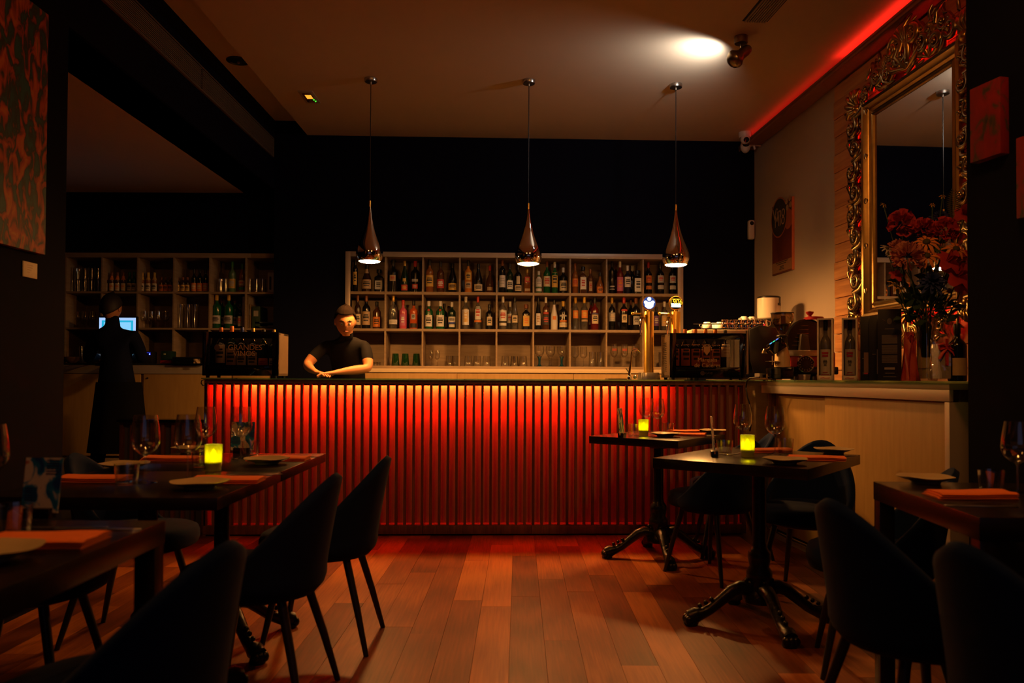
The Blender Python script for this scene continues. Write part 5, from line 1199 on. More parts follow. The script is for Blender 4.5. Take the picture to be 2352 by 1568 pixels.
# red gift bag
p = rc(2090, 0.08); k = kk(p); h = zpx(p, 755)
t = thing('gift_bag', 'crumpled red gift bag between black box and vase', 'bag', p)
g = G(); g.grid(lambda u, v: ((u - .5) * (44 - 26 * v) * k + 0.006 * math.sin(9 * u + 5 * v), -0.03 * math.sin(math.pi * u) * (1 - .5 * v) + 0.008 * math.sin(17 * u), h * v * (0.86 + .14 * math.cos(11 * u))), 18, 10)
g.grid(lambda u, v: ((u - .5) * (44 - 26 * v) * k, 0.05 * math.sin(math.pi * u) * (1 - .5 * v), h * v * .95), 10, 6)
part('bag', g, RAMP('red_gift_paper', [(0.3, (0.30, 0.02, 0.01)), (0.6, (0.55, 0.07, 0.015)), (0.8, (0.20, 0.03, 0.02))], 'NOISE', 9, 0.35), t)
g = G(); g.tube([(-6 * k, 0, h * .8), (-2 * k, -.02, h * .9), (4 * k, -.02, h * .87), (6 * k, 0, h * .78)], 0.004, 6); part('ribbon', g, m_redprint, t)
# cellophane wrapped gift with red ribbon
p = rc(2172, 0.10); k = kk(p); h = zpx(p, 765)
t = thing('wrapped_gift', 'cellophane wrapped white box with red ribbon beside the vase', 'gift', p)
g = G(); g.box(-17 * k, 17 * k, -0.01, 0.06, 0.012, zpx(p, 788)); part('box', g, M('gift_white', (0.55, 0.48, 0.42), 0.5), t, 0.002)
rs = random.Random(3)
def cel(u, v):
    a = 2 * math.pi * u; rr = (30 - 8 * v if v < .72 else (24 - 60 * (v - .72) if v < .85 else 16 + 70 * (v - .85))) * k
    w_ = 1 + .10 * math.sin(7 * a + 9 * v) + .06 * math.sin(13 * a - 5 * v)
    return (rr * w_ * math.cos(a), 0.025 + rr * .7 * w_ * math.sin(a), 0.002 + h * 1.25 * v)
g = G(); g.grid(cel, 40, 22); part('cellophane', g, THIN('cellophane', (0.95, 0.94, 0.93), 1.6, 0.08), t, ang=20)
g = G(); zz = zpx(p, 797)
g.box(-19 * k, 19 * k, -0.013, -0.011, zz - 4 * k, zz + 4 * k); g.box(-4 * k, 4 * k, -0.0135, -0.0115, 0.012 + 30 * k, zz + 20 * k)
for s in (-1, 1):
    g.tube([(0, -.016, zz), (s * 10 * k, -.022, zz + 10 * k), (s * 22 * k, -.02, zz + 6 * k), (s * 16 * k, -.018, zz - 5 * k), (0, -.016, zz)], 3 * k, 6, .3); g.tube([(0, -.016, zz), (s * 12 * k, -.022, zz - 12 * k), (s * 20 * k, -.02, zz - 26 * k)], 3 * k, 6, .3)
part('ribbon', g, m_redprint, t)
p = rc(2199, 0.16); k = kk(p)
bottle((p.x, p.y, ZRT), zpx(p, 742), 40 * k, 'std', 'black', 'black', [(TAN, .1, .4, 1.0)], 'dark bottle behind the cellophane gift near the right pier', None, 0, 'wine_bottle')

# ================================================================= wall cladding, mirror
t = thing('wood_cladding', 'pale pine board cladding behind the mirror on the right wall', 'cladding'); t.matrix_world = rm
s0, _ = rw_s(1917, 500, 0.02); zh = 1.05
k = 0; z = zh
while z < 3.30:
    bh = 0.135; x = s0; ln = [1.1, 1.6, 0.9, 1.4][k % 4]
    while x < 4.27:
        e = min(4.27, x + ln); g = G(); g.box(x + 0.0015, e - 0.0015, -0.02 - 0.003 * ((k * 7 + int(x * 5)) % 3), 0.0, z, min(3.325, z + bh - 0.005)); part('board', g, m_pine, t, 0.0012, seg=1); x = e; ln = [1.5, 1.0, 1.7][k % 3]
    z += bh; k += 1
# pointed board standing proud above the mirror
g = G(); g.prism([(s0 + 0.86, 3.0), (s0 + 1.02, 3.0), (s0 + 1.02, 3.20), (s0 + 0.94, 3.31), (s0 + 0.86, 3.20)], 0.02, 0.05, Matrix.Rotation(R(90), 4, 'X')); part('pointed_board', g, m_pine, t, 0.002)
# ---- the carved mirror
MD = 0.075                                       # glass stands this far off the wall
il, ztl = rw_s(2010, 265, MD); _, zbl = rw_s(2010, 692, MD); ir, ztr_ = rw_s(2190, 150, MD)
zt_in, zb_in = (ztl + ztr_) / 2, zbl
ol = rw_s(1940, 500, MD)[0]
t = thing('mirror', 'tall gilt mirror with carved scroll frame on the right wall', 'mirror')
t.matrix_world = rm @ Matrix.Translation((0, -MD, 0))
g = G(); g.box(il - 0.01, ir + 0.01, 0.0, 0.004, zb_in - 0.01, zt_in + 0.01); part('glass', g, m_mirror, t)
g = G(); g.box(il - 0.16, ir + 0.16, 0.012, 0.022, zb_in - 0.12, zt_in + 0.12); part('backing', g, m_black, t)
mw = 0.115
# mitred moulding: profile (offset outwards, height towards the room)
prof = [(0.0, 0.004), (0.006, -0.014), (0.016, -0.018), (0.024, -0.012), (0.028, 0.0), (0.040, -0.003), (0.052, -0.016), (0.058, -0.012), (0.066, -0.028), (0.080, -0.044), (0.096, -0.048), (0.106, -0.040), (0.108, -0.028), (mw, 0.015)]
g = G(); ring = []
for o_, d_ in prof:
    ring.append([(il - o_, d_, zb_in - o_), (ir + o_, d_, zb_in - o_), (ir + o_, d_, zt_in + o_), (il - o_, d_, zt_in + o_)])
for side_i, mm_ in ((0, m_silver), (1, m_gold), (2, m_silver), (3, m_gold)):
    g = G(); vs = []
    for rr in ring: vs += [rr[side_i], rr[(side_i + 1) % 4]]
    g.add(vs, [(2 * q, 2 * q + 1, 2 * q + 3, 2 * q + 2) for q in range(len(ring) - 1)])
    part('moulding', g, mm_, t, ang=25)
# carved scroll pieces: spirals, S-scrolls, shells and beads
def spiral(cx, cz, r0, turns, a0, sgn, d=-0.03, n=22):
    pts = []
    for q in range(n):
        f = q / (n - 1); a = a0 + sgn * turns * 2 * math.pi * f; rr = r0 * (1 - 0.82 * f)
        pts.append((cx + rr * math.cos(a), d - 0.020 * f, cz + rr * math.sin(a)))
    return pts
def scroll_mesh(flip):
    g = G(); s = -1 if flip else 1
    pts = spiral(0.02 * s, -0.055, 0.055, 1.35, math.pi / 2 * 1.0, s)
    lead = [(s * (-0.060), -0.010, 0.115), (s * (-0.066), -0.020, 0.075), (s * (-0.045), -0.028, 0.025)]
    allp = lead + pts
    g.tube(allp, [0.007, 0.014, 0.019] + [0.021 * (1 - 0.55 * q / len(pts)) for q in range(len(pts))], 8, 1.0)
    g.sphere((0.02 * s, -0.052, -0.055), 0.017, 10, 8)
    g.tube([(s * -0.06, -0.012, 0.10), (s * -0.02, -0.024, 0.085), (s * 0.03, -0.03, 0.10), (s * 0.055, -0.02, 0.135)], [0.006, 0.013, 0.013, 0.004], 7)
    g.tube([(s * -0.058, -0.012, 0.06), (s * -0.09, -0.022, 0.02), (s * -0.082, -0.018, -0.04)], [0.007, 0.013, 0.004], 7)
    return g.mesh('scroll', m_silver, ang=60)
def leaf_mesh():
    g = G()
    for q in range(7):
        a = R(-66 + 22 * q); L_ = 0.13 - 0.012 * abs(q - 3)
        g.tube([(0, -0.012, 0), (math.sin(a) * L_ * .5, -0.045, math.cos(a) * L_ * .5), (math.sin(a) * L_ * .85, -0.04, math.cos(a) * L_ * .85), (math.sin(a) * L_, -0.015, math.cos(a) * L_)], [0.008, 0.014, 0.012, 0.004], 7)
    g.sphere((0, -0.03, -0.005), 0.025, 10, 8)
    return g.mesh('shell_leaf', m_gold, ang=60)
def crest_mesh():
    g = G()
    for s in (-1, 1):
        g.tube([(0, -.02, -.10), (s * .05, -.04, -.03)] + [(x, d, z_) for x, d, z_ in spiral(s * .085, .03, .062, 1.2, math.pi if s > 0 else 0, -s)], [.012, .02] + [.021 * (1 - .5 * q / 22) for q in range(22)], 8)
        g.tube([(0, -.02, -.10), (s * .10, -.035, -.08), (s * .15, -.03, -.03), (s * .17, -.015, .03)], [.010, .017, .013, .004], 7)
    for q in range(5):
        a = R(-44 + 22 * q); g.tube([(0, -.025, .02), (math.sin(a) * .08, -.05, .02 + math.cos(a) * .08), (math.sin(a) * .13, -.02, .02 + math.cos(a) * .14)], [.010, .016, .004], 7)
    return g.mesh('crest', m_gold, ang=60)
sm = [scroll_mesh(False), scroll_mesh(True)]; lm_ = leaf_mesh(); crm = crest_mesh()
def carve(me, nm, x, zz, rot=0, s=1.0, d=-0.0):
    o = part(nm, me, None, t); o.location = (x, d, zz); o.rotation_euler = (0, rot, 0); o.scale = (s, s, s); return o
xl_c, xr_c = il - mw - 0.055, ir + mw + 0.055
zz = zb_in - 0.08; k = 0
while zz < zt_in + 0.10:
    carve(sm[k % 2], 'scroll', xl_c - 0.035 + 0.018 * (k % 2), zz, R(8 if k % 2 else -12), 1.25)
    carve(sm[(k + 1) % 2], 'scroll', xl_c + 0.006 - 0.01 * (k % 2), zz + 0.06, R(180 + (10 if k % 2 else -8)), 0.72)
    carve(sm[(k + 1) % 2], 'scroll', xr_c, zz, R(-10 if k % 2 else 12), 1.0)
    carve(sm[k % 2], 'scroll', xr_c - 0.05, zz + 0.07, R(180), 0.75)
    zz += 0.152; k += 1
for f in (0.5,): carve(lm_, 'shell_leaf', xl_c - 0.03, zb_in + (zt_in - zb_in) * 0.56, R(-90), 0.95); carve(lm_, 'shell_leaf', xr_c + .03, zb_in + (zt_in - zb_in) * 0.56, R(90), 0.95)
for x, s_ in ((xl_c, -1), (xr_c, 1)):
    carve(lm_, 'shell_leaf', x, zt_in + 0.10, R(45 * s_), 1.35); carve(lm_, 'shell_leaf', x, zb_in - 0.10, R(135 * s_), 1.1)
n = 7
for q in range(n):
    f = (q + 0.5) / n; x = il - 0.05 + (ir - il + 0.10) * f; up = 0.10 * math.sin(math.pi * f)
    carve(sm[q % 2], 'scroll', x, zt_in + mw + 0.055 + up * 0.5, R(90 if q < n / 2 else -90), 1.05)
    carve(sm[(q + 1) % 2], 'scroll', x + .03, zt_in + mw + 0.13 + up, R(-70 if q < n / 2 else 70), 0.9)
    carve(sm[q % 2], 'scroll', x, zb_in - mw - 0.06 - up * .5, R(-90 if q < n / 2 else 90), 0.95)
carve(crm, 'crest', (il + ir) / 2, zt_in + mw + 0.16, 0, 1.25); carve(crm, 'crest', (il + ir) / 2, zb_in - mw - 0.09, R(180), 0.9)
carve(crm, 'crest', il + (ir - il) * .22, zt_in + mw + 0.10, R(-12), 0.85); carve(crm, 'crest', il + (ir - il) * .78, zt_in + mw + 0.10, R(12), 0.85)
# red light strip fixed behind the frame
e_red = EMIT('red_mirror_led', (1.0, 0.02, 0.012), 30.0)
g = G()
for (a0_, a1_, b0_, b1_) in ((il - .15, il - .135, zb_in, zt_in), (ir + .135, ir + .15, zb_in, zt_in), (il - .1, ir + .1, zt_in + .10, zt_in + .112), (il - .1, ir + .1, zb_in - .112, zb_in - .10)):
    g.box(a0_, a1_, 0.023, 0.030, b0_, b1_)
part('light_strip', g, e_red, t)

# ================================================================= vase and flowers in front of the mirror
VP = rc(2128, 0.17); kv = kk(VP)
vz = lambda y: zpx(VP, y)
t = thing('vase', 'clear glass vase of stems standing before the mirror', 'vase', VP)
hv = vz(718)
g = G(); g.lathe([(0.050, 0), (0.052, 0.006), (0.046, hv * .3), (0.044, hv * .7), (0.058, hv), (0.0555, hv), (0.0415, hv * .7), (0.043, hv * .3), (0.048, 0.012), (0, 0.012)], 28); part('body', g, THIN('vase_glass', (0.85, 0.88, 0.84), 1.3, 0.03, edge=.3), t, ang=60)
g = G(); g.lathe([(0, 0.013), (0.047, 0.013), (0.0425, hv * .3), (0.041, hv * .62), (0, hv * .62)], 24); part('water', g, THIN('vase_water', (0.75, 0.80, 0.68), 0.5, 0.02), t, ang=60)
def petal_disc(g, n, r0, r1, wd, lift, ph=0, curl=0.0, rr=None):
    for q in range(n):
        a = ph + 2 * math.pi * q / n; ca, sa = math.cos(a), math.sin(a)
        j = 1 + (rr.uniform(-.15, .15) if rr else 0)
        def P(r, s, z_): return (ca * r * j - sa * s, sa * r * j + ca * s, z_)
        vs = [P(r0, -wd * .3, 0), P(r0, wd * .3, 0), P((r0 + r1) / 2, wd, lift * .7), P(r1, wd * .55, lift - curl), P(r1 * 1.04, 0, lift - curl * 1.2), P(r1, -wd * .55, lift - curl), P((r0 + r1) / 2, -wd, lift * .7)]
        g.add(vs, [(0, 1, 2, 6), (6, 2, 3, 5), (5, 3, 4)])
def flower(kind, px, py, dep, size, label, tilt=(0.5, 0.0)):
    p = on_y(px, py, VP.y + dep); base = VP + Vector((0.02 * math.cos(px), 0.02 * math.sin(px), hv * .35))
    cat = 'flower'
    t = thing({'carn': 'carnation', 'daisy': 'orange_daisy', 'mum': 'chrysanthemum', 'lily': 'red_flower', 'small': 'white_blossom', 'blue': 'blue_flower', 'bud': 'yellow_blossom'}[kind], label, cat, p)
    rr = random.Random(int(px * 7 + py)); mt = Matrix.Rotation(tilt[1], 4, 'Z') @ Matrix.Rotation(R(55) * tilt[0] * 2 * .9, 4, 'X')
    def fin(g): g.v = [tuple(mt @ Vector(v)) for v in g.v]; return g
    s = size
    if kind in ('carn', 'mum', 'lily', 'blue'):
        col = {'carn': m_fl('red_petal', (0.50, 0.035, 0.035)), 'mum': m_fl('pink_petal', (0.55, 0.20, 0.13)), 'lily': m_fl('scarlet_petal', (0.42, 0.025, 0.02)), 'blue': m_fl('blue_petal', (0.015, 0.03, 0.16))}[kind]
        g = G()
        if kind in ('carn', 'mum'):            # ruffled pompon: many small petals set round a dome
            nn, pl, pw2 = (64, .55, .30) if kind == 'carn' else (95, .62, .10)
            for q in range(nn):
                zz = 1 - 1.25 * (q + .5) / nn; ra = math.sqrt(max(0, 1 - zz * zz)); aa = q * 2.39996
                dd = Vector((ra * math.cos(aa), ra * math.sin(aa), zz)) + Vector((rr.uniform(-.2, .2), rr.uniform(-.2, .2), rr.uniform(-.2, .2))); dd.normalize()
                tn = dd.cross(Vector((rr.uniform(-1, 1), rr.uniform(-1, 1), rr.uniform(-1, 1)))).normalized(); bn = dd.cross(tn)
                c0_ = dd * s * (.95 - pl); c1_ = dd * s * rr.uniform(.85, 1.05); bend = bn * s * rr.uniform(-.15, .15)
                g.add([c0_, (c0_ + c1_) / 2 + tn * s * pw2 * .8 + bend, c1_ + tn * s * pw2 + bend, c1_ * 1.04 - bend, c1_ - tn * s * pw2 + bend, (c0_ + c1_) / 2 - tn * s * pw2 * .8], [(0, 1, 5), (1, 2, 3), (1, 3, 5), (3, 4, 5)])
        lay = {'carn': 0, 'mum': 0, 'lily': 2, 'blue': 4}[kind]
        for q in range(lay):
            f = q / max(1, lay - 1)
            petal_disc(g, {'carn': 9, 'mum': 15, 'lily': 5, 'blue': 11}[kind], 0.004, s * (1 - .68 * f), s * {'carn': .30, 'mum': .10, 'lily': .42, 'blue': .14}[kind] * (1 - .4 * f), s * (.18 + .62 * f), ph=q * .55, curl=s * .22 * (1 - f), rr=rr)
        part('petals', fin(g), col, t, ang=80)
    elif kind in ('daisy', 'small', 'bud'):
        g = G(); petal_disc(g, {'daisy': 11, 'small': 9, 'bud': 6}[kind], s * .22, s, s * .14, s * .05, curl=s * .35, rr=rr)
        part('petals', fin(g), {'daisy': m_fl('orange_petal', (0.72, 0.24, 0.03)), 'small': m_fl('white_petal', (0.50, 0.48, 0.42)), 'bud': m_fl('yellow_petal', (0.60, 0.35, 0.03))}[kind], t, ang=80)
        g = G(); g.sphere((0, 0, s * .06), s * .3, 12, 8, (1, 1, .7)); part('centre', fin(g), m_fl('flower_centre', (0.06, 0.05, 0.012)), t)
    b = base - p
    g = G(); g.tube([(0, 0, -.005), (b.x * .35, b.y * .35 + .01, b.z * .35 - .01), (b.x * .85, b.y * .85, b.z * .6), b], 0.003, 6)
    for q in (0.3, .5):
        c = Vector((b.x * q, b.y * q, b.z * q)); d_ = Vector((rr.uniform(-1, 1), rr.uniform(-.6, .2), rr.uniform(-.1, .7))).normalized() * 0.07; sd = Vector((-d_.z, 0, d_.x)).normalized() * 0.016
        g.add([c, c + d_ * .5 + sd, c + d_, c + d_ * .5 - sd], [(0, 1, 2, 3)])
    part('stem', g, m_fl('stem_green', (0.02, 0.055, 0.015)), t, ang=60)
def m_fl(n, c): return M(n, c, 0.75, noise=0.3, scale=40)
for a in [('carn', 2068, 514, -.02, .075, 'large red carnation, highest at the left of the bouquet'), ('carn', 2120, 530, .05, .07, 'red carnation in the upper middle of the bouquet'),
          ('carn', 2170, 528, -.02, .068, 'red carnation right of the upper middle one'), ('lily', 2216, 492, .02, .065, 'red flower at top right against the gilt frame'),
          ('mum', 2085, 590, -.10, .085, 'large pink chrysanthemum left of the orange daisies'), ('mum', 2062, 572, .0, .055, 'smaller pink chrysanthemum at the left edge of the bouquet'),
          ('daisy', 2128, 556, -.10, .062, 'upper orange daisy in the middle of the bouquet'), ('daisy', 2128, 588, -.12, .064, 'lower orange daisy in the middle of the bouquet'),
          ('daisy', 2196, 572, -.06, .06, 'orange daisy at the right of the bouquet'), ('lily', 2176, 600, -.12, .075, 'scarlet open flower right of the lower daisy'),
          ('lily', 2200, 634, -.12, .085, 'scarlet open flower low at the right of the bouquet'), ('lily', 2212, 655, -.08, .06, 'scarlet flower lowest at the right edge'),
          ('carn', 2212, 600, .03, .06, 'dark red carnation beside the near pier'), ('small', 2037, 570, -.03, .034, 'upper white blossom at the left edge of the bouquet'),
          ('small', 2056, 590, -.05, .034, 'lower white blossom beside the pink chrysanthemum'), ('small', 2048, 580, .03, .03, 'white blossom between the two others at left'),
          ('blue', 2112, 545, .03, .05, 'blue flower left of the upper orange daisy'), ('blue', 2140, 650, -.10, .075, 'large dark blue flower low in the bouquet'),
          ('blue', 2160, 500, .07, .05, 'blue flower at the top behind the carnations'), ('blue', 2066, 606, -.04, .04, 'small blue flower under the pink chrysanthemum'),
          ('bud', 2056, 655, -.08, .038, 'yellow blossom lowest at the left of the bouquet'), ('lily', 2058, 632, -.07, .036, 'small scarlet blossom above the yellow one'),
          ('bud', 2030, 470, .02, .018, 'tiny yellow sprig blossom high at left'), ('bud', 2142, 470, .04, .016, 'tiny yellow sprig blossom high in the middle'), ('bud', 2165, 450, .04, .016, 'tiny yellow sprig blossom, topmost of all'), ('bud', 2070, 662, -.05, .03, 'small amber blossom beside the lowest yellow one')]:
    flower(*a, tilt=(0.55, 0.4 * math.sin(a[1])))
t = thing('foliage', 'dark green leaves filling the lower bouquet above the vase', 'leaves', VP + Vector((0, 0, hv)))
g = G(); rr = random.Random(11)
for q in range(90):
    a = rr.uniform(0, 6.28); el = rr.uniform(-.25, 1.2); L_ = rr.uniform(.08, .26)
    d_ = Vector((math.cos(a) * math.cos(el), math.sin(a) * math.cos(el) * .6, math.sin(el))) ; c = d_ * L_ * .5; e = d_ * (L_ * .5 + rr.uniform(.05, .09)); sd = d_.cross(Vector((rr.uniform(-1, 1), rr.uniform(-1, 1), 1))).normalized() * rr.uniform(.010, .022)
    mid = (c + e) / 2 + Vector((0, 0, .008)); g.add([c, mid + sd, e, mid - sd], [(0, 1, 2), (0, 2, 3)])
o = part('leaf_mass', g, M('leaf_dark', (0.018, 0.05, 0.018), 0.6, noise=.4, scale=20), t, kind='stuff')
t = thing('fern_frond', 'pale fern frond at the top right of the bouquet', 'leaves', on_y(2190, 500, VP.y + .04))
g = G(); g.tube([(0, 0, -.3), (0.0, 0, 0), (.01, 0, .14)], .0025, 5)
for q in range(16):
    for s in (-1, 1):
        zz = -.02 + q * .0105; L_ = .045 * math.sin(math.pi * (q + 2) / 19); g.add([(0.003, 0, zz), (s * L_ * .5 + .003, -.004, zz + .012), (s * L_ + .003, 0, zz + .016), (s * L_ * .5 + .003, .002, zz + .004)], [(0, 1, 2, 3)])
part('frond', g, M('fern_green', (0.10, 0.11, 0.03), 0.7, noise=.3), t)

# ================================================================= poster and pictures
s0_, z0_ = rw_s(1779, 476); s1_, z1_ = rw_s(1825, 620)
za, zb__ = rw_s(1779, 476)[1], rw_s(1825, 619)[1]
t = thing('poster', 'dark red poster lettered Vino Mio on the white right wall', 'poster'); t.matrix_world = rm @ Matrix.Translation((s0_, 0, zb__))
pw_, ph_ = s1_ - s0_, za - zb__
g = G(); g.box(0, pw_, -0.022, -0.001, 0, ph_); part('board', g, RAMP('poster_print', [(0.3, (0.06, 0.010, 0.006)), (0.6, (0.16, 0.035, 0.015)), (0.8, (0.09, 0.018, 0.010))], 'NOISE', 3, 0.5), t, 0.001)
def pm(x, z_): return Matrix.Translation((x * pw_, -0.0222, z_ * ph_)) @ Matrix.Rotation(R(90), 4, 'X')
ra = 0.28 * pw_ * 1.35
g = G(); g.lathe([(ra * 1.08, 0), (ra * 1.08, .0006), (0, .0006)], 40, mat=pm(.36, .80)); part('ring', g, M('poster_orange', (0.42, 0.12, 0.03), .5), t)
g = G(); g.lathe([(ra, 0), (ra, .0012), (0, .0012)], 40, mat=pm(.36, .80)); part('disc', g, m_print, t)
text('lettering', 'Vino', pw_ * .34, M('poster_cream', (.50, .34, .22), .6), t, (pw_ * .36, -.0240, ph_ * .86), extrude=.0003)
text('lettering', 'Mio', pw_ * .34, MATS['poster_cream'], t, (pw_ * .40, -.0240, ph_ * .75), extrude=.0003)
for n, (x, zz) in enumerate(((.74, .93), (.9, .95), (.78, .84), (.93, .86))):
    g = G(); g.prism([(-.055 * pw_, -.035 * ph_), (.055 * pw_, -.035 * ph_), (.055 * pw_, .035 * ph_), (-.055 * pw_, .035 * ph_)], 0, .0006, pm(x, zz)); part('glass_picture', g, m_print, t)
    g = G(); g.lathe([(.06 * pw_, 0), (.06 * pw_, .001), (0, .001)], 14, mat=pm(x, zz + .04)); part('foam_picture', g, LAB(TAN), t)
g = G(); g.lathe([(.2 * pw_, 0), (.2 * pw_, .0007), (0, .0007)], 24, mat=pm(.82, .72)); part('plate_picture', g, M('poster_orange', (0.42, 0.12, 0.03), .5), t)
g = G(); g.prism([(0.02 * pw_, 0.02 * ph_), (.98 * pw_, .02 * ph_), (.98 * pw_, .17 * ph_), (.02 * pw_, .17 * ph_)], 0, .0006, Matrix.Translation((0, -.0222, 0)) @ Matrix.Rotation(R(90), 4, 'X')); part('foot_panel', g, M('poster_tan', (.30, .16, .09), .6), t)
g = G(); g.prism([(0.0, .62 * ph_), (pw_, .62 * ph_), (pw_, .635 * ph_), (0, .635 * ph_)], 0, .0007, Matrix.Translation((0, -.0222, 0)) @ Matrix.Rotation(R(90), 4, 'X')); part('divider_line', g, MATS['poster_tan'], t)
for n, (zz, ww) in enumerate(((.15, .6), (.125, .45), (.09, .2), (.07, .2), (.05, .25))):
    g = G(); g.prism([((.5 - ww / 2) * pw_, zz * ph_), ((.5 + ww / 2) * pw_, zz * ph_), ((.5 + ww / 2) * pw_, (zz + .012) * ph_), ((.5 - ww / 2) * pw_, (zz + .012) * ph_)], 0, .0011, Matrix.Translation((0, -.0222, 0)) @ Matrix.Rotation(R(90), 4, 'X')); part('print', g, m_print, t)
g = G(); g.box(pw_ - .001, pw_ + .004, -.024, -.001, 0, ph_); part('edge', g, M('poster_edge', (.62, .22, .10), .5), t)
# large abstract painting on the left wall and its title card
m_abs = RAMP('abstract_paint', [(0.36, (0.012, 0.075, 0.095)), (0.47, (0.015, 0.02, 0.02)), (0.50, (0.16, 0.03, 0.015)), (0.57, (0.36, 0.045, 0.010)), (0.66, (0.45, 0.12, 0.010)), (0.76, (0.10, 0.08, 0.04))], 'NOISE', 7.5, 0.6, detail=3, dist=1.0, stretch=(1, 2.4, 1.1), bump=.3)
def on_left(x, y, d=0.03): return hit(x, y, (XL + d, 0, 0), (1, 0, 0))
p0 = on_left(108, 33); p1 = on_left(104, 586); yr = (p0.y + p1.y) / 2
t = thing('painting', 'large red and teal abstract painting on the dark left wall', 'painting', (XL, yr, 0))
g = G(); g.box(0.002, 0.035, -1.5, 0.0, p1.z, p0.z); part('canvas', g, m_abs, t, 0.003)
a, b = on_left(53, 598, .004), on_left(85, 606, .004); zz = on_left(85, 641, .004).z
t = thing('title_card', 'small pale title card on the wall below the abstract painting', 'card', (XL, a.y, zz))
g = G(); g.box(0.001, 0.006, 0, b.y - a.y, 0, b.z - zz); part('card', g, LAB(CREAM), t, 0.001)
for k in range(4):
    g = G(); g.box(0.0058, 0.0064, .03, .03 + (b.y - a.y) * (.42, .38, .3, .2)[k], (b.z - zz) * (.78 - .15 * k), (b.z - zz) * (.80 - .15 * k)); part('print', g, M('card_print', (.3, .2, .12), .6), t)
# red canvases on the near right pier
m_redc = RAMP('red_canvas_paint', [(0.30, (0.010, 0.012, 0.008)), (0.40, (0.06, 0.03, 0.008)), (0.47, (0.17, 0.001, 0.001)), (0.7, (0.22, 0.0015, 0.001))], 'NOISE', 20, 0.7, detail=8, dist=0.6, stretch=(1, 1, .6), bump=.2)
def canvas(pts, thick, label, rz, hgt):
    pa, w_ = pts
    t = thing('painting', label, 'painting', pa, rz)
    g = G(); g.box(0, w_, 0.0, thick, 0, hgt); part('canvas', g, m_redc, t, 0.004)
rzc = math.atan2(-0.975, 0.22)
pa = hit(2228, 375, (0, 3.30, 0), (0, 1, 0)); ztp = hit(2222, 206, (0, 3.30, 0), (0, 1, 0)).z
canvas((pa, 0.155), 0.044, 'small square red canvas on the near right pier', rzc, ztp - pa.z)
pc = hit(2350, 503, (0, 3.07, 0), (0, 1, 0)); zt3 = hit(2337, 318, (0, 3.07, 0), (0, 1, 0)).z; pc.x = (2337 - W / 2) / F * 3.07
canvas((pc, 0.3), 0.044, 'red canvas at the right edge of the picture', rzc, zt3 - pc.z)
# ================================================================= tables
ZT = 0.762
def ped_base(g, h, r=0.031, foot=0.27, n=4, a0=R(45)):
    g.lathe([(0.075, 0.10), (0.075, 0.125), (0.052, 0.15), (0.045, 0.19), (0.058, 0.21), (0.058, 0.235), (0.044, 0.26), (0.052, 0.30), (0.050, 0.325), (0.036, 0.345), (r, 0.37), (r, h)], 24)
    g.lathe([(0.055, h - .035), (0.062, h - .02), (0.11, h - 0.012), (0.11, h)], 20)
def ped_foot(a, L_=0.32):
    g = G(); ca, sa = math.cos(a), math.sin(a)
    prof = [(0.04, 0.155, .030), (0.09, 0.165, .032), (0.13, 0.150, .029), (0.18, 0.110, .026), (0.23, 0.070, .024), (0.27, 0.050, .026), (0.30, 0.045, .036), (L_ + .01, 0.034, .033)]
    g.tube([(ca * r, sa * r, z_) for r, z_, w_ in prof], [w_ for r, z_, w_ in prof], 10)
    for q in range(9):
        f = q / 8; r = .06 + .22 * f; z_ = 0.19 - .11 * f - (.02 if 2 < q < 6 else 0.0); g.sphere((ca * r, sa * r, z_ + 0.006), .011, 8, 6)
    for q in (-1, 0, 1): g.sphere((ca * (L_ + .015) - sa * .020 * q, sa * (L_ + .015) + ca * .020 * q, .026), .020, 8, 6, (1, 1, 1.1))
    g.lathe([(.030, 0), (.034, .008), (.030, .02)], 12, c=(ca * L_, sa * L_, 0))
    return g
def table(label, c, rz, w, d, kind='ped', th=0.045, fa=45):
    t = thing('dining_table', label, 'table', (c[0], c[1], 0), rz)
    g = G(); g.box(-w / 2, w / 2, -d / 2, d / 2, ZT - th, ZT); part('tabletop', g, m_table, t, 0.002)
    if kind == 'ped':
        g = G(); ped_base(g, ZT - th); part('column', g, m_iron, t, ang=45)
        for q in range(4):
            o = part('foot', ped_foot(R(fa + 90 * q)), m_iron, t, ang=60)
    else:
        g = G(); a = 0.05
        for sx in (-1, 1):
            for sy in (-1, 1):
                g = G(); cx, cy = sx * (w / 2 - a / 2 - .002), sy * (d / 2 - a / 2 - .002); g.box(cx - a / 2, cx + a / 2, cy - a / 2, cy + a / 2, 0, ZT - th); part('leg', g, m_table, t, 0.002)
    return t
def fit_rect(Lp, Fp, Rp):
    """table rectangle from its left, front and right corners (pixels on the table plane)"""
    a, f, b = [on_z(x, y, ZT) for x, y in (Lp, Fp, Rp)]
    c = (a + b) / 2; u = (f - a); v = (b - f)
    ang = (math.atan2(u.y, u.x) + math.atan2(v.y, v.x) - math.pi / 2) / 2
    return c, ang, u.length * 0.99, v.length * 0.99
c3, a3, w3, d3 = fit_rect((1479.8, 1051.3), (1846, 1075.3), (1993.8, 1044))
c4, a4, w4, d4 = fit_rect((1325.8, 1000.9), (1545, 1010), (1691.6, 997.3))
T3 = table('square dark table with three settings, right of centre', c3, a3, w3, d3, fa=5 - math.degrees(a3))
T4 = table('square dark table nearest the bar front', c4, a4, w4, d4, fa=2 - math.degrees(a4))
cB = on_z(740, 1041, ZT); cN = on_z(512, 1143, ZT); cJ = on_z(470, 1082, ZT)
xr = (cB.x + cN.x) / 2
T2a = table('near half of the joined dark tables at left', (xr - .35, (cN.y + cJ.y) / 2 - .002), 0, .70, cJ.y - cN.y - .004, th=.038)
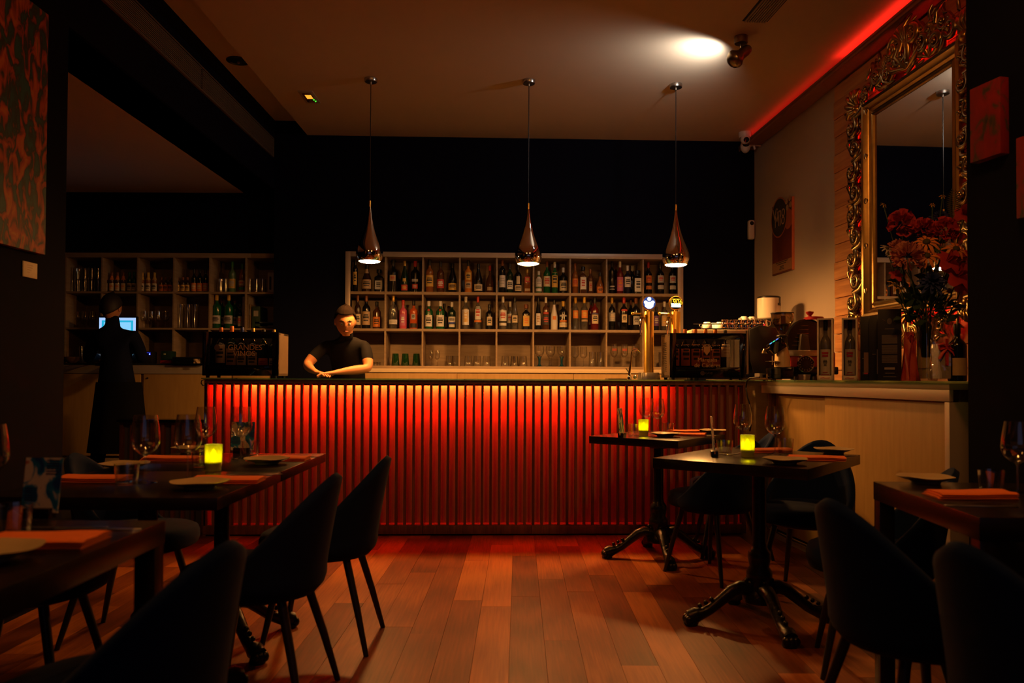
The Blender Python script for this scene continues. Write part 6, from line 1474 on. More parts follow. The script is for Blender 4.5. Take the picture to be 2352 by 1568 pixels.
T2b = table('far half of the joined dark tables at left', (xr - .35, (cB.y + cJ.y) / 2 + .002), 0, .70, cB.y - cJ.y - .004, th=.038)
q = on_z(380, 1195, ZT)
T1 = table('dark table in the left foreground corner with square legs', (q.x - .36, q.y - .36), 0, .72, .72, 'legs', .056)
q5 = on_z(1989, 1107, ZT)
T5 = table('dark table in the right foreground beside the pier', (q5.x + .37, q5.y - .36), R(-4), .72, .72, 'legs', .062)

# ================================================================= chairs
def make_chair(label):
    t = thing('velvet_chair', label, 'chair')
    zs, Hh = 0.452, 0.772
    def shell(u, v, off):
        th = (u * 2 - 1) * R(112)                # 0 at the back
        top = zs - 0.015 + (Hh - zs + 0.015) * max(0.0, math.cos(th * 0.80)) ** 1.55
        zb = 0.372
        z_ = zb + (top - zb) * v
        k = max(0, (z_ - zs)) / (Hh - zs)
        bel = 1 - 0.16 * max(0.0, (0.43 - z_) / 0.06) ** 2
        rx = (0.232 * bel - 0.022 * k ** 2) + off; ry = (0.225 * bel) + off
        lean = 0.058 * k ** 1.15
        return (math.sin(th) * rx, -math.cos(th) * ry - lean, z_)
    g = G(); nu, nv = 32, 14
    for off in (0.0, -0.036):
        vs = [shell(i / nu, j / nv, off if j > 0 else off) for j in range(nv + 1) for i in range(nu + 1)]
        g.add(vs, [(j * (nu + 1) + i, j * (nu + 1) + i + 1, (j + 1) * (nu + 1) + i + 1, (j + 1) * (nu + 1) + i) for j in range(nv) for i in range(nu)])
    n1 = (nu + 1) * (nv + 1)
    # rounded rim between the outer and inner skins
    rim = []
    for i in range(nu + 1):
        a = Vector(shell(i / nu, 1, 0)); b = Vector(shell(i / nu, 1, -0.036)); c = (a + b) / 2 + Vector((0, 0, .014))
        rim.append(c)
    o = len(g.v); g.v += [tuple(v) for v in rim]
    for i in range(nu):
        a, b = nv * (nu + 1) + i, nv * (nu + 1) + i + 1
        g.f.append((a, b, o + i + 1, o + i)); g.f.append((n1 + a, n1 + b, o + i + 1, o + i)); g.f.append((i, i + 1, n1 + i + 1, n1 + i)); g.mi += [0, 0, 0]
    for i in (0, nu):
        for j in range(nv):
            g.f.append((j * (nu + 1) + i, (j + 1) * (nu + 1) + i, n1 + (j + 1) * (nu + 1) + i, n1 + j * (nu + 1) + i)); g.mi.append(0)
    part('backrest', g, m_velvet, t, ang=70)
    g = G()
    def seat_plan(a):
        ca, sa = math.cos(a), math.sin(a); q = 1 / ((abs(ca) ** 2.7 + abs(sa) ** 2.7) ** (1 / 2.7))
        return ca * q * 0.215, sa * q * (0.240 if sa > 0 else 0.205)
    prof = [(0.90, 0.386), (0.97, 0.392), (1.0, 0.412), (1.0, 0.440), (0.965, 0.462), (0.86, 0.474), (0.5, 0.480), (0.0, 0.482)]
    vs, fs, n = [], [], 36
    for r, z_ in prof:
        for i in range(n):
            x, y = seat_plan(2 * math.pi * i / n); vs.append((x * r, y * r + 0.02, z_))
    for j in range(len(prof) - 1):
        for i in range(n): fs.append((j * n + i, j * n + (i + 1) % n, (j + 1) * n + (i + 1) % n, (j + 1) * n + i))
    fs.append(tuple(reversed(range(n)))); g.add(vs, fs); part('seat', g, m_velvet, t, ang=70)
    g = G(); g.lathe([(0.17, 0.366), (0.185, 0.372), (0.19, 0.388)], 28, c=(0, 0.01, 0)); part('underframe', g, m_leg, t)
    for sx in (-1, 1):
        for sy in (-1, 1):
            g = G(); g.tube([(sx * .118, sy * .125 + .005, .378), (sx * .155, sy * .175, .18), (sx * .185, sy * .215 - .005, 0.0)], [.0165, .0145, .0105], 10); part('leg', g, m_leg, t, ang=50)
    return t
def face(fx, fy): return math.atan2(-fx, fy)
CH = [((-.795, 3.40), (-1, 0.02), 'navy velvet chair at the right side of the far left table, nearest the bar'),
      ((-.875, 2.80), (-1, 0.10), 'navy velvet chair at the right side of the near left table, back to the aisle'),
      ((-.835, 1.68), (-1, 0.22), 'navy velvet chair in the left foreground with its back to the aisle'),
      ((-1.63, 3.45), (1, 0), 'navy velvet chair tucked at the far left table against the dark wall'),
      ((-1.66, 2.72), (1, 0.05), 'navy velvet chair left of the near joined table, seen below the tabletop'),
      ((1.16, 4.56), (-.55, .84), 'navy velvet chair at the near side of the table by the bar'),
      ((1.41, 5.12), (-1, 0.1), 'navy velvet chair at the right side of the table by the bar'),
      ((1.53, 4.14), (-.61, -.79), 'navy velvet chair behind the right centre table, facing the camera'),
      ((1.42, 3.10), (-1, .32), 'navy velvet chair at the right side of the right centre table'),
      ((1.15, 2.29), (.97, .22), 'navy velvet chair on the right with its round back to the aisle'),
      ((1.185, 1.70), (.97, .22), 'navy velvet chair in the right foreground corner'),
      ]
ch0 = make_chair(CH[0][2]); ch0['group'] = 'navy velvet chairs'
for k, (c, f, lab) in enumerate(CH):
    if k == 0: ch0.location = (c[0], c[1], 0); ch0.rotation_euler = (0, 0, face(*f))
    else: copy_tree(ch0, (c[0], c[1], 0), face(*f), lab)

# ================================================================= table settings
wgm = wine_glass_mesh(0.225, 0.0465, 0.036, 0.038, n=40)
tbm = tumbler_mesh(0.068, 0.033, 0.039, n=32, base=0.010)
def place_xy(x, y, z_=ZT): p = on_z(x, y, z_); return Vector((p.x, p.y, z_ + 0.0004))
def wineglass(x, y, label): return glass_thing('wine_glass', label, 'glass', place_xy(x, y), [('bowl', wgm)])
def tumbler(x, y, label): return glass_thing('tumbler', label, 'glass', place_xy(x, y), [('body', tbm)])
def plate_mesh():
    g = G(); n = 48; prof = [(0.045, 0.0), (0.047, 0.003), (0.050, 0.008), (0.068, 0.013), (0.090, 0.0225), (0.0915, 0.0245), (0.088, 0.0245), (0.066, 0.0165), (0.040, 0.0145), (0.0, 0.014)]
    vs, fs = [], []
    for r, z_ in prof:
        for i in range(n):
            a = 2 * math.pi * i / n; w_ = 1 + (0.012 * math.sin(5 * a) + .007 * math.sin(3 * a + 1)) * (r / .09) ** 2
            vs.append((r * w_ * math.cos(a), r * w_ * math.sin(a), z_ + (0.0013 * math.sin(4 * a + .5) * (r / .09) ** 4 if r > .06 else 0)))
    for j in range(len(prof) - 1):
        for i in range(n): fs.append((j * n + i, j * n + (i + 1) % n, (j + 1) * n + (i + 1) % n, (j + 1) * n + i))
    fs.append(tuple(reversed(range(n)))); g.add(vs, fs); return g.mesh('body', m_plate, ang=60)
plm = plate_mesh()
def plate(x, y, label, rz=0.0):
    t = thing('side_plate', label, 'plate', place_xy(x, y), rz); part('body', plm, None, t); return t
def napkin(x, y, L_, wd, rz, label, seed=0):
    t = thing('napkin', label, 'napkin', place_xy(x, y), rz)
    rr = random.Random(seed); ph = rr.uniform(0, 6)
    for k in range(3):
        z0 = 0.0005 + 0.0055 * k; s = 1 - .02 * k; sh = 0.004 * k
        def wob(u, v): return 0.0022 * math.sin(5 * u + ph) + 0.0014 * math.sin(9 * v + ph * 2)
        g = G(); nu, nv = 14, 7
        vs = []
        for top in (0, 1):
            for j in range(nv + 1):
                for i in range(nu + 1):
                    u, v = i / nu, j / nv; e = min(u, 1 - u, 1) ; ed = 1 - (abs(2 * v - 1)) ** 6
                    vs.append(((u - .5) * L_ * s + sh, (v - .5) * wd * s, z0 + (0.0048 * ed + max(0, wob(u, v)) if top else (max(0, wob(u, v)) * (1 if k else 0)))))
        n1 = (nu + 1) * (nv + 1)
        fs = []
        for o_ in (0, n1): fs += [(o_ + j * (nu + 1) + i, o_ + j * (nu + 1) + i + 1, o_ + (j + 1) * (nu + 1) + i + 1, o_ + (j + 1) * (nu + 1) + i) for j in range(nv) for i in range(nu)]
        for i in range(nu): fs += [(i, i + 1, n1 + i + 1, n1 + i), (nv * (nu + 1) + i, nv * (nu + 1) + i + 1, n1 + nv * (nu + 1) + i + 1, n1 + nv * (nu + 1) + i)]
        for j in range(nv): fs += [(j * (nu + 1), (j + 1) * (nu + 1), n1 + (j + 1) * (nu + 1), n1 + j * (nu + 1)), (j * (nu + 1) + nu, (j + 1) * (nu + 1) + nu, n1 + (j + 1) * (nu + 1) + nu, n1 + j * (nu + 1) + nu)]
        g.add(vs, fs); part('fold', g, m_napkin, t, ang=60)
    return t
m_votive = THIN('yellow_green_votive_glass', (0.66, 0.68, 0.015), 0.8, 0.12, trl=0.62)
cg = G(); cg.lathe([(0.028, 0.0), (0.029, 0.004), (0.028, 0.012), (0.0315, 0.022), (0.0325, 0.100), (0.0295, 0.100), (0.0285, 0.026), (0.0, 0.022)], 32); cgm = cg.mesh('holder', m_votive, ang=50)
bp_ = m_votive.node_tree; nz = bp_.nodes.new('ShaderNodeTexVoronoi'); nz.inputs['Scale'].default_value = 160; bm_ = bp_.nodes.new('ShaderNodeBump'); bm_.inputs['Strength'].default_value = 0.6; bm_.inputs['Distance'].default_value = .003
bp_.links.new(nz.outputs['Distance'], bm_.inputs['Height'])
for nd in bp_.nodes:
    if nd.type in ('BSDF_GLOSSY', 'BSDF_TRANSLUCENT', 'BSDF_DIFFUSE'): bp_.links.new(bm_.outputs[0], nd.inputs['Normal'])
wx = G(); wx.lathe([(0.0, 0.0235), (0.0265, 0.0235), (0.0275, 0.034), (0.0, 0.035)], 24); wxm = wx.mesh('wax', M('candle_wax', (0.8, 0.72, 0.45), 0.5))
fl = G(); fl.lathe([(0.0, 0.0365), (0.010, 0.043), (0.0125, 0.052), (0.009, 0.065), (0.004, 0.076), (0.0, 0.083)], 14); flm = fl.mesh('flame', EMIT('candle_flame', (1.0, 0.72, 0.20), 55.0), ang=80)
def candle(x, y, label):
    t = thing('candle_holder', label, 'candle', place_xy(x, y)); part('holder', cgm, None, t); part('wax', wxm, None, t); part('flame', flm, None, t); return t
m_card = RAMP('watercolour_card', [(0.34, (0.01, 0.05, 0.24)), (0.44, (0.02, 0.22, 0.42)), (0.475, (0.80, 0.66, 0.48)), (0.575, (0.84, 0.70, 0.52)), (0.63, (0.62, 0.16, 0.04)), (0.70, (0.06, 0.03, 0.08))], 'NOISE', 13, 0.5, detail=3, dist=1.2, coord='Object', perobj=0.0)
def menu(x, y, wpx, hpx, label, rz=0.0, lean=-8):
    p = place_xy(x, y); k = kk(p); w_, h_ = wpx * k, hpx * k
    t = thing('menu_stand', label, 'menu', p, rz)
    g = G(); g.box(-w_ * .36, w_ * .36, -0.016, 0.016, 0, 0.026); part('base_block', g, m_table, t, 0.002)
    mt = Matrix.Translation((0, 0, 0.014)) @ Matrix.Rotation(R(lean), 4, 'X')
    g = G(); g.box(-w_ / 2, w_ / 2, -0.0015, 0.0015, 0, h_ - .014, mt); c = part('card', g, m_card, t)
    g = G()
    for q in range(6):
        zz = h_ * (.86 - .045 * q); g.box(w_ * .08, w_ * .42, -0.0019, -0.0016, zz, zz + h_ * .014, mt)
    for q in range(6):
        zz = h_ * (.40 - .04 * q); g.box(-w_ * .44, -w_ * .1, -0.0019, -0.0016, zz, zz + h_ * .012, mt)
    part('print', g, m_print, c, kind='stuff')
    return t
def knife(x, y, L_, rz, label):
    t = thing('table_knife', label, 'knife', place_xy(x, y), rz)
    g = G(); g.prism([(-L_ / 2, -.006), (-L_ * .05, -.005), (0, -.008), (L_ * .42, -.009), (L_ * .5, 0), (L_ * .42, .005), (0, .005), (-L_ * .05, .004), (-L_ / 2, .007)], .0, .0025); part('blade', g, m_steel, t, .0006, seg=1); return t
def fork(x, y, L_, rz, label):
    t = thing('table_fork', label, 'fork', place_xy(x, y), rz)
    g = G(); g.prism([(-L_ / 2, -.006), (L_ * .05, -.003), (L_ * .2, -.011), (L_ * .3, -.012), (L_ * .3, .012), (L_ * .2, .011), (L_ * .05, .003), (-L_ / 2, .006)], .0, .0022)
    for q in range(4): g.box(L_ * .3, L_ * .5, -.012 + q * .0066, -.0085 + q * .0066, .0, .002)
    part('tines', g, m_steel, t); return t
# -- left joined tables
wineglass(333, 1108, 'wine glass nearest the left edge of the joined left tables')
wineglass(431, 1102, 'wine glass left of the green candle on the joined left tables')
wineglass(472, 1055, 'wine glass behind the green candle on the joined left tables')
wineglass(553, 1053, 'wine glass in front of the menu card at the far left table')
tumbler(291, 1113, 'short tumbler beside the orange napkin on the near left table')
tumbler(575, 1046, 'short tumbler right of the menu card on the far left table')
tumbler(462, 1072, 'short tumbler left of the green candle')
plate(459, 1121, 'pale side plate at the front edge of the near left table')
plate(613, 1065, 'pale side plate beside the far left napkin', 1.2)
plate(286, 1077, 'pale side plate at the wall side of the left tables', 2.0)
plate(440, 1038, 'pale side plate behind the wine glasses on the far left table', .6)
napkin(520, 1106, .235, .11, 0.03, 'orange folded napkin at the front right of the near left table', 1)
napkin(640, 1056, .25, .11, -0.02, 'orange folded napkin at the far right of the left tables', 2)
napkin(215, 1103, .22, .11, 0.02, 'orange folded napkin at the wall side of the near left table', 3)
napkin(398, 1056, .24, .11, 0.0, 'orange folded napkin behind the leftmost wine glass', 4)
candle(490, 1081, 'glowing yellow-green candle holder on the joined left tables')
menu(556, 1041, 52, 72, 'upright watercolour menu card on the far left table', 0.05)
knife(585, 1090, .2, .12, 'steel knife along the joint of the left tables'); knife(690, 1049, .18, .05, 'steel knife at the far right corner of the left tables')
g = thing('spoon', 'small spoon catching light behind the far left napkin', 'spoon', place_xy(604, 1047), 0.3)
gg = G(); gg.sphere((-.04, 0, .004), .016, 12, 8, (1.3, .9, .25)); gg.tube([(-.03, 0, .004), (.06, 0, .003)], .0025, 6); part('bowl', gg, m_steel, g)
# -- left foreground table
napkin(95, 1247, .235, .135, 0.02, 'orange folded napkin on the left foreground table', 5)
plate(-22, 1285, 'pale side plate cut by the left picture edge', .4)
menu(90, 1190, 88, 138, 'upright watercolour menu card on the left foreground table', -0.06)
wineglass(-25, 1165, 'wine glass cut by the left picture edge')
tumbler(30, 1228, 'short tumbler before the foreground menu card')
knife(225, 1216, .2, .03, 'steel knife behind the napkin on the left foreground table'); fork(150, 1213, .19, .0, 'steel fork behind the napkin on the left foreground table')
# -- right centre table
candle(1717, 1049, 'glowing yellow-green candle holder on the right centre table')
wineglass(1706, 1030, 'wine glass behind the candle on the right centre table')
wineglass(1780, 1043, 'wine glass right of the candle on the right centre table')
tumbler(1664, 1044, 'short tumbler left of the candle on the right centre table')
tumbler(1804, 1039, 'short tumbler behind the plate on the right centre table')
plate(1803, 1065, 'side plate at the front of the right centre table')
plate(1915, 1041, 'side plate at the back right of the right centre table', .8)
napkin(1872, 1055, .24, .11, -.25, 'orange folded napkin between the two plates of the right centre table', 6)
napkin(1762, 1037, .22, .11, .25, 'orange folded napkin behind the wine glass on the right centre table', 7)
menu(1640, 1047, 60, 90, 'menu card seen edge-on at the left of the right centre table', R(80), -4)
knife(1935, 1048, .2, .5, 'steel knife at the right of the right centre table'); knife(1688, 1043, .17, .9, 'steel knife catching light beside the candle')
# -- table by the bar
candle(1478, 1000, 'glowing yellow-green candle holder on the table by the bar')
wineglass(1484, 991, 'wine glass behind the candle on the table by the bar')
wineglass(1510, 996, 'wine glass right of the candle on the table by the bar')
tumbler(1455, 998, 'short tumbler left of the candle on the table by the bar')
tumbler(1535, 995, 'short tumbler among the napkins on the table by the bar')
plate(1528, 1003, 'dark-lit side plate at the front of the table by the bar')
plate(1635, 995, 'side plate at the right of the table by the bar', 1.4)
napkin(1570, 993, .22, .10, .3, 'rear orange folded napkin on the table by the bar', 8)
napkin(1578, 1000, .22, .10, -.35, 'front orange folded napkin on the table by the bar', 9)
menu(1429, 1003, 60, 66, 'menu card seen edge-on on the table by the bar', R(72), -6)
knife(1612, 1001, .19, .2, 'steel knife at the right of the table by the bar'); fork(1500, 1003, .18, -.6, 'steel fork left of the front plate on the table by the bar')
# -- right foreground table
plate(2126, 1109, 'pale side plate on the right foreground table', .3)
napkin(2225, 1140, .235, .11, -.03, 'orange folded napkin on the right foreground table', 10)
tumbler(2277, 1128, 'short tumbler on the right foreground table')
wineglass(2338, 1131, 'wine glass at the right picture edge')
knife(2255, 1163, .2, -.08, 'steel knife in front of the right foreground napkin')

# ================================================================= people
def skin_mesh(name, J, edges, rad, sub=2):
    me = bpy.data.meshes.new(name); keys = list(J); idx = {k: i for i, k in enumerate(keys)}
    me.from_pydata([tuple(J[k]) for k in keys], [(idx[a], idx[b]) for a, b in edges], [])
    o = bpy.data.objects.new(name, me); COL.objects.link(o)
    md = o.modifiers.new('skin', 'SKIN'); md.use_smooth_shade = True; md.branch_smoothing = 0.6
    for k in keys:
        r = rad[k]; o.data.skin_vertices[0].data[idx[k]].radius = r if isinstance(r, tuple) else (r, r)
    o.data.skin_vertices[0].data[0].use_root = True
    s = o.modifiers.new('sub', 'SUBSURF'); s.levels = sub; s.render_levels = sub
    dg = bpy.context.evaluated_depsgraph_get(); dg.update()
    out = bpy.data.meshes.new_from_object(o.evaluated_get(dg)); bpy.data.objects.remove(o); out.name = name
    return out
def segdist(p, a, b):
    d = b - a; f = max(0, min(1, (p - a).dot(d) / max(1e-9, d.length_squared))); return (p - a - d * f).length
def dress(me, mats, J, segs):
    """segs: (a, b, material slot); each face takes the slot of the nearest bone"""
    for m_ in mats: me.materials.append(m_)
    V = {k: Vector(v) for k, v in J.items()}
    for p in me.polygons:
        c = p.center; p.material_index = min(segs, key=lambda s: segdist(c, V[s[0]], V[s[1]]) - s[3])[2]
    me.shade_smooth()
def hand(J, E, Rd, wr, d, side, up, key, curl=.5):
    """five fingers from the palm; d forward, side towards the thumb, up = back of the hand"""
    d, side, up = Vector(d).normalized(), Vector(side).normalized(), Vector(up).normalized(); w = Vector(J[wr])
    J[key + 'palm'] = w + d * .055; Rd[key + 'palm'] = (.030, .018); E.append((wr, key + 'palm'))
    for n, (o, L_) in enumerate(((.030, .062), (.011, .075), (-.010, .070), (-.030, .054))):
        b = w + d * .092 + side * o; J[key + 'k%d' % n] = b; Rd[key + 'k%d' % n] = .0105; E.append((key + 'palm', key + 'k%d' % n))
        m1 = b + d * L_ * .5 - up * L_ * .18 * curl; m2 = b + d * L_ * .85 - up * L_ * .55 * curl
        J[key + 'm%d' % n] = m1; Rd[key + 'm%d' % n] = .009; J[key + 't%d' % n] = m2; Rd[key + 't%d' % n] = .0075
        E += [(key + 'k%d' % n, key + 'm%d' % n), (key + 'm%d' % n, key + 't%d' % n)]
    b = w + d * .035 + side * .032; J[key + 'th0'] = b; Rd[key + 'th0'] = .013; J[key + 'th1'] = b + d * .035 + side * .028 - up * .008; Rd[key + 'th1'] = .0105; J[key + 'th2'] = b + d * .065 + side * .030 - up * .014; Rd[key + 'th2'] = .0085
    E += [(wr, key + 'th0'), (key + 'th0', key + 'th1'), (key + 'th1', key + 'th2')]
def head(t, c, rx_, ry_, rz_, mt, skin, hair, hair_len=0.0):
    """head with face: looks along local -Y before mt"""
    me_v = []
    g = G(); nu, nv = 28, 22
    def f(u, v):
        th = u * 2 * math.pi; ph = math.pi * v
        x = math.sin(ph) * math.sin(th); y = -math.sin(ph) * math.cos(th); z_ = -math.cos(ph)
        front = max(0, -y)
        jaw = 1 - .26 * max(0, -z_) ** 1.4 * (1 if y < .35 else .4)
        x *= jaw; 
        y2 = y * (1 - .10 * max(0, -z_))
        # nose, brow, lips, eye sockets
        y2 -= .20 * math.exp(-((x / .13) ** 2 + ((z_ + .16) / .17) ** 2)) * front
        y2 -= .05 * math.exp(-((x / .5) ** 2 + ((z_ - .18) / .10) ** 2)) * front
        y2 += .09 * math.exp(-(((abs(x) - .36) / .17) ** 2 + ((z_ - .02) / .12) ** 2)) * front
        y2 -= .05 * math.exp(-((x / .26) ** 2 + ((z_ + .47) / .07) ** 2)) * front
        y2 -= .06 * math.exp(-((x / .3) ** 2 + ((z_ + .80) / .14) ** 2)) * front
        return (x * rx_, y2 * ry_, z_ * rz_)
    g.grid(f, nu, nv)
    for s in (-1, 1):
        g.sphere((s * rx_ * .98, .01, -.005), .030, 10, 8, (.35, .7, 1.1))
    g.v = [tuple(mt @ Vector(v)) for v in g.v]
    o = part('head', g, skin, t, ang=180, loc=c)
    ge = G(); gp = G()
    for s in (-1, 1):
        ge.sphere((s * rx_ * .36, -ry_ * .84, rz_ * .03), rx_ * .15, 10, 8); gp.sphere((s * rx_ * .36, -ry_ * .84 - rx_ * .12, rz_ * .03), rx_ * .07, 8, 6)
    for gx in (ge, gp): gx.v = [tuple(mt @ Vector(v)) for v in gx.v]
    part('eyes', ge, M('eye_white', (.7, .66, .6), .2), o); part('pupils', gp, m_print, o)
    gm = G(); gm.tube([(-rx_ * .28, -ry_ * .93, -rz_ * .47), (0, -ry_ * 1.0, -rz_ * .455), (rx_ * .28, -ry_ * .93, -rz_ * .47)], [.003, .007, .003], 8); gm.v = [tuple(mt @ Vector(v)) for v in gm.v]; part('mouth', gm, M('lips', (.42, .14, .10), .5), o)
    gb = G()
    for s in (-1, 1): gb.tube([(s * rx_ * .15, -ry_ * .97, rz_ * .20), (s * rx_ * .4, -ry_ * .92, rz_ * .25), (s * rx_ * .62, -ry_ * .76, rz_ * .19)], [.003, .005, .002], 6)
    gb.v = [tuple(mt @ Vector(v)) for v in gb.v]; part('eyebrows', gb, hair, o)
    gh = G()
    def fh(u, v):
        th = u * 2 * math.pi; y = -math.cos(th)
        lim = .30 + .16 * min(1, max(0, y + .55) * 1.8) + .26 * max(0, y) + hair_len * max(0, y)
        ph = math.pi * (1 - min(.93, lim) * v)
        rr = 1.075 + .012 * math.sin(23 * th + 5 * v) + .01 * math.sin(41 * th)
        return (math.sin(ph) * math.sin(th) * rx_ * rr, -math.sin(ph) * math.cos(th) * ry_ * rr + .004, -math.cos(ph) * rz_ * rr)
    gh.grid(fh, 40, 14); gh.v = [tuple(mt @ Vector(v)) for v in gh.v]; part('hair', gh, hair, o, ang=180, solid=0.006)
    return o
# -- bartender, leaning over the work side of the bar
YP = 6.52
def bp(x, y, dy=0.0): return on_y(x, y, YP + dy)
J, E, Rd = {}, [], {}
hip = bp(800, 905, .10)
J['pel'] = Vector((hip.x + .01, hip.y, .96)); Rd['pel'] = (.150, .11)
J['sp'] = bp(800, 845, .02); Rd['sp'] = (.140, .10)
J['ch'] = bp(800, 805, -.06); Rd['ch'] = (.155, .11)
J['nk0'] = bp(797, 778, -.10); Rd['nk0'] = (.07, .065)
J['nk'] = bp(796, 766, -.13); Rd['nk'] = .056
J['hd'] = bp(795, 752, -.15); Rd['hd'] = .055
E += [('pel', 'sp'), ('sp', 'ch'), ('ch', 'nk0'), ('nk0', 'nk'), ('nk', 'hd')]
for s, k in ((-1, 'l'), (1, 'r')):
    sx = 798 + s * 42
    J[k + 'sh'] = bp(sx - (4 if s < 0 else 0), 792, -.07); Rd[k + 'sh'] = .062
    el = bp(704, 838, -.16) if s < 0 else bp(846, 846, -.16)
    J[k + 'ua'] = (J[k + 'sh'] + el) / 2 + Vector((0, 0, .015)); Rd[k + 'ua'] = .052
    J[k + 'el'] = el; Rd[k + 'el'] = .042
    wrp = (bp(722, 862, -.30) if s < 0 else bp(772, 862, -.30)); wrp.z = max(wrp.z, ZBT + .045)
    J[k + 'fa'] = el + (wrp - el) * .4; Rd[k + 'fa'] = .040
    J[k + 'wr'] = wrp; Rd[k + 'wr'] = (.028, .023)
    E += [('ch', k + 'sh'), (k + 'sh', k + 'ua'), (k + 'ua', k + 'el'), (k + 'el', k + 'fa'), (k + 'fa', k + 'wr')]
    hp = Vector((J['pel'].x + s * .09, J['pel'].y, .90)); J[k + 'hp'] = hp; Rd[k + 'hp'] = .092
    J[k + 'kn'] = Vector((hp.x + s * .02, hp.y - .02, .50)); Rd[k + 'kn'] = .060
    J[k + 'cf'] = Vector((hp.x + s * .02, hp.y + .01, .33)); Rd[k + 'cf'] = .055
    J[k + 'an'] = Vector((hp.x + s * .03, hp.y + .02, .085)); Rd[k + 'an'] = .040
    J[k + 'to'] = Vector((hp.x + s * .05, hp.y - .15, .038)); Rd[k + 'to'] = (.042, .036)
    E += [('pel', k + 'hp'), (k + 'hp', k + 'kn'), (k + 'kn', k + 'cf'), (k + 'cf', k + 'an'), (k + 'an', k + 'to')]
    hand(J, E, Rd, k + 'wr', (.9 if s < 0 else -.75, -.55, -.12), (-.2 * s, -.1, .3) if False else ((.5 if s < 0 else .5), .8, 0) , (0, 0, 1), k + 'h', .6)
tb_ = thing('person', 'bartender in a black T-shirt leaning over the bar with bare forearms', 'person')
me = skin_mesh('body', J, E, Rd)
segs = [('pel', 'sp', 0, .05), ('sp', 'ch', 0, .06), ('ch', 'nk0', 0, .03), ('nk', 'hd', 1, .0), ('ch', 'lsh', 0, .04), ('ch', 'rsh', 0, .04)]
for k in 'lr':
    segs += [(k + 'sh', k + 'ua', 0, .02), (k + 'ua', k + 'el', 1, -.005), (k + 'el', k + 'wr', 1, 0), (k + 'wr', k + 'hpalm', 1, .03), (k + 'hp', k + 'kn', 2, .04), (k + 'kn', k + 'an', 2, .02), (k + 'an', k + 'to', 3, .02)]
dress(me, [m_shirt, m_skin, M('trousers', (.01, .01, .013), .9, spec=.08), m_black], J, segs)
part('body', me, None, tb_)
hc = bp(793, 738, -.17)
head(tb_, hc, .078, .098, .118, Matrix.Rotation(R(14), 4, 'Z') @ Matrix.Rotation(R(20), 4, 'X'), m_skin, M('bartender_hair', (0.008, 0.005, 0.004), 0.95, noise=.5, scale=60, spec=0.03, bump=.6))
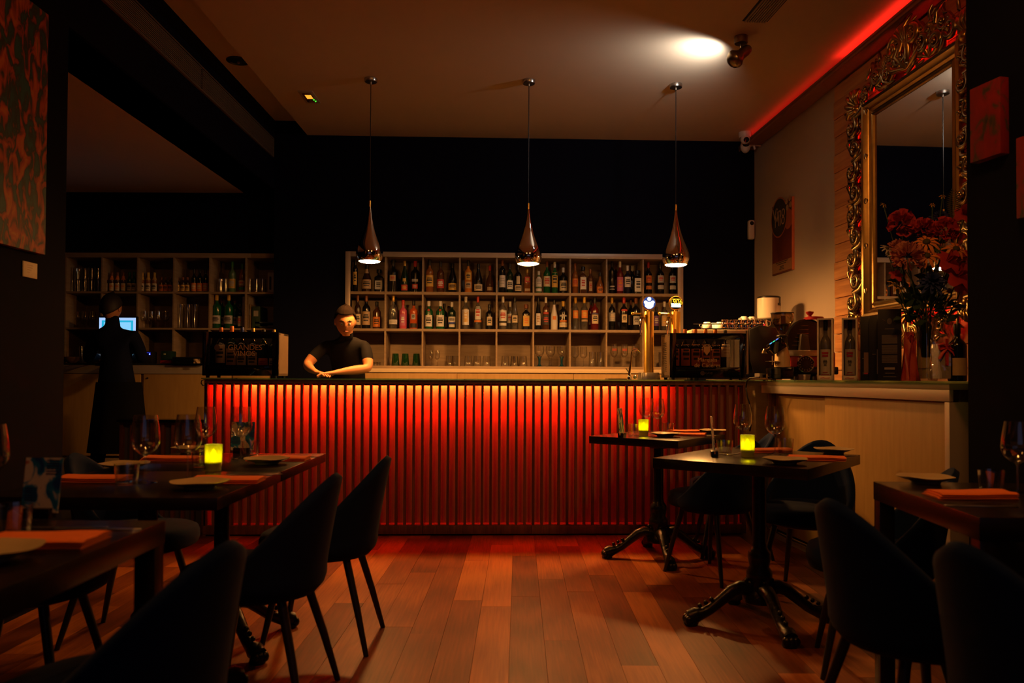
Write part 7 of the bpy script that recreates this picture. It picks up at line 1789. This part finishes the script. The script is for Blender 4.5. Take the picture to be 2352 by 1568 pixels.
# -- man at the computer in the side room, seen from behind
YQ = 7.08
def mp_(x, y, dy=0.0): return on_y(x, y, YQ + dy)
J, E, Rd = {}, [], {}
cx = 268
J['pel'] = mp_(cx + 2, 862); J['pel'].z = 1.04; Rd['pel'] = (.165, .12)
J['sp'] = mp_(cx, 815); Rd['sp'] = (.155, .11)
J['ch'] = mp_(cx - 3, 772); Rd['ch'] = (.185, .12)
J['nk0'] = mp_(cx - 8, 748); Rd['nk0'] = (.085, .075)
J['nk'] = mp_(cx - 10, 736, .01); Rd['nk'] = .060; J['hd'] = mp_(cx - 11, 720, .02); Rd['hd'] = .058
E += [('pel', 'sp'), ('sp', 'ch'), ('ch', 'nk0'), ('nk0', 'nk'), ('nk', 'hd')]
for s, k in ((-1, 'l'), (1, 'r')):
    J[k + 'sh'] = mp_(cx - 4 + s * 43, 768); Rd[k + 'sh'] = .072
    el = mp_(cx + (-66 if s < 0 else 60), 825, .08); J[k + 'ua'] = (J[k + 'sh'] + el) / 2; Rd[k + 'ua'] = .062; J[k + 'el'] = el; Rd[k + 'el'] = .052
    wrp = mp_(cx + s * 34, 828, .36); wrp.z = zc2 + .06; J[k + 'fa'] = el + (wrp - el) * .5; Rd[k + 'fa'] = .044; J[k + 'wr'] = wrp; Rd[k + 'wr'] = (.028, .023)
    E += [('ch', k + 'sh'), (k + 'sh', k + 'ua'), (k + 'ua', k + 'el'), (k + 'el', k + 'fa'), (k + 'fa', k + 'wr')]
    hp = Vector((J['pel'].x + s * .10, YQ, .95)); J[k + 'hp'] = hp; Rd[k + 'hp'] = .105
    J[k + 'kn'] = Vector((hp.x + s * .04, YQ - .02, .52)); Rd[k + 'kn'] = .070; J[k + 'cf'] = Vector((hp.x + s * .05, YQ - .04, .35)); Rd[k + 'cf'] = .062
    J[k + 'an'] = Vector((hp.x + s * .06, YQ - .03, .085)); Rd[k + 'an'] = .042; J[k + 'to'] = Vector((hp.x + s * .09, YQ + .15, .038)); Rd[k + 'to'] = (.044, .036)
    E += [('pel', k + 'hp'), (k + 'hp', k + 'kn'), (k + 'kn', k + 'cf'), (k + 'cf', k + 'an'), (k + 'an', k + 'to')]
    hand(J, E, Rd, k + 'wr', (-.15 * s, .95, -.1), (-s, 0, 0), (0, 0, 1), k + 'h', .5)
tm = thing('person', 'man in a dark navy shirt standing at the computer, seen from behind', 'person')
me = skin_mesh('body', J, E, Rd)
segs = [('pel', 'sp', 0, .06), ('sp', 'ch', 0, .06), ('ch', 'nk0', 0, .04), ('nk', 'hd', 1, 0), ('ch', 'lsh', 0, .04), ('ch', 'rsh', 0, .04)]
for k in 'lr':
    segs += [(k + 'sh', k + 'el', 0, .03), (k + 'el', k + 'fa', 0, .01), (k + 'fa', k + 'wr', 1, 0), (k + 'wr', k + 'hpalm', 1, .03), (k + 'hp', k + 'kn', 2, .04), (k + 'kn', k + 'an', 2, .02), (k + 'an', k + 'to', 3, .02)]
dress(me, [m_navyshirt, m_skin, M('trousers_dark', (.006, .006, .010), .9, spec=.06), m_black], J, segs)
part('body', me, None, tm)
head(tm, mp_(256, 707, .02), .080, .100, .122, Matrix.Rotation(R(180), 4, 'Z') @ Matrix.Rotation(R(12), 4, 'X'), m_skin, m_hair)
# long dark apron wrapped round the man's hips and legs
g = G()
def ap(u, v):
    a = 2 * math.pi * u; z_ = 1.06 - .62 * v; r = .180 + .055 * v + .012 * math.sin(6 * a) * v
    return (J['pel'].x + .015 + r * 1.05 * math.cos(a), YQ + r * .80 * math.sin(a), z_)
g.grid(ap, 36, 10); part('apron', g, M('apron_cloth', (.005, .005, .007), .95, spec=.06), tm, ang=80, solid=.004)
